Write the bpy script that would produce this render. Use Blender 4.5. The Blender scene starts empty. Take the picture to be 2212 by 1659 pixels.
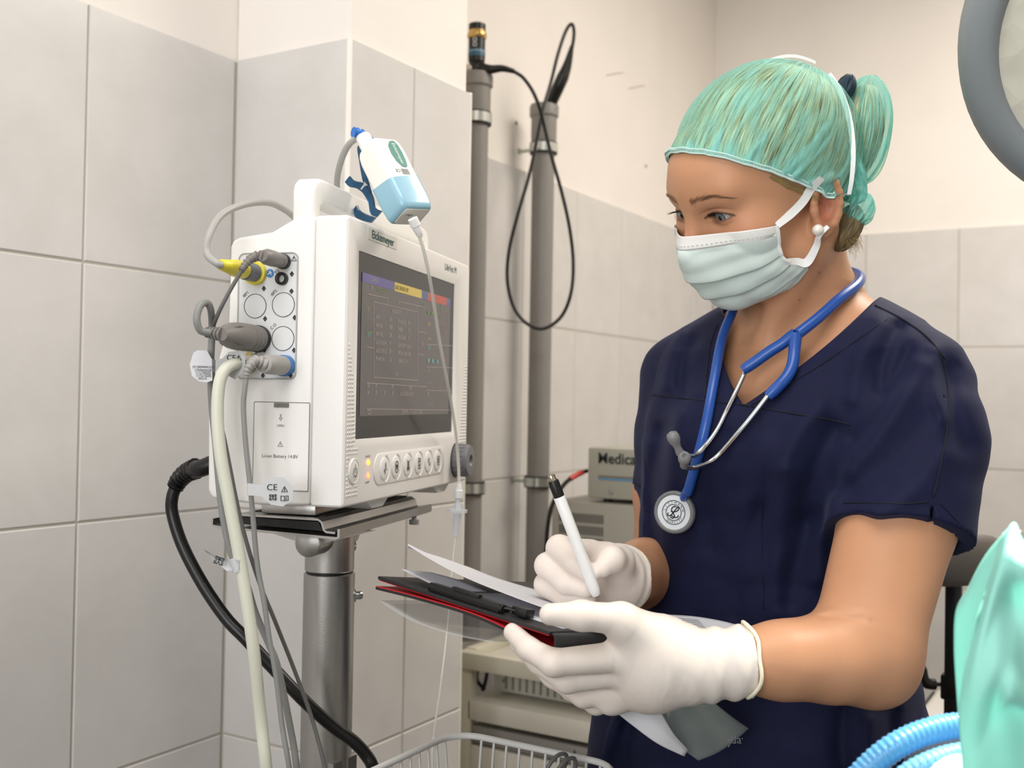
import bpy, bmesh, math, random
import numpy as np
from mathutils import Vector, Matrix
random.seed(7); RNG = np.random.default_rng(7)
PI = math.pi
SC = bpy.context.scene
COL = SC.collection

# ---------------------------------------------------------------- camera, light, exposure
W, H, F = 2212, 1659, 2309.0
YAW, PITCH, ROLL = 0.5395, 0.0153, 0.0174
CAM = np.array([1.1727, 0.0, 1.30])
_cy, _sy, _cp, _sp = math.cos(YAW), math.sin(YAW), math.cos(PITCH), math.sin(PITCH)
FWD = np.array([-_sy * _cp, _cy * _cp, _sp]); _r = np.array([_cy, _sy, 0.0]); _u = np.cross(_r, FWD)
RIGHT = _r * math.cos(ROLL) + _u * math.sin(ROLL); UP = -_r * math.sin(ROLL) + _u * math.cos(ROLL)
def D(u, v): return FWD + RIGHT * ((u - W / 2) / F) - UP * ((v - H / 2) / F)
def P(u, v, d): return CAM + D(u, v) * d                      # the point seen at u, v, d metres in front
def at_plane(u, v, p0, n):
    r = D(u, v); return CAM + r * (np.dot(np.asarray(p0) - CAM, n) / np.dot(r, n))
def at_x(u, v, x): return at_plane(u, v, (x, 0, 0), np.array([1.0, 0, 0]))
def at_y(u, v, y): return at_plane(u, v, (0, y, 0), np.array([0, 1.0, 0]))
def at_z(u, v, z): return at_plane(u, v, (0, 0, z), np.array([0, 0, 1.0]))

cam_data = bpy.data.cameras.new('camera'); cam = bpy.data.objects.new('camera', cam_data); COL.objects.link(cam)
cam_data.sensor_width = 36; cam_data.lens = F / W * 36; cam_data.clip_start = 0.05
M = Matrix.Identity(4)
for i in range(3):
    M[i][0] = RIGHT[i]; M[i][1] = UP[i]; M[i][2] = -FWD[i]; M[i][3] = CAM[i]
cam.matrix_world = M
cam_data.dof.use_dof = True; cam_data.dof.focus_distance = 1.06; cam_data.dof.aperture_fstop = 6.3
SC.camera = cam
SC.view_settings.view_transform = 'Standard'; SC.view_settings.look = 'None'
SC.view_settings.gamma = 1; SC.view_settings.use_curve_mapping = False
SC.view_settings.exposure = -0.45
wd = bpy.data.worlds.new('world'); SC.world = wd; wd.use_nodes = True
wd.node_tree.nodes['Background'].inputs[0].default_value = (0.9, 0.93, 1.0, 1); wd.node_tree.nodes['Background'].inputs[1].default_value = 0.25

def area(name, loc, target, size, power, col, size_y=None):
    l = bpy.data.lights.new(name, 'AREA'); l.shape = 'RECTANGLE'; l.size = size; l.size_y = size_y or size
    l.energy = power; l.color = col
    o = bpy.data.objects.new(name, l); COL.objects.link(o); o.location = loc
    o.rotation_euler = (Vector(target) - Vector(loc)).to_track_quat('-Z', 'Y').to_euler()
    return o
area('front_fill_light', (1.05, -1.5, 1.65), (0.78, 1.2, 1.35), 1.2, 38, (0.955, 0.975, 1.0))  # added fill light from behind the camera; the room has no window there
area('ceiling_panel_light', (0.98, 0.15, 2.64), (0.98, 0.15, 0), 1.0, 25, (1.0, 0.985, 0.965))
area('ceiling_panel_light', (1.35, 2.1, 2.64), (1.35, 2.1, 0), 0.9, 46, (1.0, 0.925, 0.83))

# ---------------------------------------------------------------- materials
def lin(c):
    if isinstance(c, str):
        c = c.lstrip('#'); c = [int(c[i:i + 2], 16) / 255 for i in (0, 2, 4)]
    return tuple((x / 12.92 if x <= 0.04045 else ((x + 0.055) / 1.055) ** 2.4) for x in c)
MATS = {}
class NT:
    def __init__(s, m): s.t = m.node_tree; s.n = s.t.nodes
    def new(s, typ, **kw):
        n = s.n.new('ShaderNode' + typ)
        for k, v in kw.items():
            if k.startswith('i_'): n.inputs[k[2:].replace('_', ' ')].default_value = v
            else: setattr(n, k, v)
        return n
    def link(s, a, b): s.t.links.new(a, b)
def mat(name, col, rough=0.5, metal=0.0, spec=0.5, emit=None, estr=0.0, var=0.0, vscale=30.0, bump=0.0, bscale=200.0, trans=0.0, sss=0.0, alpha=1.0, coat=0.0, ior=1.45, stretch=None, attr=None):
    if name in MATS: return MATS[name]
    m = bpy.data.materials.new(name); m.use_nodes = True; MATS[name] = m
    T = NT(m); b = T.n['Principled BSDF']
    c = lin(col) + (1,)
    b.inputs['Base Color'].default_value = c; b.inputs['Roughness'].default_value = rough; b.inputs['Metallic'].default_value = metal
    b.inputs['Specular IOR Level'].default_value = spec; b.inputs['IOR'].default_value = ior
    b.inputs['Transmission Weight'].default_value = trans; b.inputs['Alpha'].default_value = alpha; b.inputs['Coat Weight'].default_value = coat
    if sss: b.inputs['Subsurface Weight'].default_value = sss; b.inputs['Subsurface Radius'].default_value = (0.012, 0.005, 0.003); b.inputs['Subsurface Scale'].default_value = 0.6
    if emit: b.inputs['Emission Color'].default_value = lin(emit) + (1,); b.inputs['Emission Strength'].default_value = estr
    tc = None
    if var or bump:
        tc = T.new('TexCoord'); src = tc.outputs['Object']
        if stretch:
            mp = T.new('Mapping'); mp.inputs['Scale'].default_value = stretch; T.link(src, mp.inputs[0]); src = mp.outputs[0]
    if attr:
        a = T.new('Attribute', attribute_name=attr); T.link(a.outputs['Color'], b.inputs['Base Color'])
    if var:
        n = T.new('TexNoise'); n.inputs['Scale'].default_value = vscale; n.inputs['Detail'].default_value = 5; T.link(src, n.inputs['Vector'])
        mx = T.new('Mix', data_type='RGBA', blend_type='MULTIPLY'); mx.inputs[0].default_value = 1
        rp = T.new('MapRange'); rp.inputs['To Min'].default_value = 1 - var; rp.inputs['To Max'].default_value = 1 + var * 0.4; rp.inputs['From Min'].default_value = 0.3; rp.inputs['From Max'].default_value = 0.7
        T.link(n.outputs['Fac'], rp.inputs[0]); T.link(rp.outputs[0], mx.inputs['B']); mx.inputs['A'].default_value = c
        if attr: T.link(a.outputs['Color'], mx.inputs['A'])
        T.link(mx.outputs['Result'], b.inputs['Base Color'])
    if bump:
        n2 = T.new('TexNoise'); n2.inputs['Scale'].default_value = bscale; n2.inputs['Detail'].default_value = 3; T.link(src, n2.inputs['Vector'])
        bp = T.new('Bump'); bp.inputs['Strength'].default_value = bump; bp.inputs['Distance'].default_value = 0.002
        T.link(n2.outputs['Fac'], bp.inputs['Height']); T.link(bp.outputs[0], b.inputs['Normal'])
    return m

# ---------------------------------------------------------------- mesh helpers
class MB:
    def __init__(s): s.v = []; s.f = []
    def add(s, V, Fc):
        k = len(s.v); s.v.extend([tuple(map(float, p)) for p in V]); s.f.extend([tuple(k + i for i in f) for f in Fc]); return s
    def box(s, lo, hi, bev=0.0, seg=2, M=None):
        bm = bmesh.new(); bmesh.ops.create_cube(bm, size=1)
        lo, hi = np.array(lo, float), np.array(hi, float)
        for v in bm.verts: v.co = Vector((lo + hi) / 2 + np.array(v.co) * (hi - lo))
        if bev: bmesh.ops.bevel(bm, geom=bm.edges[:], offset=bev, segments=seg, affect='EDGES', profile=0.5)
        s.addbm(bm, M); return s
    def addbm(s, bm, M=None):
        if M is not None: bm.transform(M)
        bm.verts.index_update(); s.add([v.co for v in bm.verts], [[v.index for v in f.verts] for f in bm.faces]); bm.free()
    def tube(s, pts, r, n=10, closed=False, caps=True):
        pts = np.array(pts, float); m = len(pts); r = np.broadcast_to(np.array(r, float), (m,))
        tg = np.zeros_like(pts)
        if closed: tg = np.roll(pts, -1, 0) - np.roll(pts, 1, 0)
        else: tg[1:-1] = pts[2:] - pts[:-2]; tg[0] = pts[1] - pts[0]; tg[-1] = pts[-1] - pts[-2]
        tg /= np.linalg.norm(tg, axis=1)[:, None] + 1e-12
        a = np.array([0, 0, 1.0]) if abs(tg[0][2]) < 0.9 else np.array([1.0, 0, 0])
        nrm = np.cross(tg[0], a); nrm /= np.linalg.norm(nrm); V = []
        for i in range(m):
            nrm = nrm - tg[i] * nrm.dot(tg[i]); nrm /= np.linalg.norm(nrm) + 1e-12; bi = np.cross(tg[i], nrm)
            for k in range(n):
                t = 2 * PI * k / n; V.append(pts[i] + (nrm * math.cos(t) + bi * math.sin(t)) * r[i])
        Fc = []
        for i in range(m if closed else m - 1):
            j = (i + 1) % m
            for k in range(n): Fc.append((i * n + k, i * n + (k + 1) % n, j * n + (k + 1) % n, j * n + k))
        if caps and not closed: Fc.append(tuple(range(n))[::-1]); Fc.append(tuple((m - 1) * n + k for k in range(n)))
        return s.add(V, Fc)
    def lathe(s, prof, o, ax, n=24, cap=True):
        # prof: (radius, distance along ax)
        ax = np.array(ax, float); ax /= np.linalg.norm(ax); o = np.array(o, float)
        pts = [o + ax * z for _, z in prof]
        a = np.array([0, 0, 1.0]) if abs(ax[2]) < 0.9 else np.array([1.0, 0, 0])
        e1 = np.cross(ax, a); e1 /= np.linalg.norm(e1); e2 = np.cross(ax, e1); V = []; m = len(prof)
        for (r, z), p in zip(prof, pts):
            for k in range(n): t = 2 * PI * k / n; V.append(p + (e1 * math.cos(t) + e2 * math.sin(t)) * max(r, 1e-5))
        Fc = [(i * n + k, i * n + (k + 1) % n, (i + 1) * n + (k + 1) % n, (i + 1) * n + k) for i in range(m - 1) for k in range(n)]
        if cap: Fc.append(tuple(range(n))[::-1]); Fc.append(tuple((m - 1) * n + k for k in range(n)))
        return s.add(V, Fc)
    def prism(s, poly, o, ex, ey, ez, t, bev=0.0, seg=2):
        # polygon (x, y) in the plane o, ex, ey pushed t along ez
        o, ex, ey, ez = [np.array(q, float) for q in (o, ex, ey, ez)]
        bm = bmesh.new(); n = len(poly)
        A = [bm.verts.new(o + ex * x + ey * y) for x, y in poly]; B = [bm.verts.new(o + ex * x + ey * y + ez * t) for x, y in poly]
        bm.faces.new(A[::-1]); bm.faces.new(B)
        for i in range(n): bm.faces.new((A[i], A[(i + 1) % n], B[(i + 1) % n], B[i]))
        bmesh.ops.recalc_face_normals(bm, faces=bm.faces[:])
        if bev:
            es = [e for e in bm.edges if len(e.link_faces) == 2 and e.calc_face_angle(0) > 0.5]
            bmesh.ops.bevel(bm, geom=es, offset=bev, segments=seg, affect='EDGES', profile=0.5)
        s.addbm(bm); return s
    def grid(s, G, close_u=False):
        G = np.array(G, float); a, b = G.shape[:2]
        Fc = [(i * b + j, i * b + (j + 1) % b, ((i + 1) % a) * b + (j + 1) % b, ((i + 1) % a) * b + j) for i in range(a if close_u else a - 1) for j in range(b - 1)]
        return s.add(G.reshape(-1, 3), Fc)
    def ellipsoid(s, c, rx, ry, rz, n=16, m=10, M=None):
        V = []
        for i in range(m + 1):
            for k in range(n):
                th = PI * i / m; ph = 2 * PI * k / n
                V.append((rx * math.sin(th) * math.cos(ph), ry * math.sin(th) * math.sin(ph), rz * math.cos(th)))
        V = np.array(V)
        if M is not None: V = V @ np.array(M).T
        V = V + np.array(c)
        return s.add(V, [(i * n + k, (i + 1) * n + k, (i + 1) * n + (k + 1) % n, i * n + (k + 1) % n) for i in range(m) for k in range(n)])
def spline(pts, n=8, closed=False):
    pts = np.array(pts, float); m = len(pts); out = []
    for i in range(m if closed else m - 1):
        if closed: p0, p1, p2, p3 = pts[i - 1], pts[i], pts[(i + 1) % m], pts[(i + 2) % m]
        else: p0 = pts[i - 1] if i else 2 * pts[0] - pts[1]; p1, p2 = pts[i], pts[i + 1]; p3 = pts[i + 2] if i + 2 < m else 2 * pts[-1] - pts[-2]
        for k in range(n):
            t = k / n
            out.append(0.5 * ((2 * p1) + (p2 - p0) * t + (2 * p0 - 5 * p1 + 4 * p2 - p3) * t * t + (3 * p1 - p0 - 3 * p2 + p3) * t ** 3))
    if not closed: out.append(pts[-1])
    return np.array(out)
INV = {}                                                        # root name -> inverse of its matrix
def thing(name, label, cat, loc=(0, 0, 0), basis=None, group=None):
    o = bpy.data.objects.new(name, None); COL.objects.link(o); o.empty_display_size = 0.05
    Mx = Matrix.Identity(4)
    if basis is not None:
        for i in range(3):
            for j in range(3): Mx[i][j] = basis[j][i]
    for i in range(3): Mx[i][3] = loc[i]
    o.matrix_world = Mx; INV[o.name] = Mx.inverted()
    return tag(o, label, cat, group)
def tag(o, label=None, cat=None, group=None, kind=None):
    for k, v in (('label', label), ('category', cat), ('group', group), ('kind', kind)):
        if v: o[k] = v
    return o
def obj(name, mb, m, parent=None, world=False, smooth=True, ang=40, label=None, kind=None, colors=None):
    V = np.array(mb.v, float)
    me = bpy.data.meshes.new(name)
    if parent is not None and world:
        I = np.array(INV[parent.name]); V = V @ I[:3, :3].T + I[:3, 3]
    off = np.zeros(3)
    if parent is None and not world: off = (V.min(0) + V.max(0)) / 2; off[2] = V[:, 2].min(); V = V - off
    me.from_pydata(V.tolist(), [], mb.f); me.update()
    for mm in (m if isinstance(m, (list, tuple)) else [m]): me.materials.append(mm)
    if colors is not None:
        ca = me.color_attributes.new('Col', 'FLOAT_COLOR', 'POINT'); ca.data.foreach_set('color', np.concatenate([colors, np.ones((len(colors), 1))], 1).astype(np.float32).ravel())
    if smooth: shade(me, ang)
    o = bpy.data.objects.new(name, me); COL.objects.link(o); o.location = off
    if parent is not None: o.parent = parent; INV[o.name] = INV.get(parent.name, Matrix.Identity(4))
    if label: o['label'] = label
    if kind: o['kind'] = kind
    return o
def shade(me, ang):
    me.shade_smooth()
    if ang < 170: me.set_sharp_from_angle(angle=math.radians(ang))
def single(name, mb, m, label, cat, group=None, **k):
    return tag(obj(name, mb, m, **k), label, cat, group)
def text_mb(s, size, o, ex, ey, align='CENTER', sx=1.0, mb=None, bold=0.0, shear=0.0):
    cu = bpy.data.curves.new('t', 'FONT'); cu.body = s; cu.size = size; cu.align_x = align; cu.align_y = 'CENTER'; cu.offset = bold; cu.shear = shear; cu.resolution_u = 3
    ob = bpy.data.objects.new('t', cu); me = ob.to_mesh()
    mb = mb or MB(); o, ex, ey = np.array(o, float), np.array(ex, float), np.array(ey, float)
    mb.add([o + ex * v.co.x * sx + ey * v.co.y for v in me.vertices], [tuple(p.vertices) for p in me.polygons])
    ob.to_mesh_clear(); bpy.data.objects.remove(ob); bpy.data.curves.remove(cu); return mb
def line_mb(polys, wd, o, ex, ey, mb=None):
    # flat pen strokes in the plane o, ex, ey
    mb = mb or MB(); o, ex, ey = np.array(o, float), np.array(ex, float), np.array(ey, float)
    for pl in polys:
        pl = np.array(pl, float)
        for a, b in zip(pl[:-1], pl[1:]):
            d = b - a; L = np.linalg.norm(d)
            if L < 1e-9: continue
            d = d / L * wd / 2; n = np.array([-d[1], d[0]]); q = [a - d + n, a - d - n, b + d - n, b + d + n]
            mb.add([o + ex * x + ey * y for x, y in q], [(0, 1, 2, 3)])
    return mb
def circ(r, n=24, a0=0, a1=2 * PI, cx=0, cy=0): return [(cx + r * math.cos(a0 + (a1 - a0) * i / n), cy + r * math.sin(a0 + (a1 - a0) * i / n)) for i in range(n + 1)]
# ---------------------------------------------------------------- the room
ZT, TH, TW = 1.8004, 0.333, 0.2505
YP1, XP, YP2, YB = 1.1438, 0.2173, 1.4560, 3.1685
def tile_mat():
    m = bpy.data.materials.new('glazed_tile'); m.use_nodes = True; T = NT(m); b = T.n['Principled BSDF']
    tc = T.new('TexCoord'); oi = T.new('ObjectInfo'); ad = T.new('VectorMath', operation='ADD'); sc = T.new('VectorMath', operation='SCALE'); sc.inputs['Scale'].default_value = 37.0
    cx = T.new('CombineXYZ'); T.link(oi.outputs['Random'], cx.inputs[0]); T.link(oi.outputs['Random'], cx.inputs[1]); T.link(cx.outputs[0], sc.inputs[0])
    T.link(tc.outputs['Object'], ad.inputs[0]); T.link(sc.outputs[0], ad.inputs[1])
    n = T.new('TexNoise'); n.inputs['Scale'].default_value = 9; n.inputs['Detail'].default_value = 6; n.inputs['Roughness'].default_value = 0.6; n.inputs['Distortion'].default_value = 0.3; T.link(ad.outputs[0], n.inputs['Vector'])
    r = T.new('ValToRGB'); r.color_ramp.elements[0].position = 0.3; r.color_ramp.elements[1].position = 0.72
    r.color_ramp.elements[0].color = lin('#cfccc8') + (1,); r.color_ramp.elements[1].color = lin('#d8d5d2') + (1,)
    T.link(n.outputs['Fac'], r.inputs[0]); T.link(r.outputs[0], b.inputs['Base Color']); b.inputs['Roughness'].default_value = 0.2; b.inputs['Specular IOR Level'].default_value = 0.45
    n2 = T.new('TexNoise'); n2.inputs['Scale'].default_value = 14; T.link(ad.outputs[0], n2.inputs['Vector']); bp = T.new('Bump'); bp.inputs['Strength'].default_value = 0.08; bp.inputs['Distance'].default_value = 0.004
    T.link(n2.outputs['Fac'], bp.inputs['Height']); T.link(bp.outputs[0], b.inputs['Normal'])
    return m
TILE = tile_mat()
PLASTER = mat('warm_white_plaster', '#efe9e2', 0.85, var=0.03, vscale=6, bump=0.25, bscale=60)
GROUT = mat('grey_grout', '#b9b3a8', 0.9)
EDGE = mat('white_edge_trim', '#f1ece4', 0.35)
def struct(name, mb, m, **k): o = obj(name, mb, m, **k); o['kind'] = 'structure'; return o
def wall(name, lo, hi): return struct(name, MB().box(lo, hi), PLASTER, smooth=False)
TM = {}
def tile_mesh(w, h):
    k = (round(w, 4), round(h, 4))
    if k not in TM:
        me = bpy.data.meshes.new('tile'); c = 0.0016; t = 0.007
        V = [(0, 0, -t), (w, 0, -t), (w, h, -t), (0, h, -t), (0, 0, -c), (w, 0, -c), (w, h, -c), (0, h, -c), (c, c, 0), (w - c, c, 0), (w - c, h - c, 0), (c, h - c, 0)]
        Fc = [(8, 9, 10, 11)] + [(a, (a + 1) % 4, 4 + (a + 1) % 4, 4 + a) for a in range(4)] + [(4 + a, 4 + (a + 1) % 4, 8 + (a + 1) % 4, 8 + a) for a in range(4)]
        me.from_pydata(V, [], Fc); me.update(); me.materials.append(TILE); TM[k] = me
    return TM[k]
def tiles(parent, o, ex, n, spans, z0=None):
    # spans: (start, end) along ex from o; rows hang down from ZT to the floor
    ex, n = Vector(ex), Vector(n); g = 0.0014; pl = Vector(parent.location)
    for a, b in spans:
        top = ZT
        while top > 0.01:
            bot = max(top - TH, 0.0); R = Matrix((ex, Vector((0, 0, 1)), n)).transposed().to_4x4()
            ob = bpy.data.objects.new('tile', tile_mesh(b - a - 2 * g, top - bot - 2 * g)); COL.objects.link(ob); ob.parent = parent
            R.translation = Vector(o) + ex * (a + g) + Vector((0, 0, bot + g)) - pl + n * random.uniform(-0.0004, 0.0004)
            ob.matrix_local = R @ Matrix.Rotation(random.uniform(-0.0012, 0.0012), 4, 'Y')
            top -= TH
def grout(name, parent, lo, hi):
    return obj(name, MB().box(lo, hi), GROUT, parent, world=True, smooth=False)
def cuts(a, b, seam):
    s = [a]; k = math.ceil((a - seam) / TW + 0.06)
    while seam + k * TW < b - 0.02: s.append(seam + k * TW); k += 1
    s.append(b); return list(zip(s[:-1], s[1:]))
wl = wall('wall_left', (-0.12, -2.0, 0), (-0.0075, YB + 0.1, 2.7)); INV[wl.name] = Matrix.Translation(-wl.location)
grout('grout_bed', wl, (-0.0075, -2.0, 0), (-0.0018, YB, ZT - 0.004))
tiles(wl, (0, 0, 0), (0, 1, 0), (1, 0, 0), [(a, b) for a, b in cuts(-0.6, YP1, 0.887)] + cuts(YP2 - 0.02, YB, 2.2465))
wb = wall('wall_back', (-0.12, YB + 0.0075, 0), (3.2, YB + 0.12, 2.7)); INV[wb.name] = Matrix.Translation(-wb.location)
grout('grout_bed', wb, (0, YB + 0.0018, 0), (3.2, YB + 0.0075, ZT - 0.004))
tiles(wb, (0, YB, 0), (1, 0, 0), (0, -1, 0), cuts(0.0, 3.19, 0.7104))
wp = struct('wall_pillar', MB().box((-0.0074, YP1 + 0.0075, 0), (XP - 0.0075, YP2 - 0.0075, 2.7), 0.003, 1), PLASTER, smooth=False); INV[wp.name] = Matrix.Translation(-wp.location)
grout('grout_bed', wp, (-0.007, YP1 + 0.0018, 0), (XP - 0.0018, YP2 - 0.0018, ZT - 0.004))
tiles(wp, (0, YP1, 0), (1, 0, 0), (0, -1, 0), [(0.0, XP - 0.004)])
tiles(wp, (XP, 0, 0), (0, 1, 0), (1, 0, 0), [(YP1 + 0.004, 1.2963), (1.2963, YP2 - 0.003)])
for k, y in enumerate((YP1, YP2)):
    s = 1 if k == 0 else -1
    struct('trim_%d' % (k + 1), MB().lathe([(0.0042, 0), (0.0042, ZT)], (XP - 0.0042, y + s * 0.0042, 0), (0, 0, 1), 12), EDGE)
wall('wall_right', (3.2, -2.1, 0), (3.3, YB + 0.1, 2.7)); wall('wall_front', (-0.12, -2.1, 0), (3.3, -2.0, 2.7))
struct('ceiling', MB().box((-0.12, -2.1, 2.7), (3.3, YB + 0.12, 2.78)), PLASTER, smooth=False)
struct('floor', MB().box((-0.12, -2.1, -0.08), (3.3, YB + 0.12, 0.0)), mat('grey_vinyl_floor', '#4a4846', 0.45, var=0.08, vscale=40), smooth=False)
# small wear marks on the plaster above the tiles
SCUFF = mat('pencil_grey', '#b9ab9b', 0.9)
for k, (u0, v0, u1, v1) in enumerate(((1310, 163, 1346, 157), (1358, 192, 1392, 185))):
    a, b = at_x(u0, v0, -0.0072), at_x(u1, v1, -0.0072); o = obj('scuff_mark', MB().tube([a, (a + b) / 2 + (0, 0, 0.001), b], 0.0013, 6), SCUFF, wl, world=True)
for u, v in ((1115, 266), (1395, 359)):
    p = at_x(u, v, -0.0072); obj('wall_plug', MB().lathe([(0.0035, 0), (0.0035, 0.0015), (0.001, 0.002)], p, (1, 0, 0), 10), mat('dark_grey_hole', '#5a544c', 0.8), wl, world=True)
# a rectangular ceiling lamp over the table
for lx, ly, s in ((0.98, 0.15, 1.0), (1.35, 2.1, 0.9)):
    cl = thing('ceiling_light', 'flat square ceiling lamp %s' % ('above the examination place' if ly < 1 else 'near the far tiled wall'), 'ceiling lamp', (lx, ly, 2.7))
    h = s / 2 + 0.02; f = MB()
    for a in ((-h, -h, h, -h + 0.03), (-h, h - 0.03, h, h), (-h, -h, -h + 0.03, h), (h - 0.03, -h, h, h)): f.box((a[0], a[1], -0.05), (a[2], a[3], 0))
    obj('frame', f, mat('white_enamel', '#e9e9e6', 0.4), cl, smooth=False)
    obj('backing', MB().box((-h, -h, -0.012), (h, h, -0.002)), mat('white_enamel', '#e9e9e6', 0.4), cl, smooth=False)
# ---------------------------------------------------------------- patient monitor (local: X along its front, Y into its depth, Z up)
MA = math.radians(16.0)
MW = np.array([-math.sin(MA), math.cos(MA), 0]); MBk = np.array([-math.cos(MA), -math.sin(MA), 0]); MZ = np.array([0, 0, 1.0])
MO = P(741, 1083, 1.03)
def ML(x, y, z): return MO + MW * x + MBk * y + MZ * z
def front(u, v, off=0.0): h = at_plane(u, v, MO - MBk * off, MBk) - MO; return h @ MW, h[2]
def side(u, v, off=0.0): h = at_plane(u, v, MO - MW * off, MW) - MO; return h @ MBk, h[2]
FX, FZ, FN = np.array([1.0, 0, 0]), np.array([0, 0, 1.0]), np.array([0, -1.0, 0])     # front face
SX, SN = np.array([0, -1.0, 0]), np.array([-1.0, 0, 0])                               # left face
WHITE = mat('monitor_white_plastic', '#eeece8', 0.38, bump=0.04, bscale=900)
WHITE2 = mat('monitor_panel_grey', '#dfe0e0', 0.45)
INK = mat('printed_black_ink', '#26282a', 0.6); TEAL = mat('printed_teal_ink', '#1d5a56', 0.5); DKGREY = mat('dark_grey_rubber', '#6c6b69', 0.5, bump=0.05, bscale=500)
BLACKP = mat('black_plastic', '#141414', 0.38); GREYP = mat('grey_plastic', '#8d8c89', 0.42)
mon = thing('patient_monitor', 'white patient monitor with lit dark screen on the steel pole stand', 'monitor', MO, (MW, MBk, MZ))
MWd, MHt = 0.398, 0.277
# rear housing: side outline swept along the width
prof = [(0.036, -0.006), (0.036, 0.2775), (0.0555, 0.2766), (0.066, 0.2715), (0.0827, 0.2627), (0.118, 0.2583), (0.1255, 0.2555), (0.1281, 0.249), (0.1283, 0.2128), (0.1288, 0.1712), (0.1384, 0.1389), (0.1494, 0.1017), (0.1475, 0.0046), (0.1427, -0.003), (0.09, -0.0075)]
obj('rear_housing', MB().prism(prof, (0.0018, 0, 0), (0, 1, 0), FZ, (1, 0, 0), MWd - 0.0036, 0.0035, 3), WHITE, mon)
# front housing with an opening for the screen
bm = bmesh.new(); bmesh.ops.create_cube(bm, size=1)
for v in bm.verts: v.co = Vector(((v.co.x + .5) * MWd, (v.co.y + .5) * 0.0355, -0.0068 + (v.co.z + .5) * (MHt + 0.0073)))
bmesh.ops.bevel(bm, geom=bm.edges[:], offset=0.0048, segments=3, affect='EDGES', profile=0.6)
bm.faces.ensure_lookup_table(); ff = max((f for f in bm.faces if f.normal.y < -0.99), key=lambda f: f.calc_area())
loop = [v for v in ff.verts]; bm.faces.remove(ff)
def rectv(x0, z0, x1, z1, y): return [bm.verts.new((x, y, z)) for x, z in ((x0, z0), (x1, z0), (x1, z1), (x0, z1))]
loop.sort(key=lambda v: math.atan2(v.co.z - MHt / 2, v.co.x - MWd / 2))
ra, rb, rc = rectv(0.018, 0.05, 0.364, 0.2585, 0.0), rectv(0.0365, 0.0585, 0.346, 0.2475, 0.0042), rectv(0.0365, 0.0585, 0.346, 0.2475, 0.009)
for A, B in ((loop, ra), (ra, rb), (rb, rc)):
    for i in range(4): bm.faces.new((A[i], A[(i + 1) % 4], B[(i + 1) % 4], B[i]))
bmesh.ops.recalc_face_normals(bm, faces=bm.faces[:])
mb = MB(); mb.addbm(bm); obj('front_housing', mb, WHITE, mon, ang=35)
# screen glass, lit display and what it shows
SCRY = 0.0052
scr = obj('screen', MB().box((0.0367, SCRY, 0.0587), (0.3458, SCRY + 0.003, 0.2473)), mat('screen_glass_black', '#1b1a19', 0.12, spec=0.6), mon, smooth=False)
def emis(name, c, s): return mat(name, c, 0.25, emit=c, estr=s)
disp = obj('display', MB().box((0.0475, SCRY - 0.0004, 0.0815), (0.3315, SCRY - 0.0001, 0.2272)), mat('lit_display_grey', '#35312f', 0.2, emit='#6a625e', estr=0.62), scr, smooth=False)
def SC2(cx, cy):                                                # place on the display
    h = at_plane(740 + cx / 3.607, 500 + cy / 3.607, MO + MBk * SCRY, MBk) - MO; return h @ MW, h[2]
def bar(name, x0, x1, z0, z1, m): obj(name, MB().box((x0, SCRY - 0.0007, z0), (x1, SCRY - 0.0003, z1)), m, scr, smooth=False)
bar('title_bar', 0.0475, 0.137, 0.2175, 0.2272, emis('display_violet', '#55507c', 0.5)); bar('alarm_bar', 0.137, 0.224, 0.2175, 0.2272, emis('display_yellow', '#b09a45', 0.6))
bar('title_bar', 0.224, 0.246, 0.2175, 0.2272, emis('display_blue', '#4c5472', 0.5)); bar('alarm_bar', 0.246, 0.3165, 0.2175, 0.2272, emis('display_red', '#9c4338', 0.6))
bar('title_bar', 0.3165, 0.3315, 0.2175, 0.2272, emis('display_blue', '#4c5472', 0.5))
TX, TG, TY, TC, TR = [emis(n, c, 0.42) for n, c in (('display_text', '#8f8782'), ('green_text', '#55763f'), ('yellow_text', '#9c8540'), ('cyan_text', '#5b8f8f'), ('red_text', '#94493f'))]
def dpart(q, m): obj('display_text', q, m, scr, smooth=False)
tc_o = lambda x, z: (x, SCRY - 0.0009, z)
def st(s, cx, cy, size=0.0063, m=None, align='LEFT', sx=0.8): x, z = SC2(cx, cy); dpart(text_mb(s, size, tc_o(x, z), FX, FZ, align, sx), m if m is not None else TX)
for s, x, y in (('CANINE', 215, 372), ('SpO2 SETUP', 380, 617), ('ALM', 254, 662), ('ON', 357, 684), ('PR ALM LO', 425, 700), ('60', 505, 711), ('ALM LEV', 254, 730), ('MED', 357, 746), ('SWEEP', 425, 762), ('25.0', 505, 773),
                ('ALM REC', 254, 795), ('ON', 357, 808), ('PR SOUND', 425, 823), ('2', 506, 832), ('SpO2 ALM HI', 254, 862), ('95', 357, 872), ('SENSITIVITY HIGH', 425, 886), ('SpO2 ALM LO', 254, 926), ('88', 357, 934), ('PITCH TONE  ON', 425, 948),
                ('PR ALM HI', 254, 990), ('170', 357, 999), ('DEFAULT >>', 428, 1009), ('EXIT', 402, 1116), ('NS', 186, 1200), ('M', 250, 1203), ('PR', 376, 1211), ('TIME', 508, 1217), ('64', 186, 1252), ('39', 248, 1255), ('53', 315, 1258), ('67', 378, 1260), ('07-03-2020 16:13:57', 444, 1265), ('COMMON   07-03-2020 16:25:04', 450, 1408), ('X1', 215, 437), ('RR', 655, 1268), ('01:0', 608, 876)):
    st(s, x, y)
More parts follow.
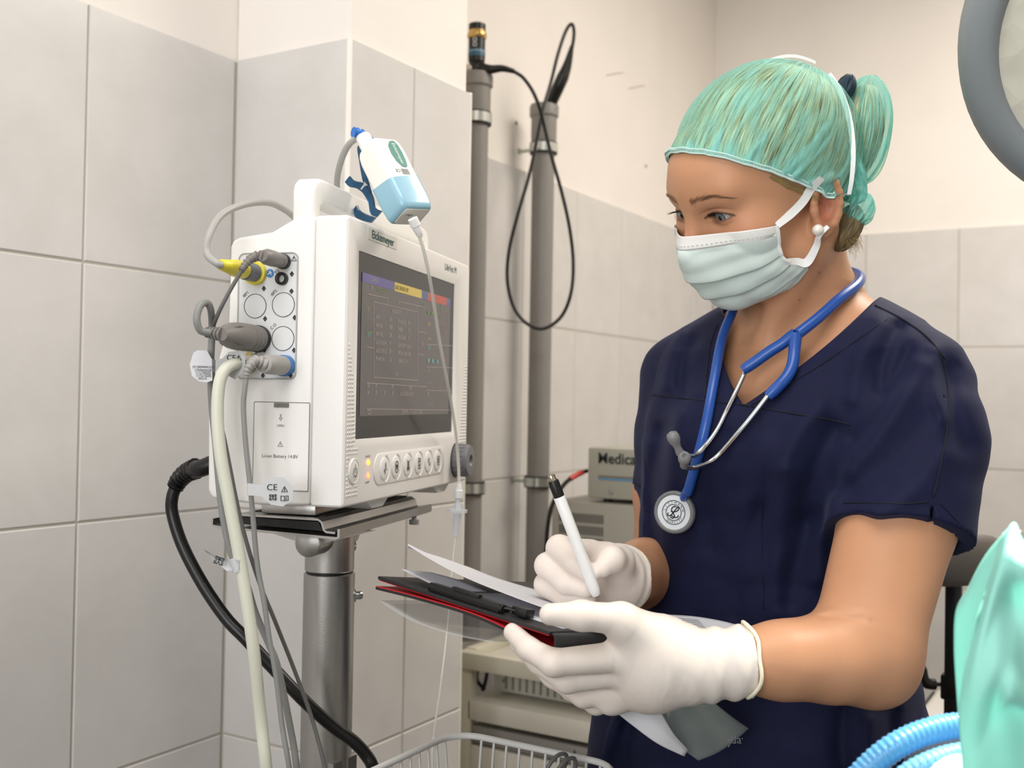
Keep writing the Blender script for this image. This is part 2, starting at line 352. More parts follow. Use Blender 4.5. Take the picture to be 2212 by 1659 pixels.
st('DIAGNOSTIC', 268, 455, m=TG); st('SpO2 SENSOR OFF', 405, 432, m=INK, sx=0.8); st('40', 622, 578, 0.009, TG); st('38', 760, 580, m=TG); st('20', 760, 620, m=TG); st('AUTO', 750, 665, 0.005, TG)
st('NIBP', 654, 720, m=TY); st('---', 660, 826, 0.014, TY); st('T2', 186, 605, 0.006, TY); st('SpO2', 656, 905, m=TC); st('RESP', 186, 805, 0.006, TC)
st('- - -', 660, 1176, 0.009, TX); st('... |... |...|', 655, 1330, 0.008, TX); st('....', 765, 1140); st('....', 745, 1200); st('CO2', 656, 1085, 0.005); st('A', 808, 635, m=TR); st('A', 808, 695, m=TR); st('145', 762, 745, 0.006, TR); st('120', 775, 785, 0.006, TR)
st('NO VOL', 655, 492, 0.005, TX)
for x, y in ((658, 1005), (692, 1010), (728, 1015)): a = SC2(x, y); dpart(MB().box((a[0], SCRY - 0.0011, a[1] - 0.002), (a[0] + 0.0055, SCRY - 0.0006, a[1] + 0.0025)), TC)
for x, y in ((658, 632), (686, 638), (714, 645)): a = SC2(x, y); dpart(MB().box((a[0], SCRY - 0.0011, a[1] - 0.002), (a[0] + 0.0055, SCRY - 0.0006, a[1] + 0.0015)), TG)
LN = []
def sl(*p): LN.append([SC2(*q) for q in p])
sl((238, 548), (580, 628), (580, 1160), (240, 1135), (238, 548)); sl((185, 486), (345, 520), (345, 560)); sl((432, 585), (432, 546), (640, 592)); sl((183, 1180), (650, 1210)); sl((183, 1382), (860, 1392))
sl((183, 900), (238, 908)); sl((582, 780), (648, 790)); sl((582, 955), (632, 962)); sl((650, 880), (850, 890)); sl((650, 1055), (850, 1062)); sl((650, 1238), (850, 1242)); sl((190, 1392), (215, 1394), (215, 1420), (190, 1419), (190, 1392))
for l_ in LN: obj('display_line', line_mb([l_], 0.0006, (0, SCRY - 0.0009, 0), FX, FZ), TX, scr, smooth=False)
for q_ in ([(183, 780), (238, 790)], [(613, 555), (613, 625)]): obj('display_line', line_mb([[SC2(*a) for a in q_]], 0.001, (0, SCRY - 0.0009, 0), FX, FZ), TG, scr, smooth=False)
# brand plate and model text
obj('brand_plate', MB().box((0.0475, -0.0006, 0.2606), (0.1285, 0.0003, 0.2735), 0.0004, 1), mat('brand_plate_pale', '#e2dfd6', 0.35), mon, smooth=False)
bp_ = text_mb('Eickemeyer', 0.0118, (0.088, -0.0009, 0.2668), FX, FZ, sx=1.12, bold=0.0002); obj('brand_text', bp_, TEAL, mon, smooth=False)
obj('model_text', text_mb('LifeVet M', 0.0118, (0.3165, -0.0004, 0.2635), FX, FZ, sx=1.02), TEAL, mon, smooth=False)
# grip dots either side
gd = MB()
for x0, x1, zt, fl in ((0.0075, 0.0345, 0.152, 0), (0.366, 0.392, 0.165, 1)):
    nz = int(zt / 0.0041)
    for k in range(nz):
        z = 0.004 + k * 0.0041; t = z / zt
        for j in range(8):
            x = x0 + j * 0.0048
            if x > x1: break
            inn = (x - x0) / (x1 - x0)
            if fl: inn = 1 - inn
            if inn > 1.05 - max(0, (t - 0.28) / 0.72) ** 1.2: continue
            if not fl and (x - 0.0231) ** 2 + (z - 0.0276) ** 2 < 0.0158 ** 2: continue
            if fl and (x - 0.3535) ** 2 + (z - 0.0235) ** 2 < 0.021 ** 2: continue
            gd.lathe([(0.0016, 0), (0.0012, 0.0008), (0.0003, 0.0011)], (x, 0.0003 + (0.0042 * max(0, x - 0.018) / 0.0185 if (not fl and z > 0.05) else 0), z), FN, 6, False)
obj('grip_dots', gd, WHITE, mon, kind='stuff', ang=60)
# power button, lamps, key strip, knob
pb = obj('power_button', MB().lathe([(0.0128, -0.001), (0.0128, 0.0006), (0.0118, 0.0016), (0.0114, 0.001), (0.0105, 0.0013), (0.004, 0.002), (0.0005, 0.002)], (0.0231, 0, 0.0276), FN, 28), WHITE, mon)
obj('power_symbol', line_mb([circ(0.0044, 20, math.radians(115), math.radians(425)), [(0, -0.0005), (0, 0.0078)]], 0.0008, (0.0231, -0.0026, 0.0268), FX, FZ), INK, pb, smooth=False)
for nm, z, c in (('amber_lamp', 0.0343, '#ff9c28'), ('red_lamp', 0.0208, '#ff5a30')):
    obj('indicator_lamp', MB().lathe([(0.0026, -0.0005), (0.0026, 0.0008), (0.0012, 0.0018), (0.0003, 0.002)], (0.0608, 0, z), FN, 12), mat(nm, c, 0.3, emit=c, estr=9.0), mon, label=nm.replace('_', ' '))
obj('charge_text', text_mb('CHARGE', 0.0034, (0.0585, -0.0004, 0.0405), FX, FZ), INK, mon, smooth=False); obj('alarm_text', text_mb('ALARM', 0.0034, (0.0585, -0.0004, 0.0142), FX, FZ), INK, mon, smooth=False)
pill = [(0.0905 + 0.0155 * math.cos(a), 0.0258 + 0.0165 * math.sin(a)) for a in np.linspace(PI / 2, 3 * PI / 2, 12)] + [(0.2905 + 0.012 * math.cos(a), 0.0258 + 0.0165 * math.sin(a)) for a in np.linspace(-PI / 2, PI / 2, 12)]
strip = obj('key_strip', MB().prism([(x, z) for x, z in pill], (0, 0.0004, 0), FX, FZ, FN, 0.0016, 0.0007, 2), WHITE, mon)
zz = 0.0032
ICON = [
    [[(-.6, -.35), (-.35, -.1), (-.1, -.9), (.2, 1), (.5, -.2), (.7, -.2)]],
    [[(-.7, -.6), (-.7, .6), (-.4, .9), (.4, .9), (.7, .6), (.7, -.6), (.4, -.9), (-.4, -.9), (-.7, -.6)], [(-.5, -.5), (.5, .5)], [(-.5, .5), (.5, -.5)], [(-.1, .4), (.3, 0), (-.1, -.4)], [(-.6, .1), (.6, .1)]],
    [[(-.6, -.5), (.6, -.5), (.35, .1), (.2, .6), (-.2, .6), (-.35, .1), (-.6, -.5)], [(-.7, -.9), (.7, .9)], [(-.7, .9), (.7, -.9)], circ(.2, 8, cy=-.75)],
    [[(-.6, -.9), (-.6, .9), (.6, .9), (.6, -.9), (-.6, -.9)], [(-.4, -.3), (-.15, -.3), (0, -.65), (.15, -.1), (.4, -.3)], [(-.4, .4), (-.15, .4), (0, .1), (.15, .65), (.4, .4)]],
    [circ(.3, 12, cx=-.3, cy=.35), [(-.1, .1), (.1, -.3), (.5, -.5), (.7, -.1)], [(0, -.45), (.4, -.7)]],
    [[(-.5, -.8), (-.7, -.5), (-.7, .5), (-.5, .8), (.5, .8), (.7, .5), (.7, -.5), (.5, -.8), (-.5, -.8)], [(-.4, -.4), (.4, -.4)], [(-.4, -.13), (.4, -.13)], [(-.4, .13), (.4, .13)], [(-.4, .4), (.4, .4)]]]
for k, x in enumerate((0.1027, 0.1363, 0.1720, 0.2082, 0.2420, 0.2756)):
    q = MB().lathe([(0.0122, 0), (0.0122, 0.0008), (0.0112, 0.0014), (0.004, 0.0012), (0.0004, 0.0012)], (x - 0.001, -0.0011, 0.0258), FN, 28)
    q.tube([(x + 0.0125 * math.cos(a) - 0.001, -0.0018, 0.0258 + 0.0148 * math.sin(a)) for a in np.linspace(-1.35, 1.35, 18)], [0.0006 + 0.0011 * math.cos(a * 1.05) for a in np.linspace(-1.35, 1.35, 18)], 8)
    bt = obj('button', q, WHITE, mon)
    obj('icon', line_mb([[(a * 0.0058, b * 0.0064) for a, b in pl] for pl in ICON[k]], 0.0009, (x - 0.001, -0.0029, 0.0258), FX, FZ), INK, bt, smooth=False)
kb = MB(); kp = []
prof = [(0.0195, 0), (0.0205, 0.002), (0.0205, 0.015), (0.0185, 0.020), (0.0075, 0.0205), (0.006, 0.0185), (0.0045, 0.0165), (0.0004, 0.016)]
kb.lathe(prof, (0.3515, 0.0, 0.0225), FN, 40)
knob = obj('rotary_knob', kb, mat('knob_grey', '#77777a', 0.45), mon)
kg = MB()
for k in range(20):
    a = 2 * PI * k / 20; c = np.array([0.3515 + 0.0203 * math.cos(a), -0.009, 0.0225 + 0.0203 * math.sin(a)]); kg.tube([c + (0, 0.006, 0), c + (0, -0.006, 0)], 0.0009, 6)
obj('knob_grip', kg, mat('knob_grey', '#77777a', 0.45), knob); obj('knob_base_ring', MB().lathe([(0.0225, -0.0004), (0.0225, 0.0004), (0.0195, 0.0006)], (0.3515, 0, 0.0225), FN, 32), mat('knob_collar', '#4b4b4d', 0.5), mon)  # dark grey ring round the knob's foot
# left side: connector panel
def rrect(x0, y0, x1, y1, r, n=5):
    o = []
    for cx, cy, a in ((x1 - r, y0 + r, -PI / 2), (x1 - r, y1 - r, 0), (x0 + r, y1 - r, PI / 2), (x0 + r, y0 + r, PI)): o += [(cx + r * math.cos(a + PI / 2 * k / n), cy + r * math.sin(a + PI / 2 * k / n)) for k in range(n + 1)]
    return o
pr = rrect(0.0535, 0.1175, 0.1175, 0.2415, 0.006)
cpn = obj('connector_panel', MB().prism(pr, (0.0019, 0, 0), (0, 1, 0), FZ, SN, 0.0006), WHITE2, mon, smooth=False)
obj('panel_edge_shade', MB().tube([(0.0014, a, b) for a, b in pr], 0.0009, 8, closed=True), mat('panel_shade_grey', '#b4b3b0', 0.5), mon)  # shade along the panel's sunken edge, put in as a grey rim
for y, z, t in ((0.0986, 0.1891, 'IBP1'), (0.068, 0.1903, 'IBP2'), (0.0677, 0.157, 'C.O')):
    rg = MB().lathe([(0.0122, 0), (0.0122, 0.0005), (0.0117, 0.0005), (0.0117, 0.0002)], (0.0013, y, z), SN, 36, False)
    r_ = obj('port_ring', rg, INK, cpn); obj('port_cap', MB().lathe([(0.0116, 0), (0.0116, 0.0003), (0.0003, 0.0004)], (0.0013, y, z), SN, 30), WHITE2, cpn)
    c, s = math.cos(0.75), math.sin(0.75)
    obj('port_text', text_mb(t, 0.0042, (0.0009, y + 0.0105, z + 0.0118), np.array([0, -c, s]), np.array([0, s, c])), INK, cpn, smooth=False)
obj('port_text', text_mb('T2', 0.0046, (0.0009, 0.0755, 0.2225), np.array([0, -0.8, 0.6]), np.array([0, 0.6, 0.8])), INK, cpn, smooth=False)
obj('port_text', text_mb('NIBP', 0.0042, (0.0009, 0.0985, 0.1395), np.array([0, -0.75, 0.66]), np.array([0, 0.66, 0.75])), INK, cpn, smooth=False)
def psym(pl, w_, y, z): obj('port_symbol', line_mb(pl, w_, (0.0009, y, z), SX, FZ), INK, cpn, smooth=False)
for y, z in ((0.0595, 0.2205), (0.0595, 0.2035), (0.0555, 0.1775), (0.0875, 0.1765), (0.0555, 0.1455), (0.0875, 0.1455), (0.0895, 0.2065), (0.0585, 0.1205), (0.0885, 0.1203)):
    psym([[(-.0018, 0), (0, .0022), (.0018, 0), (0, -.0022), (-.0018, 0)], [(-.0007, 0.0003), (.0007, 0.0003)], [(0, -.0011), (0, .0009)]], 0.0008, y, z)
tri = lambda s: [[(-s, -s * .8), (s, -s * .8), (0, s), (-s, -s * .8)], [(0, -s * .3), (0, s * .45)]]
psym(tri(0.0026), 0.0005, 0.0575, 0.2355)
obj('type_badge', MB().lathe([(0.0042, 0), (0.0042, 0.0004), (0.0003, 0.0005)], (0.0013, 0.0832, 0.2215), SN, 20), mat('badge_blue', '#3f7fc6', 0.4), cpn)
obj('badge_person', line_mb([circ(0.0008, 8, cy=0.0014), [(-.002, -.0012), (0, 0.0004), (.0016, -.0014)], [(0, 0.0004), (.0018, .0006)]], 0.0007, (0.00065, 0.0832, 0.2215), SX, FZ), mat('badge_white', '#f2f4f4', 0.5), cpn, smooth=False)
y_ = MB(); line_mb(tri(0.0032), 0.0011, (0.0009, 0.104, 0.1435), SX, FZ, y_); obj('warning_sign', y_, mat('warning_yellow', '#e6c52a', 0.5), cpn, smooth=False)
obj('temperature_socket', MB().lathe([(0.0063, 0), (0.0063, 0.004), (0.0052, 0.0045), (0.0038, 0.004), (0.0036, -0.001), (0.0003, -0.001)], (0.0013, 0.0695, 0.2158), SN, 24), BLACKP, cpn)
# battery door
bd = obj('battery_door', MB().prism(rrect(0.0382, 0.0085, 0.0972, 0.0938, 0.001, 2), (0.0019, 0, 0), (0, 1, 0), FZ, SN, 0.0004), WHITE, mon, smooth=False)
obj('door_gap', MB().tube([(0.0016, a, b) for a, b in rrect(0.0378, 0.008, 0.0976, 0.0943, 0.001, 2)], 0.00045, 6, closed=True), mat('gap_grey', '#8f8d8a', 0.7), mon)
obj('door_latch', MB().box((0.0008, 0.0598, 0.0892), (0.0016, 0.0758, 0.0936)).box((0.0004, 0.071, 0.0892), (0.0016, 0.0735, 0.0936)), mat('latch_recess', '#77736f', 0.6), bd, smooth=False)
bt = text_mb('Li-ion Battery 14.8V', 0.0048, (0.0012, 0.0685, 0.0412), SX, FZ, sx=1.0); text_mb('OPEN', 0.003, (0.0012, 0.0684, 0.0712), SX, FZ, mb=bt)
line_mb(tri(0.0026), 0.0004, (0.0012, 0.0683, 0.053), SX, FZ, bt); line_mb([[(-.0006, .0028), (-.0006, -.0006), (-.0016, -.0006), (0, -.003), (.0016, -.0006), (.0006, -.0006), (.0006, .0028), (-.0006, .0028)]], 0.0004, (0.0012, 0.0684, 0.0793), SX, FZ, bt)
obj('door_text', bt, mat('printed_grey_ink', '#55575a', 0.6), bd, smooth=False)
# feet, handle
for x0 in (0.075, 0.285):
    obj('foot', MB().prism([(x0, -0.006), (x0 + 0.02, -0.0165), (x0 + 0.05, -0.0165), (x0 + 0.07, -0.006)], (0, 0.008, 0), FX, FZ, (0, 1, 0), 0.036, 0.002, 2), mat('foot_grey_white', '#cfd0cf', 0.4), mon)
# carrying handle: two posts and a grip; posts stand at the near and far end
hy = 0.044
gz = [(0.272, 0.0), (0.335, 0.0)]
obj('handle', MB().prism([(0.006, 0.270), (0.006, 0.304), (0.0085, 0.3115), (0.015, 0.3165), (0.026, 0.3185), (0.32, 0.3185), (0.336, 0.3165), (0.343, 0.3115), (0.346, 0.304), (0.346, 0.270), (0.325, 0.270), (0.3245, 0.2890), (0.318, 0.2935), (0.028, 0.2935), (0.0225, 0.2890), (0.0222, 0.270)], (0, 0.0395, 0), FX, FZ, (0, 1, 0), 0.024, 0.0042, 3), WHITE, mon)

# ---------------------------------------------------------------- pole stand
STEEL = mat('brushed_aluminium', '#b5b3b0', 0.33, metal=1.0, bump=0.05, bscale=700); STEEL_D = mat('satin_pole_metal', '#b9b8b6', 0.36, metal=1.0, bump=0.05, bscale=500); CHROME = mat('chrome', '#d9dbdd', 0.12, metal=1.0)
PLX, PLY = 0.155, 0.083
po = ML(PLX, PLY, 0); po[2] = 0
std = thing('monitor_stand', 'brushed metal pole stand with a tilting tray carrying the white monitor', 'stand', po, (MW, MBk, MZ))
zo = MO[2]                                                     # local z of the monitor underside
lz = lambda z: zo + z
sx_ = lambda x: x - PLX
sy_ = lambda y: y - PLY
up = [(0.1285, -0.0215), (0.040, -0.0225), (0.036, -0.0250), (0.0335, -0.0325), (0.031, -0.0345), (0.021, -0.0350)]
def sheet(pl, t):                                              # thickened open outline
    pl = [np.array(p) for p in pl]; A = []; B = []
    for i, p in enumerate(pl):
        d = pl[min(i + 1, len(pl) - 1)] - pl[max(i - 1, 0)]; d /= np.linalg.norm(d); n = np.array([-d[1], d[0]]); A.append(p + n * t / 2); B.append(p - n * t / 2)
    return [tuple(p) for p in A + B[::-1]]
def splate(pl, t, x0, x1): return MB().prism([(sy_(y), lz(z)) for y, z in sheet(pl, t)], (sx_(x0), 0, 0), (0, 1, 0), FZ, (1, 0, 0), x1 - x0)
obj('upper_tray', splate(up, 0.0022, 0.03, 0.30), STEEL, std, ang=25)
obj('lower_tray', splate([(0.157, -0.0265), (0.157, -0.0335), (0.150, -0.0350), (0.0195, -0.0400), (0.0165, -0.0388), (0.0165, -0.0305)], 0.0026, 0.028, 0.305), STEEL, std, ang=25)
obj('tray_liner', MB().prism([(sy_(y), lz(z)) for y, z in ((0.128, -0.0245), (0.042, -0.0255), (0.0375, -0.0345), (0.13, -0.0315))], (sx_(0.036), 0, 0), (0, 1, 0), FZ, (1, 0, 0), 0.25), mat('black_rubber_liner', '#1d1c1c', 0.6), std, smooth=False)
obj('tray_pad', MB().box((sx_(0.055), sy_(0.043), lz(-0.0212)), (sx_(0.29), sy_(0.126), lz(-0.0198))), mat('black_rubber_liner', '#1d1c1c', 0.6), std, smooth=False)
obj('mounting_block', MB().box((sx_(0.04), sy_(0.0475), lz(-0.0200)), (sx_(0.27), sy_(0.108), lz(-0.0082)), 0.0012), STEEL, std)
obj('tilt_bracket', MB().prism([(-0.074, lz(-0.0405)), (0.075, lz(-0.0375)), (0.055, lz(-0.0470)), (0.018, lz(-0.056)), (-0.018, lz(-0.056))], (-0.05, 0, 0), (0, 1, 0), FZ, (1, 0, 0), 0.004), STEEL, std, smooth=False)
obj('tilt_axle', MB().lathe([(0.0135, 0), (0.0148, 0.001), (0.0148, 0.108), (0.0135, 0.109)], (-0.058, 0.0, lz(-0.057)), (1, 0, 0), 28), STEEL_D, std)
obj('pole_head', MB().lathe([(0.0265, 0), (0.0275, 0.001), (0.0275, 0.047), (0.0265, 0.048)], (0, 0, lz(-0.094)), (0, 0, 1), 40), STEEL_D, std)
obj('pole', MB().lathe([(0.0285, 0), (0.0285, lz(-0.097) - 0.03), (0.0275, lz(-0.0962) - 0.03)], (0, 0, 0.03), (0, 0, 1), 48), STEEL_D, std)
obj('joint_gap', MB().lathe([(0.0262, 0), (0.0262, 0.004)], (0, 0, lz(-0.0975)), (0, 0, 1), 32), BLACKP, std)
bdir = np.array([0.62, -0.78, 0]); bdir /= np.linalg.norm(bdir)
obj('bolt', MB().lathe([(0.0075, -0.002), (0.0075, 0.0012), (0.0045, 0.0014), (0.0048, 0.004), (0.0048, 0.0085), (0.0042, 0.0095), (0.0026, 0.0095), (0.0026, 0.006), (0.0003, 0.006)], bdir * 0.0285 + np.array([0, 0, lz(-0.124)]), bdir, 20), CHROME, std)
obj('bolt', MB().lathe([(0.0055, -0.002), (0.0055, 0.0012), (0.0035, 0.0022), (0.0022, 0.0022), (0.0022, 0.0008), (0.0003, 0.0008)], bdir * 0.0275 + np.array([0, 0, lz(-0.068)]), bdir, 20), CHROME, std)
obj('knurled_knob', MB().lathe([(0.003, 0), (0.003, 0.004), (0.006, 0.0045), (0.006, 0.0095), (0.0055, 0.010)], (sx_(0.255), sy_(0.02), lz(-0.0405)), (0, 0, -1), 14), GREYP, std)
for k in range(5):
    a = 2 * PI * k / 5 + 0.3; e = np.array([math.cos(a), math.sin(a), 0])
    lg = obj('leg', MB().tube([e * 0.02 + (0, 0, 0.07), e * 0.15 + (0, 0, 0.058), e * 0.24 + (0, 0, 0.05)], [0.02, 0.017, 0.013], 10), STEEL_D, std)
    obj('castor', MB().lathe([(0.02, 0), (0.024, 0.004), (0.024, 0.014), (0.02, 0.018)], e * 0.235 + np.array([-e[1], e[0], 0]) * 0.009 * -1 + (0, 0, 0.024), (-e[1], e[0], 0), 16), BLACKP, lg)
# ---------------------------------------------------------------- cables on the monitor
CG = mat('cable_mid_grey', '#8b8b89', 0.45); CD = mat('cable_dark_grey', '#686765', 0.45); CL = mat('cable_light_grey', '#a9a8a4', 0.42)
PLUG = mat('plug_grey', '#7f7a75', 0.42); PLUGL = mat('plug_light_grey', '#a3a09b', 0.42); YEL = mat('plug_yellow', '#e4d43c', 0.38); BLU = mat('plug_blue', '#2f74b9', 0.38)
HOSE = mat('hose_ivory', '#d5d6c6', 0.4); TAG = mat('tag_foil_grey', '#c9cbcd', 0.4); TAGW = mat('tag_white', '#d9dade', 0.45)
NMW = -MW
def pw(pts): return [P(u, v, d) for u, v, d in pts]
def cable(par, start, px, r, m, n=10, name='cable'):
    pts = list(start) + pw(px); return obj(name, MB().tube(spline(pts, 7), r, n), m, par, world=True)
def ribs(c, d, r0, r1, L, n):
    q = []
    for i in range(n):
        a, b = i / n, (i + 0.55) / n; ra = r0 + (r1 - r0) * a; rb = r0 + (r1 - r0) * b
        q += [(ra, L * a), (ra, L * (a + 0.5 / n)), (rb * 0.8, L * b), (rb * 0.8, L * (i + 0.95) / n)]
    return MB().lathe(q, c, d, 16)
# sensor cable with the yellow plug
pp = ML(0, 0.0984, 0.2217); c1 = thing('sensor_cable', 'grey cable with yellow plug looping from monitor side up behind its housing', 'cable', pp)
obj('plug_ring', MB().lathe([(0.0118, -0.001), (0.0118, 0.0035), (0.0095, 0.0042)], pp, NMW, 28), YEL, c1, world=True, label='yellow plug ring')
obj('plug_body', MB().lathe([(0.0092, 0.002), (0.0092, 0.021), (0.0085, 0.0225), (0.0078, 0.0225), (0.0078, 0.025)], pp, NMW, 24), mat('plug_slate', '#77787a', 0.4), c1, world=True)
obj('boot', MB().lathe([(0.0083, 0.024), (0.0086, 0.026), (0.0084, 0.040), (0.0065, 0.052), (0.0050, 0.066), (0.0042, 0.067)], pp, NMW, 24), YEL, c1, world=True, label='yellow boot')
t0 = pp + NMW * 0.062
cable(c1, [t0, pp + NMW * 0.072], [(447, 548, 0.998), (452, 508, 1.005), (479, 464, 1.025), (530, 441, 1.06), (580, 438, 1.10), (615, 453, 1.135), (640, 474, 1.165), (680, 520, 1.22), (735, 480, 1.25), (728, 400, 1.20), (736, 350, 1.165), (754, 312, 1.145), (778, 296, 1.135), (795, 296, 1.128)], 0.0035, CL)
# temperature probe cable
pp = ML(0, 0.0684, 0.2327); c2 = thing('temperature_cable', 'thin grey cable from the uppermost ribbed plug on the monitor side', 'cable', pp)
obj('collar', MB().lathe([(0.0077, -0.001), (0.0077, 0.0035), (0.007, 0.004)], pp, NMW, 20), BLACKP, c2, world=True)
obj('plug', MB().lathe([(0.0070, 0.003), (0.0072, 0.010), (0.0068, 0.0105), (0.0072, 0.013), (0.0080, 0.024), (0.0078, 0.034), (0.0060, 0.040), (0.005, 0.042)], pp, NMW, 22), PLUG, c2, world=True)
q = spline([pp + NMW * 0.038, *pw([(556, 553, 1.016), (541, 560, 1.010), (529, 573, 1.006), (522, 584, 1.003)])], 12)
obj('boot', MB().tube(q, [0.0052 * (1 - 0.45 * i / len(q)) * (1.12 if (i // 3) % 2 == 0 else 0.82) for i in range(len(q))], 12), PLUG, c2, world=True, ang=60)
cable(c2, [], [(524, 581, 1.004), (490, 640, 1.0), (464, 695, 1.005), (458, 730, 1.02), (459, 790, 1.03), (466, 860, 1.02), (487, 960, 1.02), (521, 1128, 1.02), (559, 1255, 1.02), (593, 1339, 1.03), (635, 1445, 1.05), (673, 1550, 1.06), (702, 1659, 1.06), (730, 1790, 1.07), (745, 1950, 1.09), (740, 2150, 1.12)], 0.0020, CD)
# big grey plug
pp = ML(0, 0.0938, 0.1565); c3 = thing('ecg_cable', 'grey cable with thick barrel plug curling back at the monitor side', 'cable', pp)
obj('collar', MB().lathe([(0.0135, -0.001), (0.0135, 0.0035), (0.0128, 0.004)], pp, NMW, 28), BLACKP, c3, world=True)
obj('plug', MB().lathe([(0.0128, 0.003), (0.0130, 0.009), (0.0126, 0.0095), (0.0132, 0.011), (0.0132, 0.017), (0.0128, 0.0175), (0.0134, 0.019), (0.0134, 0.025), (0.0130, 0.0255), (0.0136, 0.027), (0.0134, 0.042), (0.0125, 0.052), (0.0105, 0.060), (0.0072, 0.067), (0.0060, 0.070)], pp, NMW, 30), PLUG, c3, world=True, ang=60)
for a in (0.8, 2.4, 3.9, 5.5):
    e = np.cos(a) * MBk + np.sin(a) * MZ; obj('grip_dimple', MB().tube([pp + NMW * 0.046 + e * 0.0128, pp + NMW * 0.053 + e * 0.0121, pp + NMW * 0.060 + e * 0.0104], [0.0003, 0.0011, 0.0003], 6), mat('dimple_grey', '#5f5c58', 0.6), c3, world=True)
e_ = pp + NMW * 0.068
obj('boot', ribs(e_, pw([(436, 716, 1.0)])[0] - e_, 0.0068, 0.0048, 0.020, 5), PLUG, c3, world=True)
cable(c3, [e_ + (P(436, 716, 0.99) - e_) * 0.6], [(433, 714, 0.985), (425, 690, 0.982), (431, 663, 0.986), (445, 654, 0.993), (455, 668, 1.0), (458, 710, 1.015), (456, 760, 1.02), (455, 810, 1.025), (458, 880, 1.03), (466, 960, 1.03), (479, 1099, 1.03), (500, 1196, 1.03), (530, 1255, 1.03), (551, 1322, 1.04), (580, 1390, 1.05), (601, 1445, 1.05), (631, 1592, 1.06), (641, 1659, 1.06), (660, 1790, 1.07), (665, 1950, 1.10), (650, 2150, 1.12)], 0.0034, CG)
# pressure cuff hose
pp = ML(0, 0.1035, 0.1300); c4 = thing('cuff_hose', 'ivory pressure hose hanging from the monitor side down in front of the pole', 'hose', pp)
obj('hose_nipple', MB().lathe([(0.0075, -0.001), (0.0075, 0.004), (0.005, 0.005), (0.005, 0.016), (0.0052, 0.017)], pp, NMW, 20), mat('brass_nickel', '#b3a692', 0.3, metal=0.9), c4, world=True)
cable(c4, [pp + NMW * 0.010], [(508, 786, 1.012), (485, 800, 1.0), (473, 835, 0.995), (470, 900, 0.992), (477, 985, 0.99), (498, 1100, 0.99), (521, 1225, 0.99), (546, 1390, 0.99), (563, 1550, 1.0), (575, 1659, 1.0), (590, 1800, 1.02), (600, 1980, 1.06), (590, 2200, 1.10)], 0.0058, HOSE, 14, 'hose')
# finger sensor cable with blue ring
pp = ML(0, 0.0640, 0.1302); c5 = thing('oximeter_cable', 'grey cable with blue ringed plug carrying a printed foil tag', 'cable', pp)
obj('plug_ring', MB().lathe([(0.0104, -0.001), (0.0104, 0.0065), (0.0096, 0.007)], pp, NMW, 28), BLU, c5, world=True, label='blue plug ring')
obj('plug', MB().lathe([(0.0096, 0.006), (0.0096, 0.030), (0.0092, 0.039), (0.0080, 0.043), (0.006, 0.044)], pp, NMW, 26), PLUGL, c5, world=True)
q = spline([pp + NMW * 0.041, *pw([(553, 780, 1.004), (543, 787, 0.999), (535, 800, 0.997), (532, 815, 0.997)])], 12)
obj('boot', MB().tube(q, [0.0062 * (1 - 0.5 * i / len(q)) * (1.12 if (i // 3) % 2 == 0 else 0.86) for i in range(len(q))], 12), PLUGL, c5, world=True, ang=60)
cable(c5, [], [(534, 805, 0.998), (529, 840, 0.996), (526, 880, 0.996), (531, 960, 0.996), (542, 1065, 0.996), (555, 1213, 1.0), (570, 1297, 1.0), (582, 1381, 1.0), (597, 1466, 1.0), (610, 1571, 1.0), (625, 1659, 1.0), (645, 1790, 1.02), (650, 1960, 1.06), (640, 2180, 1.10)], 0.0025, CG)
def tagplate(par, poly, d, m, dz=0.0, wrap=None):
    # poly in pixels, a real plate 0.5 mm thick, turned a little about the vertical
    c = np.mean(np.array(poly), 0); pts = [P(u, v, d + (u - c[0]) * dz) for u, v in poly]; n = -FWD * 0.0005
    q = MB(); k = len(pts); q.add(pts + [p + n for p in pts], [tuple(range(k)), tuple(range(2 * k - 1, k - 1, -1))] + [(i, (i + 1) % k, k + (i + 1) % k, k + i) for i in range(k)])
    return obj('tag', q, m, par, world=True, smooth=False)
def tagtext(par, nm, items, d, dz, c0):
    for it in items:
        u, v = it[1], it[2]; o = P(u, v, d + (u - c0) * dz) - FWD * 0.0011; ex = RIGHT + FWD * dz * F / d; ex = ex / np.linalg.norm(ex)
        rot = it[4] if len(it) > 4 else 0; e1 = ex * math.cos(rot) + UP * math.sin(rot); e2 = UP * math.cos(rot) - ex * math.sin(rot)
        q = text_mb(it[0], it[3], o, e1, e2) if isinstance(it[0], str) else line_mb([[(a * it[3], b * it[3]) for a, b in pl] for pl in it[0]], it[3] * 0.2, o, e1, e2)
        obj(nm, q, INK, par, world=True, smooth=False)
TRI = [[(-1, -.8), (1, -.8), (0, 1), (-1, -.8)], [(0, -.3), (0, .5)], [(0, -.6), (0, -.45)]]
MAN = [[(-1, .2), (-1, .8), (-.7, .8), (-.7, -.8), (-1, -.8), (-1, -.2)], [(1, .2), (1, .8), (.7, .8), (.7, -.8), (1, -.8), (1, -.2)], circ(.18, 8, cy=.55), [(-.4, .2), (.4, .2)], [(0, .3), (0, -.2), (-.35, -.8)], [(0, -.2), (.35, -.8)], [(-.7, .8), (-.3, .8)], [(.7, .8), (.3, .8)], [(-.7, -.8), (-.3, -.8)], [(.7, -.8), (.3, -.8)]]
BOOK = [[(-1.1, -.7), (-1.1, .7), (0, .6), (1.1, .7), (1.1, -.7), (0, -.8), (-1.1, -.7)], [(0, .6), (0, -.8)], [(.5, .35), (.5, -.35)], [(.35, -.35), (.65, -.35)]]
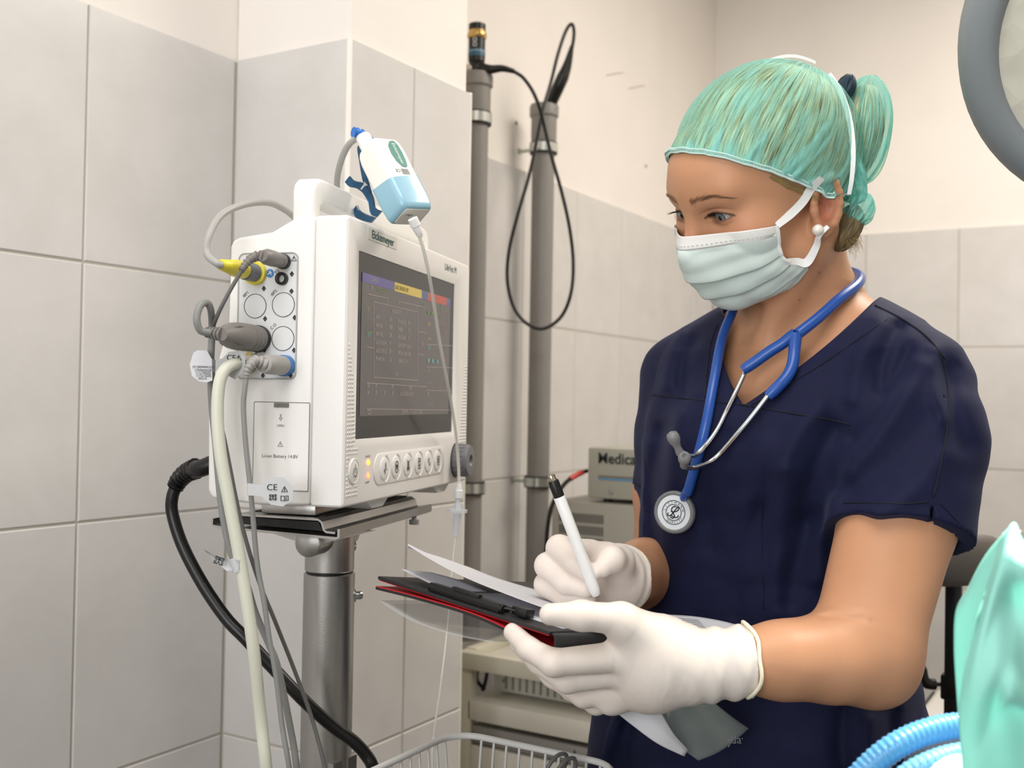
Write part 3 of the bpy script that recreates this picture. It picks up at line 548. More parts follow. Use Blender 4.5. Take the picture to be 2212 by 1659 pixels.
tagplate(c5, [(536, 1044), (563, 1048), (583, 1029), (615, 1032), (634, 1053), (632, 1080), (611, 1094), (585, 1090), (566, 1072), (537, 1070)], 0.9905, TAG, 0.00004)
tagtext(c5, 'tag_symbol', [('CE', 588, 1053, 0.0082), (TRI, 615, 1057, 0.0027), (MAN, 590, 1074, 0.0030), (BOOK, 615, 1076, 0.0030)], 0.9905, 0.00004, 590)
q = [P(536 + a, 1057, 0.9965) for a in (0,)][0]; obj('tag_band', MB().lathe([(0.0031, -0.0055), (0.0031, 0.0055)], P(541, 1057, 0.996), UP, 14), TAG, c5, world=True)
# foil tags on the thick cables
tagplate(c3, [(466, 776), (480, 775), (495, 760), (520, 757), (530, 772), (528, 800), (508, 820), (494, 812), (480, 800), (467, 802)], 1.012, TAG, 0.0001)
tagtext(c3, 'tag_symbol', [('CE', 500, 773, 0.0072), (TRI, 516, 773, 0.0024)], 1.012, 0.0001, 498)
tagplate(c3, [(418, 762), (426, 757), (447, 757), (458, 776), (459, 822), (447, 826), (431, 824), (415, 812), (410, 788)], 1.010, TAGW, -0.0001)
tagtext(c3, 'tag_text', [('(01)0694441573', 440, 793, 0.0034, -0.03), ('(10)06020201', 441, 800, 0.0034, -0.03), ('(11)190205', 440, 806, 0.0034, -0.03), ('(17)210205', 441, 812, 0.0034, -0.03), ('00314', 438, 818, 0.0034, -0.03)], 1.010, -0.0001, 437)
obj('tag_band', MB().lathe([(0.0046, -0.006), (0.0046, 0.006)], P(455, 790, 1.022), UP, 14), TAG, c3, world=True)
q = MB(); G = []
for i in range(13):
    t = i / 12; u = 441 + 74 * t; top = 1187 + 22 * t + 6 * math.sin(t * 3); bot = 1188 + 46 * min(1, t * 1.5) + 3 * math.sin(t * 5); d = 0.975 + 0.012 * math.sin(t * 2.6)
    G.append([P(u, top, d), P(u + 1, (top + bot) / 2, d + 0.002), P(u, bot, d + 0.001)])
obj('tag', q.grid(G), TAG, c4, world=True)
tagtext(c4, 'tag_symbol', [(MAN, 474, 1211, 0.0040, -0.35)], 0.9835, 0, 474)
obj('tag_band', MB().lathe([(0.0064, -0.0085), (0.0064, 0.0085)], P(514, 1218, 0.990), P(521, 1236, 0.99) - P(507, 1200, 0.99), 14).__class__().lathe([(0.0064, -0.0065), (0.0064, 0.0065)], P(513, 1219, 0.990), P(507, 1200, 0.99) - P(519, 1236, 0.99), 16), TAG, c4, world=True)
# power cord
pp = ML(0.03, 0.1475, 0.0345); c6 = thing('power_cord', 'black mains cord leaving the monitor back and crossing before the pole', 'cord', pp)
e1 = P(400, 1026, 1.125)
obj('plug', MB().tube(spline([pp, P(437, 1011, 1.10), P(415, 1015, 1.115), e1], 5), 0.0092, 14), BLACKP, c6, world=True)
q = spline([P(424, 1012, 1.112), P(404, 1021, 1.122), P(387, 1037, 1.128), P(379, 1052, 1.13)], 14)
obj('boot', MB().tube(q, [0.0105 * (1.08 if (i // 3) % 2 == 0 else 0.88) * (1 - 0.2 * i / len(q)) for i in range(len(q))], 14), BLACKP, c6, world=True, ang=60)
cable(c6, [], [(384, 1042, 1.13), (372, 1075, 1.13), (373, 1112, 1.13), (395, 1180, 1.125), (438, 1262, 1.115), (488, 1335, 1.105), (530, 1379, 1.10), (590, 1443, 1.10), (655, 1512, 1.10), (716, 1567, 1.11), (762, 1600, 1.115), (790, 1630, 1.12), (806, 1660, 1.12), (815, 1720, 1.13), (805, 1850, 1.14), (790, 2050, 1.16), (780, 2250, 1.18)], 0.0066, mat('black_cord', '#131313', 0.35), 14, 'cord')

# ---------------------------------------------------------------- gas sensor clipped to the handle
so = P(851, 390, 1.115)
tw = -FWD
cA = 0.42 * RIGHT - 0.84 * UP + 0.30 * tw; cA /= np.linalg.norm(cA); eI = 0.894 * RIGHT + 0.447 * UP; gI = np.cross(cA, eI); gI = gI if gI @ tw > 0 else -gI; gI /= np.linalg.norm(gI)
nL = -eI * 0.66 + gI * 0.75; nL -= cA * (nL @ cA); nL /= np.linalg.norm(nL); nR = np.cross(cA, nL); nR = nR if nR @ RIGHT > 0 else -nR
sb = (np.cross(nR, cA), nR, cA) if np.dot(np.cross(np.cross(nR, cA), nR), cA) > 0 else (-np.cross(nR, cA), nR, cA)
sen = thing('gas_sensor', 'white and pale blue gas sensor clipped onto the monitor handle', 'sensor', so, sb)
# local: x = across the badge face (towards the left face), y = out of the badge face, z = down the body
lx = 1 if sb[0] @ nL > 0 else -1
HB, HC = 0.0205, 0.0165
def loft(secs, r, n=6):
    rings = []
    for z, sx, sy, ox, oy in secs:
        rr = rrect(-HB * sx, -HC * sy, HB * sx, HC * sy, min(r, HB * sx * 0.9, HC * sy * 0.9), n); rings.append([(x + ox, y + oy, z) for x, y in rr])
    q = MB(); m = len(rings[0]); V = [p for rg in rings for p in rg]; Fc = [(i * m + k, i * m + (k + 1) % m, (i + 1) * m + (k + 1) % m, (i + 1) * m + k) for i in range(len(rings) - 1) for k in range(m)]
    Fc += [tuple(range(m))[::-1], tuple((len(rings) - 1) * m + k for k in range(m))]; return q.add(V, Fc)
SENW = mat('sensor_white', '#f3f1ea', 0.32); SENB = mat('sensor_pale_blue', '#94c0d3', 0.25, coat=0.3); CLB = mat('clip_blue_clear', '#39678c', 0.15, trans=0.55, ior=1.3)
obj('housing', loft([(-0.0455, .55, .55, 0, 0), (-0.0452, .72, .75, 0, 0), (-0.043, .86, .9, 0, 0), (-0.038, .95, .97, 0, 0), (-0.030, 1, 1, 0, 0), (0.012, 1, 1, 0, 0)], 0.006), SENW, sen, ang=50)
cap_ = loft([(0.006, 1.0, 1.0, 0, 0), (0.0062, 1.045, 1.05, 0, 0), (0.030, 1.045, 1.05, 0, 0), (0.040, 1.02, 1.02, 0, 0), (0.0445, .96, .95, 0, 0), (0.0465, .86, .82, 0, 0)], 0.0065)
cv = np.array(cap_.v)
for i in range(len(cv)):                                        # the blue sleeve reaches further up the left face
    if cv[i][2] < 0.02: cv[i][2] += -0.006 * (1 - (cv[i][0] * lx + HB) / (2 * HB)) + 0.004 * (cv[i][1] / HC)
cap_.v = [tuple(p) for p in cv]; obj('sleeve', cap_, SENB, sen, ang=50, label='pale blue end sleeve')
obj('port_plate', loft([(0.0462, .80, .76, 0, 0), (0.0472, .78, .74, 0, 0)], 0.004), mat('port_plate_white', '#e4e3da', 0.4), sen)
obj('cable_neck', MB().lathe([(0.0078, -0.060), (0.0082, -0.059), (0.0082, -0.042)], (lx * 0.010, -0.003, 0), (0, 0, 1), 20), SENW, sen)

# badge on the right face (its normal is local +y); text runs down the body
bex, bey = np.array([0, 0, 1.0]), np.array([-float(lx) * -1, 0, 0]) * -1.0
if np.dot(np.cross(bex, bey), (0, 1.0, 0)) < 0: bey = -bey
leaf = [(-0.0175, 0.004), (-0.0165, -0.002), (-0.010, -0.0065), (0, -0.0075), (0.010, -0.0055), (0.0168, -0.001), (0.0175, 0.004), (0.0155, 0.0062), (0.008, 0.0078), (-0.002, 0.0082), (-0.012, 0.0072)]
bo = np.array([-lx * 0.004, HC + 0.0002, -0.022])
obj('badge', MB().prism(leaf, bo, bex, bey, (0, 1, 0), 0.0004), mat('badge_sea_green', '#4f8a7d', 0.4), sen, smooth=False)
obj('badge_text', text_mb('Eickemeyer', 0.0060, bo + np.array([0, 0.0007, 0]) + bey * 0.001, bex, bey, sx=1.0), mat('badge_white', '#f2f4f4', 0.5), sen, smooth=False)
obj('ce_mark', text_mb('CE', 0.0055, (lx * 0.006, HC + 0.0004, 0.0005), bey * -1, bex), INK, sen, smooth=False)
obj('barcode', line_mb([[(-0.0035 + i * 0.0011, -0.0035), (-0.0035 + i * 0.0011, 0.0035)] for i in range(9)], 0.0006, (-lx * 0.0045, HC + 0.0004, 0.0015), bey * -1, bex), mat('printed_grey_ink', '#55575a', 0.6), sen, smooth=False)
obj('port_text', text_mb('LoFlo', 0.0044, (lx * 0.006, 0.003, 0.0475), np.array([-lx * 1.0, 0.0, 0]), np.array([0, -1.0 if True else 1, 0])), mat('ink_violet', '#4a4f8c', 0.6), sen, smooth=False)
sr = spline([(lx * 0.002, -0.004, -0.043), (lx * 0.003, -0.004, -0.055), (lx * 0.010, -0.003, -0.063), (lx * 0.020, -0.003, -0.0655)], 12)
obj('strain_relief', MB().tube(sr, [0.0052 * (1.08 if (i // 3) % 2 == 0 else 0.8) for i in range(len(sr))], 12), mat('relief_blue', '#2a72c8', 0.4), sen, label='bright blue strain relief', ang=60)
# clip jaws grip the handle behind the body
jx = MB(); jz = np.array([0, 0, 0.0])
def jaw(pts, wd, th, nm):
    pts = pw(pts); q = MB(); G = []
    s = spline(pts, 6)
    for p in s: G.append([p - nR * wd / 2, p + nR * wd / 2])
    G = np.array(G); tn = np.cross(G[1, 0] - G[0, 0], nR); tn /= np.linalg.norm(tn)
    m = len(s); V = np.concatenate([G.reshape(-1, 3), (G + tn * th).reshape(-1, 3)]); Fc = []
    for i in range(m - 1):
        a, b, c, d = 2 * i, 2 * i + 1, 2 * i + 3, 2 * i + 2; Fc += [(a, b, c, d), (2 * m + d, 2 * m + c, 2 * m + b, 2 * m + a), (a, d, 2 * m + d, 2 * m + a), (b, 2 * m + b, 2 * m + c, c)]
    Fc += [(0, 2 * m, 2 * m + 1, 1), (2 * m - 2, 2 * m - 1, 4 * m - 1, 4 * m - 2)]
    obj(nm, q.add(V, Fc), CLB, sen, world=True, ang=60)
jaw([(783, 309, 1.135), (779, 318, 1.137), (783, 345, 1.137), (790, 385, 1.137), (800, 420, 1.135)], 0.007, 0.0022, 'clip_arm')
jaw([(752, 386, 1.14), (762, 396, 1.14), (778, 400, 1.14), (792, 411, 1.138), (803, 432, 1.135), (808, 455, 1.135), (822, 462, 1.135)], 0.009, 0.0026, 'clip_lever')
jaw([(769, 449, 1.145), (776, 462, 1.145), (792, 470, 1.145), (810, 475, 1.142)], 0.009, 0.0030, 'clip_jaw')
obj('clip_pivot', MB().lathe([(0.0035, -0.005), (0.0035, 0.005)], P(789, 401, 1.138), nR, 14), CHROME, sen, world=True)
# sampling line: luer at the sensor, clear line, filter, thin line down to the basket
TUBEC = mat('clear_tube', '#e9e8e0', 0.15, alpha=0.62, spec=0.7); LUER = mat('luer_white', '#f0f0ee', 0.35); CLEAR = mat('clear_plastic', '#e6edf5', 0.1, alpha=0.5, spec=0.8)
lp = P(893, 476, 1.085); smp = thing('sampling_line', 'clear sampling line hanging from gas sensor across the dark screen', 'tube', lp)
ld = P(905, 506, 1.09) - P(890, 472, 1.083)
obj('luer', MB().lathe([(0.0052, -0.002), (0.0054, 0.006), (0.0047, 0.0065), (0.0045, 0.010), (0.0035, 0.0165), (0.0022, 0.019)], lp, ld, 18), LUER, smp, world=True)
L1 = [(905, 508, 1.09), (915, 540, 1.10), (926, 590, 1.12), (936, 650, 1.15), (948, 730, 1.19), (963, 810, 1.23), (978, 890, 1.28), (986, 950, 1.315), (990, 1000, 1.325), (992, 1046, 1.325)]
obj('line', MB().tube(spline(pw(L1), 8), 0.0019, 10), TUBEC, smp, world=True)
fl = P(992, 1044, 1.325); fd = P(984, 1160, 1.325) - fl; fd /= np.linalg.norm(fd)
mm = 1.325 / F
obj('luer', MB().lathe([(0.0028, 0), (0.0040, 0.006), (0.0042, 14 * mm), (0.0055, 15 * mm), (0.0055, 31 * mm), (0.005, 32 * mm)], fl, fd, 18), LUER, smp, world=True)
obj('filter', MB().lathe([(0.0030, 31 * mm), (0.0042, 45 * mm), (0.0045, 55 * mm), (0.0125, 56 * mm), (0.0125, 62 * mm), (0.0055, 63 * mm), (0.0048, 76 * mm), (0.0042, 90 * mm), (0.0036, 114 * mm), (0.0015, 116 * mm)], fl, fd, 24), CLEAR, smp, world=True)
obj('thin_line', MB().tube(spline(pw([(984, 1156, 1.325), (977, 1230, 1.32), (966, 1360, 1.31), (952, 1480, 1.29), (938, 1580, 1.265), (934, 1659, 1.25), (950, 1740, 1.23)]), 8), 0.0013, 8), TUBEC, smp, world=True)

# ---------------------------------------------------------------- wire basket on the stand
WIRE = mat('white_coated_wire', '#dcdcd9', 0.32)
bx0, bx1, by0, by1, bzt, bzb = 0.494, 0.702, 0.735, 1.024, 0.920, 0.800
bk = thing('wire_basket', 'white coated wire basket hanging at the pole of the stand', 'basket', ((bx0 + bx1) / 2, (by0 + by1) / 2, bzb))
def loop(z, g, r): return [(x, y, z) for x, y in rrect(bx0 + g, by0 + g, bx1 - g, by1 - g, r, 7)]
obj('rim', MB().tube(loop(bzt, 0, 0.035), 0.0036, 12, closed=True), WIRE, bk, world=True)
obj('lower_ring', MB().tube(loop(bzb, 0.012, 0.03), 0.0026, 8, closed=True), WIRE, bk, world=True)
for x in np.arange(bx0 + 0.034, bx1 - 0.02, 0.0165):
    for y, s in ((by0, 1), (by1, -1)): obj('wire', MB().tube([(x, y, bzt), (x, y + s * 0.012, bzb)], 0.0015, 6), WIRE, bk, world=True)
for y in np.arange(by0 + 0.034, by1 - 0.02, 0.0165):
    for x, s in ((bx0, 1), (bx1, -1)): obj('wire', MB().tube([(x, y, bzt), (x + s * 0.012, y, bzb)], 0.0015, 6), WIRE, bk, world=True)
for x in np.arange(bx0 + 0.03, bx1 - 0.02, 0.02): obj('floor_wire', MB().tube([(x, by0 + 0.012, bzb), (x, by1 - 0.012, bzb)], 0.0015, 6), WIRE, bk, world=True)
obj('bracket', MB().box((po[0] + 0.02, po[1] - 0.02, 0.85), (bx0 + 0.004, po[1] + 0.02, 0.858)).box((po[0] + 0.02, po[1] - 0.02, 0.85), (po[0] + 0.028, po[1] + 0.02, 0.90)), STEEL, bk, world=True, smooth=False)
cc = np.array([0.60, 0.93, 0.0]); q = []
for i in range(150):
    a = i * 2 * PI / 30; r = 0.062 + 0.008 * math.sin(i * 0.37); q.append(cc + (r * math.cos(a), r * 1.15 * math.sin(a), 0.845 + 0.052 * i / 150 + 0.012 * math.sin(a * 1.0 + 1)))
single('coiled_cable', MB().tube(q, 0.0030, 8), mat('cable_beige', '#aaa18c', 0.5), 'beige cable coiled up inside the white wire basket', 'cable', world=True)
q = []
for k, (a, b, c) in enumerate(((1168, 1700, 1.10), (1185, 1655, 1.105), (1205, 1632, 1.11), (1222, 1630, 1.115), (1222, 1650, 1.12), (1200, 1690, 1.12), (1195, 1680, 1.10), (1215, 1650, 1.10), (1232, 1638, 1.105), (1243, 1645, 1.11), (1240, 1690, 1.115))): q.append(P(a, b, c))
single('lead_wire', MB().tube(spline(q, 8), 0.0022, 8), CD, 'dark grey lead wire looped above the rim of the wire basket', 'cable', world=True)
# ---------------------------------------------------------------- wall pipes, clamps, endoscope
PIPE = mat('grey_drain_pipe', '#86827d', 0.45, var=0.04, vscale=20); RUB = mat('clamp_rubber', '#2a2927', 0.6); ZINC = mat('zinc_plated', '#c9ccc6', 0.28, metal=0.9)
PX = 0.062
def wall_pipe(axis, ztop, zbot, label, clamps):
    x, y = axis; o = thing('drain_pipe', label, 'pipe', (x, y, zbot), group='wall pipes')
    L = ztop - zbot
    obj('pipe', MB().lathe([(0.0237, 0), (0.0237, L - 0.085)], (0, 0, 0), (0, 0, 1), 32), PIPE, o)
    obj('socket', MB().lathe([(0.0237, L - 0.090), (0.0262, L - 0.078), (0.0272, L - 0.070), (0.0272, L - 0.028), (0.0308, L - 0.024), (0.0312, L - 0.006), (0.0295, L), (0.0262, L), (0.0255, L - 0.05), (0.0003, L - 0.06)], (0, 0, 0), (0, 0, 1), 32, False), PIPE, o)
    for zc in clamps:
        z = zc - zbot
        c = obj('clamp', MB().lathe([(0.0275, -0.012), (0.0292, -0.012), (0.0292, 0.012), (0.0275, 0.012)], (0, 0, z), (0, 0, 1), 28), RUB, o)
        obj('clamp_band', MB().lathe([(0.0293, -0.009), (0.0302, -0.009), (0.0302, 0.009), (0.0293, 0.009)], (0, 0, z), (0, 0, 1), 28).box((0.006, -0.042, z - 0.008), (0.010, -0.029, z + 0.008)).box((0.0, 0.029, z - 0.008), (0.004, 0.042, z + 0.008)), ZINC, o, ang=30)
        obj('wall_screw', MB().lathe([(0.004, -0.03), (0.004, -x + 0.004)], (0, 0, z), (1, 0, 0), 10).lathe([(0.007, 0), (0.007, 0.006)], (-x + 0.0005, 0, z), (1, 0, 0), 6), ZINC, o)
    return o
p2 = at_x(1172, 240, PX); p2 = (PX, 1.9686); p1 = (PX, float(at_x(1026, 400, PX)[1]))
def zat(xy, u, v): return float(P(u, v, (np.array([xy[0], xy[1], 1.5]) - CAM) @ FWD)[2])
zt1, zt2 = zat(p1, 1026, 158), zat(p2, 1172, 226)
wall_pipe(p1, zt1, zat(p1, 1026, 1378), 'grey drain pipe nearest the tiled pillar with a brass ringed eyepiece on top', (zat(p1, 1030, 256), zat(p1, 1030, 1053)))
wall_pipe(p2, zt2, zat(p2, 1172, 1345), 'grey drain pipe holding the black handle and cable loop at its mouth', (zat(p2, 1172, 320), zat(p2, 1172, 1040)))
BLK = mat('endoscope_black', '#151413', 0.35)
d1 = (np.array([*p1, zt1]) - CAM) @ FWD; d2 = (np.array([*p2, zt2]) - CAM) @ FWD
eo = P(1029, 160, d1); en = thing('endoscope', 'black endoscope standing in a pipe with its loop hanging before the other pipe', 'endoscope', eo)
k_ = d1 / F
Zv = np.array([0, 0, 1.0])
obj('eyepiece', MB().lathe([(0.0155, 78 * k_), (0.0155, 92 * k_), (0.0163, 93 * k_), (0.0163, 107 * k_), (0.015, 108 * k_)], eo, Zv, 24), BLK, en, world=True)
obj('focus_ring', MB().lathe([(0.0165, 76 * k_), (0.0185, 79 * k_), (0.0185, 86 * k_), (0.0165, 91 * k_), (0.0160, 96 * k_)], eo, Zv, 24), mat('brass', '#c9a566', 0.28, metal=0.9), en, world=True, label='brass focus ring')
obj('barrel', MB().lathe([(0.0160, 26 * k_), (0.0160, 77 * k_)], eo, Zv, 24), BLK, en, world=True)
obj('barrel_band', MB().lathe([(0.0164, 36 * k_), (0.0164, 51 * k_)], eo, Zv, 24), mat('band_blue', '#2f5f78', 0.4), en, world=True, label='blue band')
obj('barrel_line', MB().lathe([(0.0165, 46 * k_), (0.0165, 47.5 * k_)], eo, Zv, 24), mat('band_pale', '#a9bcc4', 0.4), en, world=True)
obj('body', MB().lathe([(0.011, -0.01), (0.017, 2 * k_), (0.018, 14 * k_), (0.0135, 24 * k_), (0.0145, 27 * k_)], eo, Zv, 20), BLK, en, world=True)
obj('valve', MB().lathe([(0.007, 0), (0.0075, 0.012), (0.005, 0.014)], P(1016, 150, d1 - 0.006), -FWD - RIGHT * 0.5, 14), mat('valve_ivory', '#cfc4b2', 0.45), en, world=True)
obj('scale_text', text_mb('OO', 0.011, P(1026, 90, d1 - 0.0185), Zv, -RIGHT), mat('badge_white', '#f2f4f4', 0.5), en, world=True, smooth=False)
obj('guide_handle', MB().tube(spline(pw([(1038, 147, d1 - 0.01), (1060, 150, d1 - 0.02), (1085, 148, d1 - 0.02), (1110, 154, d1 - 0.015)]), 6), np.linspace(0.0105, 0.0045, 19), 12), BLK, en, world=True)
loopc = [(1108, 153, 2.04), (1130, 168, 2.06), (1150, 196, 2.07), (1165, 232, 2.08), (1176, 275, 2.10), (1192, 340, 2.11), (1212, 410, 2.12), (1229, 485, 2.13), (1238, 560, 2.14), (1234, 630, 2.14), (1213, 683, 2.15), (1174, 710, 2.15), (1137, 698, 2.15), (1109, 662, 2.15), (1096, 605, 2.15), (1100, 540, 2.15), (1119, 462, 2.15), (1144, 375, 2.16), (1160, 300, 2.165), (1172, 240, 2.17), (1190, 178, 2.19), (1205, 118, 2.20), (1222, 68, 2.21), (1235, 52, 2.215), (1240, 72, 2.22), (1234, 112, 2.225), (1222, 150, 2.23)]
obj('insertion_tube', MB().tube(spline(pw(loopc), 8), 0.0036, 10), BLK, en, world=True)
obj('grip', MB().tube(spline(pw([(1236, 98, 2.222), (1224, 145, 2.23), (1206, 188, 2.235), (1186, 232, d2 - 0.004), (1178, 262, d2)]), 6), [0.004 + 0.009 * min(1, i / 9) for i in range(25)], 12), BLK, en, world=True)

# ---------------------------------------------------------------- trolley with devices
CREAM = mat('cream_enamel', '#d6d0bd', 0.4); CREAM2 = mat('cream_shelf', '#d9d4c6', 0.45)
cx0, cx1, cy0, cy1, cz = 0.118, 0.62, 1.60, 2.25, 0.852
ct = thing('trolley', 'cream enamelled equipment trolley with shelves behind the clipboard', 'trolley', ((cx0 + cx1) / 2, (cy0 + cy1) / 2, 0))
def B(nm, lo, hi, m, par=ct, bev=0.002): return obj(nm, MB().box(lo, hi, bev, 2), m, par, world=True)
for x in (cx0, cx1 - 0.025):
    for y in (cy0, cy1 - 0.025): B('post', (x, y, 0.05), (x + 0.022, y + 0.022, cz - 0.03), CREAM)
B('top_rail', (cx0 - 0.004, cy0 - 0.006, cz - 0.030), (cx1, cy0 + 0.022, cz), CREAM); B('side_rail', (cx0 - 0.004, cy0 + 0.022, cz - 0.026), (cx0 + 0.02, cy1, cz + 0.002), CREAM); B('side_rail', (cx1 - 0.02, cy0 + 0.022, cz - 0.026), (cx1, cy1, cz + 0.002), CREAM)
B('top_shelf', (cx0 + 0.02, cy0 + 0.022, cz - 0.026), (cx1 - 0.02, cy1, cz - 0.012), CREAM2)
s2 = float(at_y(1100, 1528, cy0)[2]); B('shelf', (cx0 + 0.016, cy0, s2 - 0.035), (cx1, cy1, s2), CREAM2)
B('drawer_rail', (cx0 + 0.022, cy0 + 0.004, s2 - 0.075), (cx1 - 0.025, cy0 + 0.03, s2 - 0.045), mat('drawer_rail_grey', '#8d8983', 0.5))
B('drawer_front', (cx0 + 0.022, cy0 + 0.002, s2 - 0.21), (cx1 - 0.025, cy0 + 0.5, s2 - 0.080), CREAM2); B('lower_shelf', (cx0, cy0, 0.15), (cx1, cy1, 0.17), CREAM)
B('drawer_catch', (0.345, cy0 + 0.002, s2 - 0.062), (0.349, cy0 + 0.006, s2 - 0.052), BLACKP)
for x in (cx0 + 0.01, cx1 - 0.014):
    for y in (cy0 + 0.01, cy1 - 0.014): obj('castor', MB().lathe([(0.02, 0), (0.026, 0.004), (0.026, 0.014), (0.02, 0.018)], (x - 0.009, y, 0.027), (1, 0, 0), 14).tube([(x, y, 0.03), (x, y, 0.06)], 0.006, 8), BLACKP, ct, world=True)
# white vented box on the shelf
vx0, vx1 = float(at_y(1066, 1480, cy0 + 0.06)[0]), float(at_y(1290, 1520, cy0 + 0.06)[0]); vz1 = min(s2 + 0.085, cz - 0.032)
vb = thing('vented_box', 'off white electronics box with vent slots on the trolley shelf', 'device', ((vx0 + vx1) / 2, cy0 + 0.2, s2))
obj('case', MB().box((vx0, cy0 + 0.06, s2 + 0.006), (vx1, cy0 + 0.36, vz1), 0.003, 2), mat('off_white_case', '#d3d1c6', 0.45), vb, world=True)
for k in range(12): x = vx0 + 0.025 + k * (vx1 - vx0 - 0.045) / 11.5; obj('vent_slot', MB().box((x, cy0 + 0.0588, vz1 - 0.040), (x + 0.004, cy0 + 0.0605, vz1 - 0.012)), mat('vent_shadow', '#8c877c', 0.7), vb, world=True, smooth=False)
for x in (vx0 + 0.022, vx1 - 0.03): obj('screw', MB().lathe([(0.0035, 0), (0.0035, 0.0015), (0.001, 0.0025)], (x, cy0 + 0.060, s2 + 0.026), (0, -1, 0), 10), GREYP, vb, world=True)
for x in (vx0 + 0.03, vx1 - 0.03):
    for y in (cy0 + 0.09, cy0 + 0.33): obj('foot', MB().lathe([(0.008, 0), (0.008, 0.007)], (x, y, s2), (0, 0, 1), 10), BLACKP, vb, world=True)
single('cable_loop', MB().tube(spline(pw([(1047, 1490, 1.93), (1031, 1470, 1.93), (1032, 1448, 1.93), (1046, 1442, 1.93), (1052, 1450, 1.93), (1048, 1475, 1.93), (1042, 1492, 1.93)]), 6), 0.0035, 8), BLACKP, 'black cable loop hanging beside the vented box under the trolley top', 'cable', world=True)
# grey generator with vent rows and the box with lettering on top
yv = 1.80; gx0 = float(at_y(1190, 1100, yv)[0]); gzt = float(at_y(1250, 1083, yv)[2]); gx1 = gx0 + 0.40
gn = thing('generator_unit', 'grey generator unit with three rows of vent slots on trolley top', 'device', ((gx0 + gx1) / 2, yv + 0.15, cz - 0.012))
GC = mat('device_grey', '#a5a196', 0.5); GC2 = mat('device_grey_green', '#a8a699', 0.5)
obj('case', MB().box((gx0, yv, cz - 0.004), (gx1, yv + 0.33, gzt), 0.006, 2), GC, gn, world=True)
for x in (gx0 + 0.03, gx1 - 0.03):
    for y in (yv + 0.03, yv + 0.3): obj('foot', MB().lathe([(0.01, 0), (0.01, 0.009)], (x, y, cz - 0.0122), (0, 0, 1), 10), BLACKP, gn, world=True)
kk = float(at_y(1305, 1150, yv)[0]); vl = float(at_y(1208, 1150, yv)[0]); pitch = (kk - vl) / 19
for r in range(3):
    zc = float(at_y(1280, 1121 + r * 26, yv)[2])
    for c in range(19): obj('vent_slot', MB().box((vl + c * pitch, yv - 0.0008, zc - 0.0085), (vl + c * pitch + pitch * 0.55, yv + 0.001, zc + 0.0085)), mat('vent_dark', '#4a4640', 0.7), gn, world=True, smooth=False)
mx0 = float(at_y(1268, 1020, yv)[0]); mzt = float(at_y(1268, 966, yv)[2])
mz = thing('medical_unit', 'grey unit lettered on its front resting on the vented generator', 'device', (mx0 + 0.15, yv + 0.15, gzt))
obj('case', MB().box((mx0, yv + 0.002, gzt + 0.008), (mx0 + 0.30, yv + 0.26, mzt), 0.004, 2), GC2, mz, world=True)
for x in (mx0 + 0.03, mx0 + 0.27):
    for y in (yv + 0.03, yv + 0.23): obj('foot', MB().lathe([(0.009, 0), (0.009, 0.009)], (x, y, gzt - 0.0005), (0, 0, 1), 10), BLACKP, mz, world=True)
a = at_y(1291, 990, yv); obj('lettering', text_mb('Medical', 0.028, a, (1, 0, 0), (0, 0, 1), 'LEFT', bold=0.0004, sx=0.98) , INK, mz, world=True, smooth=False)
a = at_y(1292, 1028, yv); obj('stripe', MB().box((a[0], yv + 0.0008, a[2] - 0.002), (mx0 + 0.28, yv + 0.003, a[2] + 0.001)), mat('stripe_brown', '#7d6e60', 0.5), mz, world=True, smooth=False)
obj('stripe', MB().box((a[0], yv + 0.0008, a[2] - 0.007), (mx0 + 0.28, yv + 0.003, a[2] - 0.0028)), mat('stripe_blue', '#5f8fae', 0.5), mz, world=True, smooth=False)
a = at_y(1319, 1063, yv); obj('screw', MB().lathe([(0.005, 0), (0.005, 0.002), (0.001, 0.0035)], (a[0], yv + 0.002, a[2]), (0, -1, 0), 12), GREYP, mz, world=True)
q = pw([(1268, 1017, 2.03), (1250, 1024, 2.01), (1225, 1040, 1.99), (1205, 1066, 1.97), (1190, 1100, 1.96), (1182, 1150, 1.96), (1180, 1210, 1.97), (1184, 1260, 1.98), (1180, 1320, 1.98)])
rc = thing('signal_cable', 'black cable with red sleeve curving from the lettered unit down beside pipe', 'cable', q[4])
obj('cable', MB().tube(spline(q, 8), 0.0040, 8), BLACKP, rc, world=True); s_ = spline(q, 8); obj('sleeve', MB().tube(s_[5:15], 0.0050, 10), mat('sleeve_red', '#b5332c', 0.4), rc, world=True, label='red sleeve')

# ---------------------------------------------------------------- chair backrest behind her elbow, white box
sd = 1.55
st_ = P(2062, 1400, sd); stl = thing('work_stool', 'black work stool with grey padded backrest on a clamped black post', 'stool', (st_[0], st_[1], 0))
pc = P(2092, 1205, sd); ax_ = RIGHT * 0.98 + FWD * 0.2; ax_ /= np.linalg.norm(ax_)
q = MB(); rows = []
for i in range(15):
    t = -1 + 2 * i / 14; w_ = 0.036 * (1 - abs(t) ** 3.2) ** 0.5 + 0.0005; c = pc + ax_ * (t * 0.072) - UP * 0.014 * t * t - FWD * 0.02 * (1 - t * t); rows.append([c + UP * w_ * math.cos(a) + FWD * (0.014 * math.sin(a)) for a in np.linspace(0, 2 * PI, 17)])
obj('backrest', q.grid(rows), mat('grey_upholstery', '#6b6661', 0.55), stl, world=True, ang=80)
pz = P(2056, 1245, sd); obj('post', MB().box((pz[0] - 0.008, pz[1] - 0.008, 0.43), (pz[0] + 0.014, pz[1] + 0.008, pz[2] + 0.05), 0.002), BLACKP, stl, world=True)
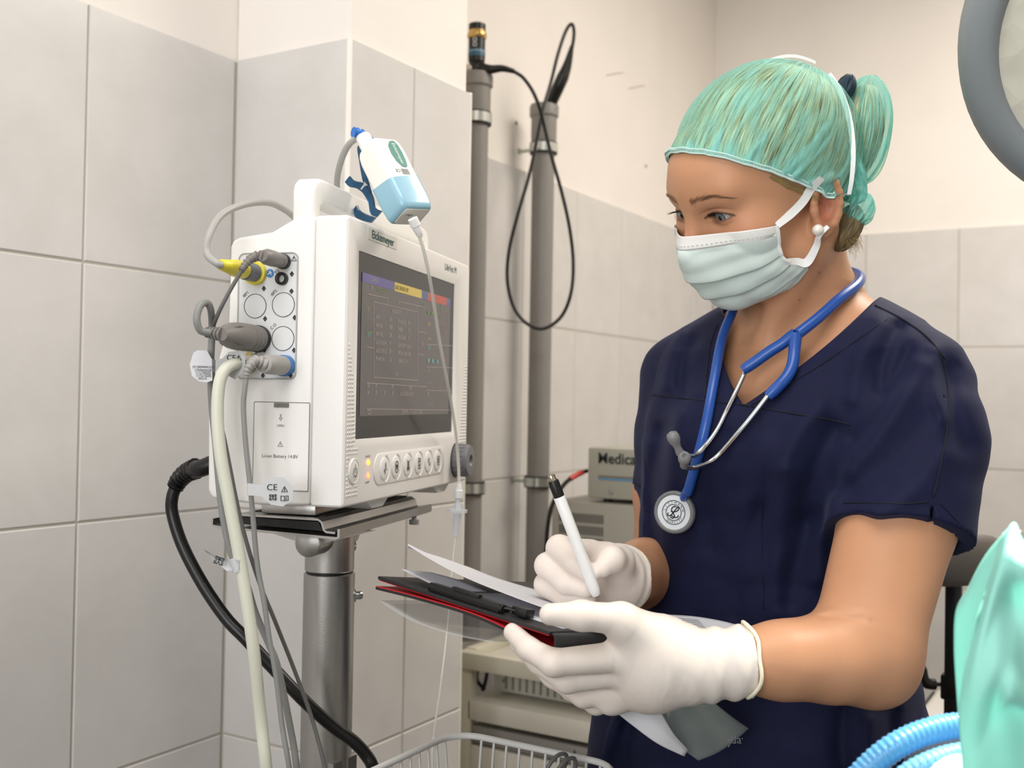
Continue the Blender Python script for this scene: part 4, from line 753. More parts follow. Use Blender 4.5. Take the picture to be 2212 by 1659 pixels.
cl_ = P(2054, 1483, sd); obj('clamp_block', MB().box(cl_ - (0.013, 0.011, 0.018), cl_ + (0.016, 0.011, 0.018), 0.003), BLACKP, stl, world=True)
obj('clamp_lever', MB().tube(spline(pw([(2042, 1478, sd), (2020, 1478, sd), (2003, 1476, sd), (1995, 1466, sd), (1990, 1440, sd), (1980, 1405, sd), (1978, 1396, sd)]), 5), [0.003] * 5 + [0.008] * 5 + [0.0085] * 5 + [0.0075] * 5 + [0.006] * 5 + [0.0045] * 5 + [0.006], 10), BLACKP, stl, world=True)
sx0, sy0 = pz[0] + 0.16, pz[1] + 0.16
obj('seat', MB().lathe([(0.17, 0), (0.185, 0.01), (0.185, 0.045), (0.165, 0.06), (0.001, 0.062)], (sx0, sy0, 0.44), (0, 0, 1), 32), mat('grey_upholstery', '#6b6661', 0.55), stl, world=True)
obj('back_bracket', MB().box((pz[0] - 0.005, pz[1] - 0.005, 0.42), (sx0, sy0, 0.44)), BLACKP, stl, world=True, smooth=False)
obj('gas_spring', MB().lathe([(0.03, 0.08), (0.03, 0.25), (0.016, 0.25), (0.016, 0.44)], (sx0, sy0, 0), (0, 0, 1), 16), BLACKP, stl, world=True)
for k in range(5):
    e = np.array([math.cos(k * 2 * PI / 5), math.sin(k * 2 * PI / 5), 0]); c0 = np.array([sx0, sy0, 0]); lg = obj('leg', MB().tube([c0 + (0, 0, 0.09), c0 + e * 0.25 + (0, 0, 0.06)], [0.02, 0.013], 8), BLACKP, stl, world=True)
    obj('castor', MB().lathe([(0.02, 0), (0.025, 0.004), (0.025, 0.02), (0.02, 0.024)], c0 + e * 0.25 + (0, 0, 0.0255) - np.array([-e[1], e[0], 0]) * 0.012, (-e[1], e[0], 0), 12), BLACKP, lg, world=True)
wbx = P(2030, 1595, 2.2); q = thing('supply_case', 'white supply case with dark side standing low behind the blue hoses', 'case', (wbx[0], wbx[1], 0))
obj('case', MB().box((wbx[0] - 0.05, wbx[1] - 0.02, 0.0), (wbx[0] + 0.35, wbx[1] + 0.25, P(1990, 1548, 2.2)[2]), 0.02, 4), mat('case_white', '#d8d6d1', 0.4), q, world=True); obj('edge_seal', MB().box((wbx[0] - 0.053, wbx[1] - 0.01, 0.02), (wbx[0] - 0.049, wbx[1] + 0.24, P(1990, 1556, 2.2)[2]), 0.001), BLACKP, q, world=True)

# ---------------------------------------------------------------- surgical lamp, drape, hoses
ld_ = 0.86; lc = P(2512, 72, ld_ + 0.10); ln = -FWD * 0.80 - UP * 0.42 - RIGHT * 0.32; ln /= np.linalg.norm(ln)
sl_ = thing('surgical_lamp', 'round grey rimmed surgical lamp with a facetted glass at the upper corner', 'lamp', lc)
R_ = 0.170
obj('rim', MB().lathe([(R_ * 0.79, 0.004), (R_ * 0.81, 0.010), (R_ * 0.85, 0.012), (R_ * 0.95, 0.008), (R_ * 1.0, -0.006), (R_ * 1.0, -0.03), (R_ * 0.9, -0.07), (R_ * 0.5, -0.11), (0.001, -0.12)], lc, ln, 72, False), mat('lamp_rim_grey', '#878d90', 0.35), sl_, world=True, ang=60)
def facet_glass():
    m = bpy.data.materials.new('lamp_glass'); m.use_nodes = True; T = NT(m); b = T.n['Principled BSDF']; b.inputs['Base Color'].default_value = lin('#d9d6c6') + (1,); b.inputs['Roughness'].default_value = 0.12; b.inputs['Coat Weight'].default_value = 0.5
    tc = T.new('TexCoord'); v = T.new('TexVoronoi'); v.inputs['Scale'].default_value = 38; T.link(tc.outputs['Object'], v.inputs['Vector']); bp = T.new('Bump'); bp.inputs['Strength'].default_value = 0.45; bp.inputs['Distance'].default_value = 0.006; T.link(v.outputs['Distance'], bp.inputs['Height']); T.link(bp.outputs[0], b.inputs['Normal'])
    return m
obj('glass', MB().lathe([(R_ * 0.795, 0.004), (R_ * 0.6, 0.010), (R_ * 0.3, 0.013), (0.001, 0.014)], lc, ln, 72, False), facet_glass(), sl_, world=True, ang=80)
obj('arm', MB().tube(spline([lc - ln * 0.11, lc - ln * 0.2 + (0.1, 0, 0.1), (lc[0] + 0.45, lc[1] + 0.2, 2.2), (lc[0] + 0.45, lc[1] + 0.2, 2.72)], 8), 0.02, 12), mat('lamp_rim_grey', '#878d90', 0.35), sl_, world=True)
DR = mat('teal_drape', '#a5e3d9', 0.7, bump=0.12, bscale=900)
T = NT(DR); b = T.n['Principled BSDF']; tl = T.new('BsdfTranslucent'); tl.inputs[0].default_value = lin('#aee9df') + (1,); mxs = T.new('MixShader'); mxs.inputs[0].default_value = 0.35; T.link(b.outputs[0], mxs.inputs[1]); T.link(tl.outputs[0], mxs.inputs[2]); T.link(mxs.outputs[0], T.n['Material Output'].inputs[0])
# drape: a sheet pulled up to a crest; columns run from the crest down
def sheet_obj(name, cols, n, par, th=0.0006):
    G = np.array([spline([P(*q) for q in c], n) for c in cols]); g2 = np.array([spline(G[:, j], 6) for j in range(G.shape[1])]); q = MB().grid(g2)
    o = obj(name, q, DR, par, world=True, ang=170); md = o.modifiers.new('thickness', 'SOLIDIFY'); md.thickness = th; return o
dp = thing('surgical_drape', 'teal surgical drape pulled up to a pointed crest in the foreground', 'drape', P(2160, 1659, 0.62))
sheet_obj('back_fold', [[(2090, 1275, .72), (2066, 1320, .72), (2062, 1400, .72), (2066, 1480, .72), (2072, 1560, .72), (2082, 1680, .72), (2090, 1900, .72)], [(2130, 1200, .70), (2108, 1290, .70), (2100, 1400, .705), (2098, 1500, .71), (2100, 1580, .71), (2110, 1690, .71), (2110, 1900, .72)],
    [(2182, 1138, .68), (2160, 1260, .67), (2140, 1400, .68), (2130, 1500, .69), (2130, 1600, .70), (2130, 1700, .70), (2140, 1900, .70)]], 8, dp)
sheet_obj('front_fold', [[(2110, 1330, 0.633), (2088, 1430, 0.622), (2078, 1500, 0.617), (2073, 1540, 0.615), (2076, 1600, 0.613), (2080, 1680, 0.613), (2085, 1950, 0.608)], [(2135, 1260, 0.667), (2118, 1350, 0.626), (2108, 1440, 0.608), (2105, 1520, 0.604), (2106, 1600, 0.608), (2108, 1680, 0.608), (2110, 1950, 0.608)],
    [(2184, 1134, 0.674), (2165, 1210, 0.633), (2150, 1330, 0.622), (2146, 1450, 0.601), (2146, 1540, 0.608), (2148, 1620, 0.608), (2150, 1950, 0.608)], [(2205, 1160, 0.670), (2192, 1215, 0.629), (2186, 1300, 0.633), (2184, 1420, 0.608), (2182, 1500, 0.595), (2182, 1580, 0.608), (2190, 1950, 0.608)],
    [(2230, 1200, 0.635), (2222, 1245, 0.626), (2222, 1320, 0.626), (2222, 1430, 0.617), (2222, 1520, 0.604), (2225, 1600, 0.613), (2230, 1950, 0.608)], [(2300, 1260, 0.635), (2290, 1310, 0.631), (2290, 1380, 0.626), (2290, 1450, 0.617), (2290, 1540, 0.617), (2290, 1620, 0.613), (2300, 1950, 0.608)]], 8, dp)
obj('frame_rod', MB().tube([P(2186, 1150, .687), P(2250, 1500, .69), P(2300, 1950, .70)], 0.006, 8), GREYP, dp, world=True)
HB1 = mat('hose_blue', '#5ba3d8', 0.25, trans=0.15, spec=0.7); HB2 = mat('hose_sky_blue', '#78bbe6', 0.25, trans=0.15, spec=0.7)
def corr(nm, px, r, m, label, n=16):
    s = spline(pw(px), 60); seg = np.linalg.norm(np.diff(s, axis=0), axis=1); L = np.concatenate([[0], np.cumsum(seg)]); step = 0.0011; t = np.arange(0, L[-1], step); s2_ = np.stack([np.interp(t, L, s[:, i]) for i in range(3)], 1)
    rr = r * (1 + 0.055 * np.cos(t / 0.0044 * 2 * PI)); return single(nm, MB().tube(s2_, rr, n), m, label, 'hose', group='blue breathing hoses', world=True, ang=170)
corr('breathing_hose', [(1780, 1790, .76), (1830, 1712, .76), (1880, 1655, .76), (1935, 1612, .76), (1998, 1583, .765), (2070, 1568, .77), (2150, 1570, .77), (2230, 1600, .77), (2290, 1660, .77)], 0.0092, HB1, 'outer blue corrugated hose arching in front of the dark scrubs')
corr('breathing_hose', [(1850, 1800, .745), (1900, 1730, .745), (1950, 1682, .745), (2005, 1650, .745), (2070, 1630, .75), (2140, 1628, .75), (2220, 1650, .75), (2280, 1710, .75)], 0.0078, HB2, 'inner paler blue corrugated hose curving beneath the outer one')
q = MB(); c = P(2082, 1740, .735); q.ellipsoid(c, 0.034, 0.034, 0.034, 24, 16); single('breathing_bag', q, mat('bag_pale_blue', '#b4cbe3', 0.35), 'pale blue rounded bag lying inside the curve of the hoses', 'bag', world=True)
tb = P(2100, 1850, .72); tbm = thing('operating_table', 'padded operating table beneath the drape and the hoses', 'table', (tb[0] + 0.25, tb[1] - 0.05, 0))
zt_ = P(2082, 1740, .735)[2] - 0.034
obj('mattress', MB().box((tb[0] - 0.09, tb[1] - 0.5, zt_ - 0.08), (tb[0] + 0.55, tb[1] + 0.32, zt_), 0.02, 3), mat('table_pad', '#55606a', 0.5), tbm, world=True); obj('column', MB().box((tb[0] + 0.13, tb[1] - 0.2, 0), (tb[0] + 0.37, tb[1] + 0.05, zt_ - 0.08), 0.01), STEEL, tbm, world=True)
spot = bpy.data.lights.new('surgical_lamp_light', 'SPOT'); spot.energy = 110; spot.color = (1.0, 0.97, 0.86); spot.spot_size = math.radians(70); spot.spot_blend = 0.6; spot.shadow_soft_size = 0.09
so_ = bpy.data.objects.new('surgical_lamp_light', spot); COL.objects.link(so_); so_.location = lc + ln * 0.04; so_.rotation_euler = (Vector(P(2190, 1420, .62)) - Vector(so_.location)).to_track_quat('-Z', 'Y').to_euler()
# ---------------------------------------------------------------- smooth implicit surfaces for the figure and cloth
# points are (right, up, away) metres from the lens position
def K(u, v, d): return np.array([(u - W / 2) / F * d, -(v - H / 2) / F * d, d])
def toW(c): c = np.asarray(c, float); return CAM + c[..., :1] * RIGHT + c[..., 1:2] * UP + c[..., 2:3] * FWD
def smin(a, b, k): h = np.clip(0.5 + 0.5 * (b - a) / k, 0, 1); return b + (a - b) * h - k * h * (1 - h)
def smax(a, b, k): return -smin(-a, -b, k)
def sph(p, c, r): return np.sqrt(((p - np.asarray(c, np.float32)) ** 2).sum(1)) - r
def ell(p, c, r, R=None):
    q = p - np.asarray(c, np.float32)
    if R is not None: q = q @ np.asarray(R, np.float32).T            # rows of R are the axes
    r = np.asarray(r, np.float32); k0 = np.sqrt(((q / r) ** 2).sum(1)); k1 = np.sqrt(((q / (r * r)) ** 2).sum(1)) + 1e-9
    return k0 * (k0 - 1) / k1
def rcone(p, a, b, ra, rb):
    a = np.asarray(a, np.float32); b = np.asarray(b, np.float32); d = b - a; q = p - a
    t = np.clip((q @ d) / (d @ d), 0, 1); return np.sqrt(((q - t[:, None] * d) ** 2).sum(1)) - (ra + (rb - ra) * t)
def chain(p, pts, rs, k=0.004):
    f = None
    for i in range(len(pts) - 1):
        g = rcone(p, pts[i], pts[i + 1], rs[i], rs[i + 1]); f = g if f is None else smin(f, g, k)
    return f
def wob(p, s, seed, n=5):
    r = np.random.default_rng(seed); f = 0
    for i in range(n):
        d = r.normal(size=3); d /= np.linalg.norm(d); f = f + np.sin(p @ (d * s * (0.6 + r.random() * 1.1)).astype(np.float32) + r.random() * 6.28)
    return f / n
EDG = [(0, 1), (2, 3), (4, 5), (6, 7), (0, 2), (1, 3), (4, 6), (5, 7), (0, 4), (1, 5), (2, 6), (3, 7)]
def mesh_sdf(f, lo, hi, h, newton=2, slack=1.5):
    lo = np.asarray(lo, float); n = (np.ceil((np.asarray(hi) - lo) / h / 8).astype(int)) * 8; nb = n // 8
    bi = np.stack(np.meshgrid(*[np.arange(k) for k in nb], indexing='ij'), -1).reshape(-1, 3)
    fc = f((lo + (bi * 8 + 3.5) * h).astype(np.float32)); act = np.abs(fc) < 8 * h * 0.87 * slack + h
    Dn = np.repeat(np.repeat(np.repeat(np.where(fc < 0, -1, 1).astype(np.float32).reshape(nb), 8, 0), 8, 1), 8, 2)
    loc = np.stack(np.meshgrid(*[np.arange(8)] * 3, indexing='ij'), -1).reshape(-1, 3)
    ab = bi[act]
    for s in range(0, len(ab), 1500):
        ix = (ab[s:s + 1500, None, :] * 8 + loc[None]).reshape(-1, 3); Dn[ix[:, 0], ix[:, 1], ix[:, 2]] = f((lo + ix * h).astype(np.float32))
    ins = Dn < 0; cnt = np.zeros(tuple(np.array(ins.shape) - 1), np.int8)
    for a in (0, 1):
        for b in (0, 1):
            for c in (0, 1): cnt += ins[a:a + cnt.shape[0], b:b + cnt.shape[1], c:c + cnt.shape[2]]
    ci = np.argwhere((cnt > 0) & (cnt < 8)); imap = np.full(cnt.shape, -1, np.int32); imap[ci[:, 0], ci[:, 1], ci[:, 2]] = np.arange(len(ci))
    off = np.array([(i >> 2 & 1, i >> 1 & 1, i & 1) for i in range(8)]); cv = np.stack([Dn[ci[:, 0] + o[0], ci[:, 1] + o[1], ci[:, 2] + o[2]] for o in off], 1)
    acc = np.zeros((len(ci), 3)); w = np.zeros(len(ci))
    for a, b in EDG:
        va, vb = cv[:, a], cv[:, b]; m = (va < 0) != (vb < 0); t = va[m] / (va[m] - vb[m]); acc[m] += off[a] + (off[b] - off[a]) * t[:, None]; w[m] += 1
    V = lo + (ci + acc / w[:, None]) * h; Q = []
    for ax in range(3):
        A = np.take(ins, range(0, ins.shape[ax] - 1), ax); Bq = np.take(ins, range(1, ins.shape[ax]), ax); e = np.argwhere(A != Bq)
        o1, o2 = [i for i in range(3) if i != ax]
        e = e[(e[:, o1] > 0) & (e[:, o2] > 0) & (e[:, o1] < cnt.shape[o1]) & (e[:, o2] < cnt.shape[o2])]
        sg = A[e[:, 0], e[:, 1], e[:, 2]]
        c = []
        for d1, d2 in ((-1, -1), (0, -1), (0, 0), (-1, 0)): x = e.copy(); x[:, o1] += d1; x[:, o2] += d2; c.append(imap[x[:, 0], x[:, 1], x[:, 2]])
        q = np.stack(c, 1); fl = sg if ax == 1 else ~sg; q[fl] = q[fl][:, ::-1]; Q.append(q)
    Q = np.concatenate(Q); Q = Q[(Q >= 0).all(1)]
    for it in range(newton):
        p = V.astype(np.float32); f0 = f(p); g = np.stack([(f(p + np.eye(3, dtype=np.float32)[i] * h * 0.4) - f(p - np.eye(3, dtype=np.float32)[i] * h * 0.4)) / (0.8 * h) for i in range(3)], 1)
        st = (f0 / np.maximum((g * g).sum(1), 0.2))[:, None] * g; V = V - np.clip(st, -h * 0.6, h * 0.6)
    return V, Q[:, ::-1]                                          # right, up, away is left-handed
def sdf_mb(V, Q):
    q = MB(); q.v = toW(V); q.f = Q; return q
def fobj(name, V, Q, m, parent, cols=None, smooth=True, label=None):
    Vw = toW(V); I = np.array(INV[parent.name]); Vw = Vw @ I[:3, :3].T + I[:3, 3]
    me = bpy.data.meshes.new(name); me.vertices.add(len(Vw)); me.vertices.foreach_set('co', Vw.astype(np.float32).ravel())
    Q = np.asarray(Q); me.loops.add(Q.size); me.polygons.add(len(Q)); me.loops.foreach_set('vertex_index', Q.astype(np.int32).ravel()); me.polygons.foreach_set('loop_start', np.arange(0, Q.size, Q.shape[1], dtype=np.int32)); me.update(calc_edges=True); me.validate()
    me.materials.append(m)
    if cols is not None:
        ca = me.color_attributes.new('Col', 'FLOAT_COLOR', 'POINT'); ca.data.foreach_set('color', np.concatenate([cols, np.ones((len(cols), 1))], 1).astype(np.float32).ravel())
    if smooth: me.shade_smooth()
    o = bpy.data.objects.new(name, me); COL.objects.link(o); o.parent = parent; INV[o.name] = INV[parent.name]
    if label: o['label'] = label
    return o
from mathutils.bvhtree import BVHTree
def bvh_of(*VQ):
    V = []; Q = []
    for v, q in VQ: k = len(V); V += v.tolist(); Q += (np.asarray(q) + k).tolist()
    return BVHTree.FromPolygons(V, Q)
def hit(bv, u, v, off=0.0, default=1.1):
    d = Vector(K(u, v, 1.0)); r = bv.ray_cast(Vector((0, 0, 0)), d.normalized()); z = default if r[0] is None else r[0][2]
    c = K(u, v, z)
    if r[0] is not None and off: n = np.array(r[1]); n = n if n @ np.array(d) < 0 else -n; c = c + n * off
    return c
# ---------------------------------------------------------------- the person
th, ph, ro = math.radians(65.5), math.radians(23), math.radians(10.6)
hF = np.array([-math.sin(th) * math.cos(ph), -math.sin(ph), -math.cos(th) * math.cos(ph)]); hL = np.array([math.cos(th), 0, -math.sin(th)])
hU = np.cross(hF, hL); hU = hU if hU[1] > 0 else -hU
hL, hU = hL * math.cos(ro) - hU * math.sin(ro), hU * math.cos(ro) + hL * math.sin(ro)
HS = 1.0
HR = np.array([hL, hF, hU], np.float32)                        # rows: her left, forward, up
hO = K(1562, 463, 1.062) - HS * (0.031 * hL + 0.0800 * hF + 0.020 * hU)
def hc(x, y, z): return hO + HS * (hL * x + hF * y + hU * z)   # head-local metres to lens metres
def hloc(p): return ((p - hO.astype(np.float32)) @ HR.T) / np.float32(HS)
def hpx(x, y, z): c = hc(x, y, z); return W / 2 + c[0] / c[2] * F, H / 2 - c[1] / c[2] * F
tL = np.array([0.77, 0, -0.638]); tF = np.array([-0.638, 0, -0.77])
shL, shR = K(1964, 834, 1.085), K(1488, 812, 1.272)
elL, wrL = K(1866, 1408, 0.985), K(1585, 1428, 0.945)
elR, wrR = K(1428, 1238, 1.325), K(1328, 1247, 1.105)
nkb = K(1742, 700, 1.190)
# torso sections: v pixel level, centre u, depth, half width along tL, half depth along tF
SEC = np.array([(640, 1742, 1.195, .060, .055), (700, 1735, 1.190, .120, .070), (760, 1728, 1.185, .150, .088), (850, 1718, 1.190, .160, .106), (960, 1705, 1.200, .160, .118), (1080, 1685, 1.210, .150, .112), (1220, 1660, 1.220, .138, .100), (1380, 1645, 1.230, .146, .100), (1550, 1630, 1.240, .165, .110), (1700, 1625, 1.245, .175, .115), (1950, 1620, 1.250, .165, .11), (2300, 1615, 1.25, .15, .10)])
SY = -(SEC[:, 0] - H / 2) / F * SEC[:, 2]; SX = (SEC[:, 1] - W / 2) / F * SEC[:, 2]
o_ = np.argsort(SY); SYs = SY[o_]
def torso(p, da=0.0, db=0.0, flare=0.0):
    y = p[:, 1]; cx = np.interp(y, SYs, SX[o_]); cz = np.interp(y, SYs, SEC[o_, 2]); a = np.interp(y, SYs, SEC[o_, 3]) + da; b = np.interp(y, SYs, SEC[o_, 4]) + db
    if flare: e = np.clip((-0.10 - y) / 0.3, 0, 1) * flare; a = a + e; b = b + e
    x = p[:, 0] - cx; z = p[:, 2] - cz; l = np.abs(x * tL[0] + z * tL[2]) / a; f = np.abs(x * tF[0] + z * tF[2]) / b
    r = (l ** 2.4 + f ** 2.4 + 1e-9) ** (1 / 2.4); return np.maximum((r - 1) * np.minimum(a, b) * 0.9, y - (SYs[-1] - 0.01))
def head_f(p):
    q = hloc(p); qa = q.copy(); qa[:, 0] = np.abs(q[:, 0])
    f = ell(q, (0, -.014, .046), (.073, .092, .079)); f = smin(f, ell(q, (0, .036, .050), (.060, .065, .058)), .03)
    f = smin(f, ell(q, (0, .036, -.006), (.058, .055, .072)), .025); f = smin(f, ell(q, (0, .042, -.048), (.044, .042, .034)), .02)
    f = smin(f, rcone(qa, (.049, .010, -.040), (.012, .066, -.067), .018, .014), .02); f = smin(f, sph(q, (0, .069, -.069), .0145), .015)
    f = smin(f, sph(qa, (.041, .056, -.006), .025), .02)
    f = smin(f, rcone(qa, (.0, .080, .040), (.036, .072, .042), .0155, .0135), .014)
    ns = rcone(q, (0, .088, .024), (0, .106, -.014), .0075, .0100); ns = smin(ns, sph(q, (0, .107, -.017), .0105), .006); ns = smin(ns, sph(qa, (.0115, .096, -.020), .0085), .008)
    f = smin(f, ns, .013)
    f = smax(f, -ell(qa, (.0335, .100, .0175), (.0195, .0155, .0115)), .012)   # eye sockets
    lid = sph(qa, (.031, .0735, .0195), .0142); f = smin(f, lid, .004)
    e = qa - np.array((.031, .0735, .0195), np.float32)
    aa = e[:, 0] / .0145; op = np.maximum(e[:, 2] - .0043 * (1 - aa * aa) + .0006 * aa, -(e[:, 2]) - .0042 * (1 - aa * aa)); op = np.maximum(op, -e[:, 1])
    f = smax(f, -np.maximum(op, sph(qa, (.031, .0735, .0195), .020)), .0012)
    ln = np.abs(e[:, 2] - (.0085 - .003 * aa * aa)) ; f = f + .0011 * np.exp(-(ln / .0012) ** 2) * np.exp(-(aa / 1.0) ** 4) * (e[:, 1] > 0)   # lid crease
    ln = np.abs(e[:, 2] + (.0095 - .003 * aa * aa)); f = f + .0005 * np.exp(-(ln / .0015) ** 2) * np.exp(-(aa / 0.9) ** 4) * (e[:, 1] > 0)
    # ears
    ca, sa = math.cos(.33), math.sin(.33); er = (qa - np.array((.0735, -.012, -.001), np.float32)) / np.float32(.92)
    ex = er[:, 0] * ca - er[:, 1] * -sa; ey = er[:, 1] * ca + er[:, 0] * -sa; tl = 0.22; ey2 = ey * math.cos(tl) + er[:, 2] * math.sin(tl); ez = er[:, 2] * math.cos(tl) - ey * math.sin(tl)
    pe = np.stack([ex, ey2, ez], 1); ear = ell(pe, (0, 0, .002), (.0075, .0175, .0300)); ear = smin(ear, sph(pe, (.000, .006, -.027), .0078), .006)
    ear = smax(ear, -ell(pe, (.0105, .003, .0015), (.0100, .0095, .0150)), .004); ear = smax(ear, -ell(pe, (.0085, -.004, .014), (.0055, .0075, .009)), .004)
    an = np.linspace(-0.9, 4.1, 12); hx = [(.0045, .0150 * math.cos(t), .003 + .0275 * math.sin(t)) for t in an]; ear = smin(ear, chain(pe, hx, [.0036] * 12, .002), .003)
    ear = smin(ear, sph(pe, (.004, .0145, -.004), .0045), .004)
    return smin(f, ear * .92, .006) * HS
sc1, sc2 = K(1800, 690, 1.16), K(1660, 700, 1.235)
def body_f(p):
    f = head_f(p)
    nk = rcone(p, hc(0, -.028, -.030), nkb, .0505, .0560); f = smin(f, nk, .022)
    f = smin(f, rcone(p, hc(.05, -.02, -.03), K(1655, 735, 1.135), .014, .009), .03)
    t = torso(p, -.016, -.014); t = smin(t, chain(p, [nkb, (nkb + shL) / 2 + (0, .006, 0.004), shL], [.050, .042, .036], .02), .035); t = smin(t, chain(p, [nkb, (nkb + shR) / 2 + (0, .004, 0), shR], [.050, .042, .036], .02), .035)
    f = smin(f, t, .030)
    f = smin(f, chain(p, [shL, K(1945, 1100, 1.030), (elL * .86 + K(1945, 1100, 1.03) * .14)], [.042, .0490, .0445], .02), .03)
    return arms(p, f)
def arms(p, f):
    a = chain(p, [K(1945, 1100, 1.030), elL, K(1790, 1421, .970), K(1690, 1426, .955), wrL], [.0495, .0420, .0365, .0312, .0260], .02)
    a = smin(a, sph(p, K(1897, 1440, .992), .0335), .025); u, v = p[:, 0] / p[:, 2] * F + W / 2, H / 2 - p[:, 1] / p[:, 2] * F; cl = v - (1332 + .0045 * np.maximum(u - 1790, 0) ** 1.9 * .35); a = a + (.0022 * np.exp(-(cl / 5) ** 2) + .0012 * np.exp(-((cl + 24) / 4) ** 2)) * np.clip((1905 - u) / 60, 0, 1) * (u > 1770) * (p[:, 2] < 1.0)
    f = smin(f, a, .02)
    f = smin(f, chain(p, [shR, K(1446, 1060, 1.295), elR], [.044, .040, .036], .02), .03)
    return smin(f, chain(p, [elR, (elR + wrR) / 2 + (.006, .002, 0), wrR], [.037, .0355, .0265], .02), .015)
def skin_mat():
    m = mat('skin', '#d7a283', 0.42, spec=0.35, sss=0.25, attr='Col', var=0.05, vscale=18, bump=0.12, bscale=900); return m
SKIN = skin_mat()
per = thing('person', 'woman in navy scrubs with teal cap and white mask writing on a clipboard', 'person', toW(K(1625, 1900, 1.25)) * (1, 1, 0))
# body: finely meshed head and neck, coarser arms and trunk, one mesh
hl, hh = hO + (-.165, -.245, -.15), hO + (.15, .17, .14)
V1, Q1 = mesh_sdf(lambda p: np.maximum(body_f(p), -(p[:, 1] - (hl[1] + .006))), hl, hh, .00135)
zc = hl[1] + .010
def body2(p):
    nk = rcone(p, hc(0, -.028, -.030), nkb, .0505, .0560); f = smin(nk, rcone(p, hc(.05, -.02, -.03), K(1655, 735, 1.135), .014, .009), .03)
    t = torso(p, -.016, -.014); t = smin(t, chain(p, [nkb, (nkb + shL) / 2 + (0, .006, 0.004), shL], [.050, .042, .036], .02), .035); t = smin(t, chain(p, [nkb, (nkb + shR) / 2 + (0, .004, 0), shR], [.050, .042, .036], .02), .035)
    f = smin(f, t, .030); f = smin(f, chain(p, [shL, K(1945, 1100, 1.030), (elL * .86 + K(1945, 1100, 1.03) * .14)], [.042, .0490, .0445], .02), .03)
    return np.maximum(arms(p, f), p[:, 1] - (zc - .004))
V2, Q2 = mesh_sdf(body2, (-.02, -.55, .86), (.50, zc + .02, 1.42), .0030)
VB = np.concatenate([V1, V2]); QB = np.concatenate([Q1, Q2 + len(V1)])
# skin colour: where the skin itself is redder or darker (ears, nose, cheeks, lid line, lips are covered)
def body_cols(V):
    base = np.array(lin('#c99572')); c = np.tile(base, (len(V), 1)); q = hloc(V.astype(np.float32)); qa = q.copy(); qa[:, 0] = np.abs(qa[:, 0])
    def tint(c0, r, col, a): w = (a * np.exp(-(((qa - np.array(c0, np.float32)) / np.array(r, np.float32)) ** 2).sum(1)))[:, None]; c[:] = c * (1 - w) + np.array(lin(col)) * w
    tint((.044, .068, -.004), (.022, .03, .016), '#c4836a', .6); tint((0, .112, -.012), (.014, .02, .02), '#c47f69', .7); tint((.078, -.010, .001), (.012, .009, .014), '#a8523f', .85); tint((.078, -.004, -.012), (.01, .006, .008), '#a04a3a', .6)
    e = qa - np.array((.031, .0735, .0195), np.float32); aa = e[:, 0] / .0145
    up = np.exp(-((e[:, 2] - .0046 * (1 - aa * aa) - .0004) / .0012) ** 2) * (np.abs(aa) < 1.12) * (e[:, 1] > .003); w = np.clip(up, 0, 1)[:, None] * .9; c[:] = c * (1 - w) + np.array(lin('#2a1c18')) * w
    lo = np.exp(-((e[:, 2] + .0043 * (1 - aa * aa) + .0003) / .0009) ** 2) * (np.abs(aa) < 1.05) * (e[:, 1] > .003); w = np.clip(lo, 0, 1)[:, None] * .55; c[:] = c * (1 - w) + np.array(lin('#6b4438')) * w
    w = (np.exp(-((e[:, 2] - .008) / .005) ** 2) * np.exp(-(aa / 1.2) ** 2) * (e[:, 1] > 0) * .35)[:, None]; c[:] = c * (1 - w) + np.array(lin('#a06e58')) * w
    for u, v in ((1770, 589), (1727, 648), (1882, 1340)):
        k = K(u, v, 1.0); k = k / k[2]; dd = np.linalg.norm(V[:, :2] / V[:, 2:3] - k[:2], axis=1) * F; w = (np.exp(-(dd / 2.2) ** 2) * .8)[:, None]; c[:] = c * (1 - w) + np.array(lin('#5a3526')) * w
    return c
body = fobj('body', VB, QB, SKIN, per, body_cols(VB)); BVB = bvh_of((VB, QB))
# eyes
def eye_mat():
    m = bpy.data.materials.new('eye'); m.use_nodes = True; T = NT(m); b = T.n['Principled BSDF']; b.inputs['Roughness'].default_value = 0.08; b.inputs['Coat Weight'].default_value = 0.6
    a = T.new('Attribute', attribute_name='Col'); T.link(a.outputs['Color'], b.inputs['Base Color']); return m
EYE = eye_mat(); gz = hF * 0.93 - hU * 0.14 + hL * 0.10; gz /= np.linalg.norm(gz)
for s in (1, -1):
    c = hc(s * .031, .0735, .0195); r = .0126 * HS; q = MB().ellipsoid((0, 0, 0), 1, 1, 1, 48, 40); V = np.array(q.v); e1 = np.cross(gz, hU); e1 /= np.linalg.norm(e1); e2 = np.cross(gz, e1)
    Vc = c + r * (V[:, :1] * e1 + V[:, 1:2] * e2 + V[:, 2:3] * gz); ang_ = np.arccos(np.clip(V[:, 2], -1, 1)); col = np.tile(lin('#cdc6c2'), (len(V), 1))
    ir = ang_ < .50; rad = np.random.default_rng(3).random(48); az = ((np.arctan2(V[:, 1], V[:, 0]) + PI) / (2 * PI) * 48).astype(int) % 48
    col[ir] = np.array(lin('#66757a')) * (0.75 + 0.5 * rad[az[ir], None]); col[(ang_ > .43) & ir] = lin('#3c474c'); col[ang_ < .19] = lin('#070708')
    fobj('eye', Vc, np.array(q.f), EYE, per, col)
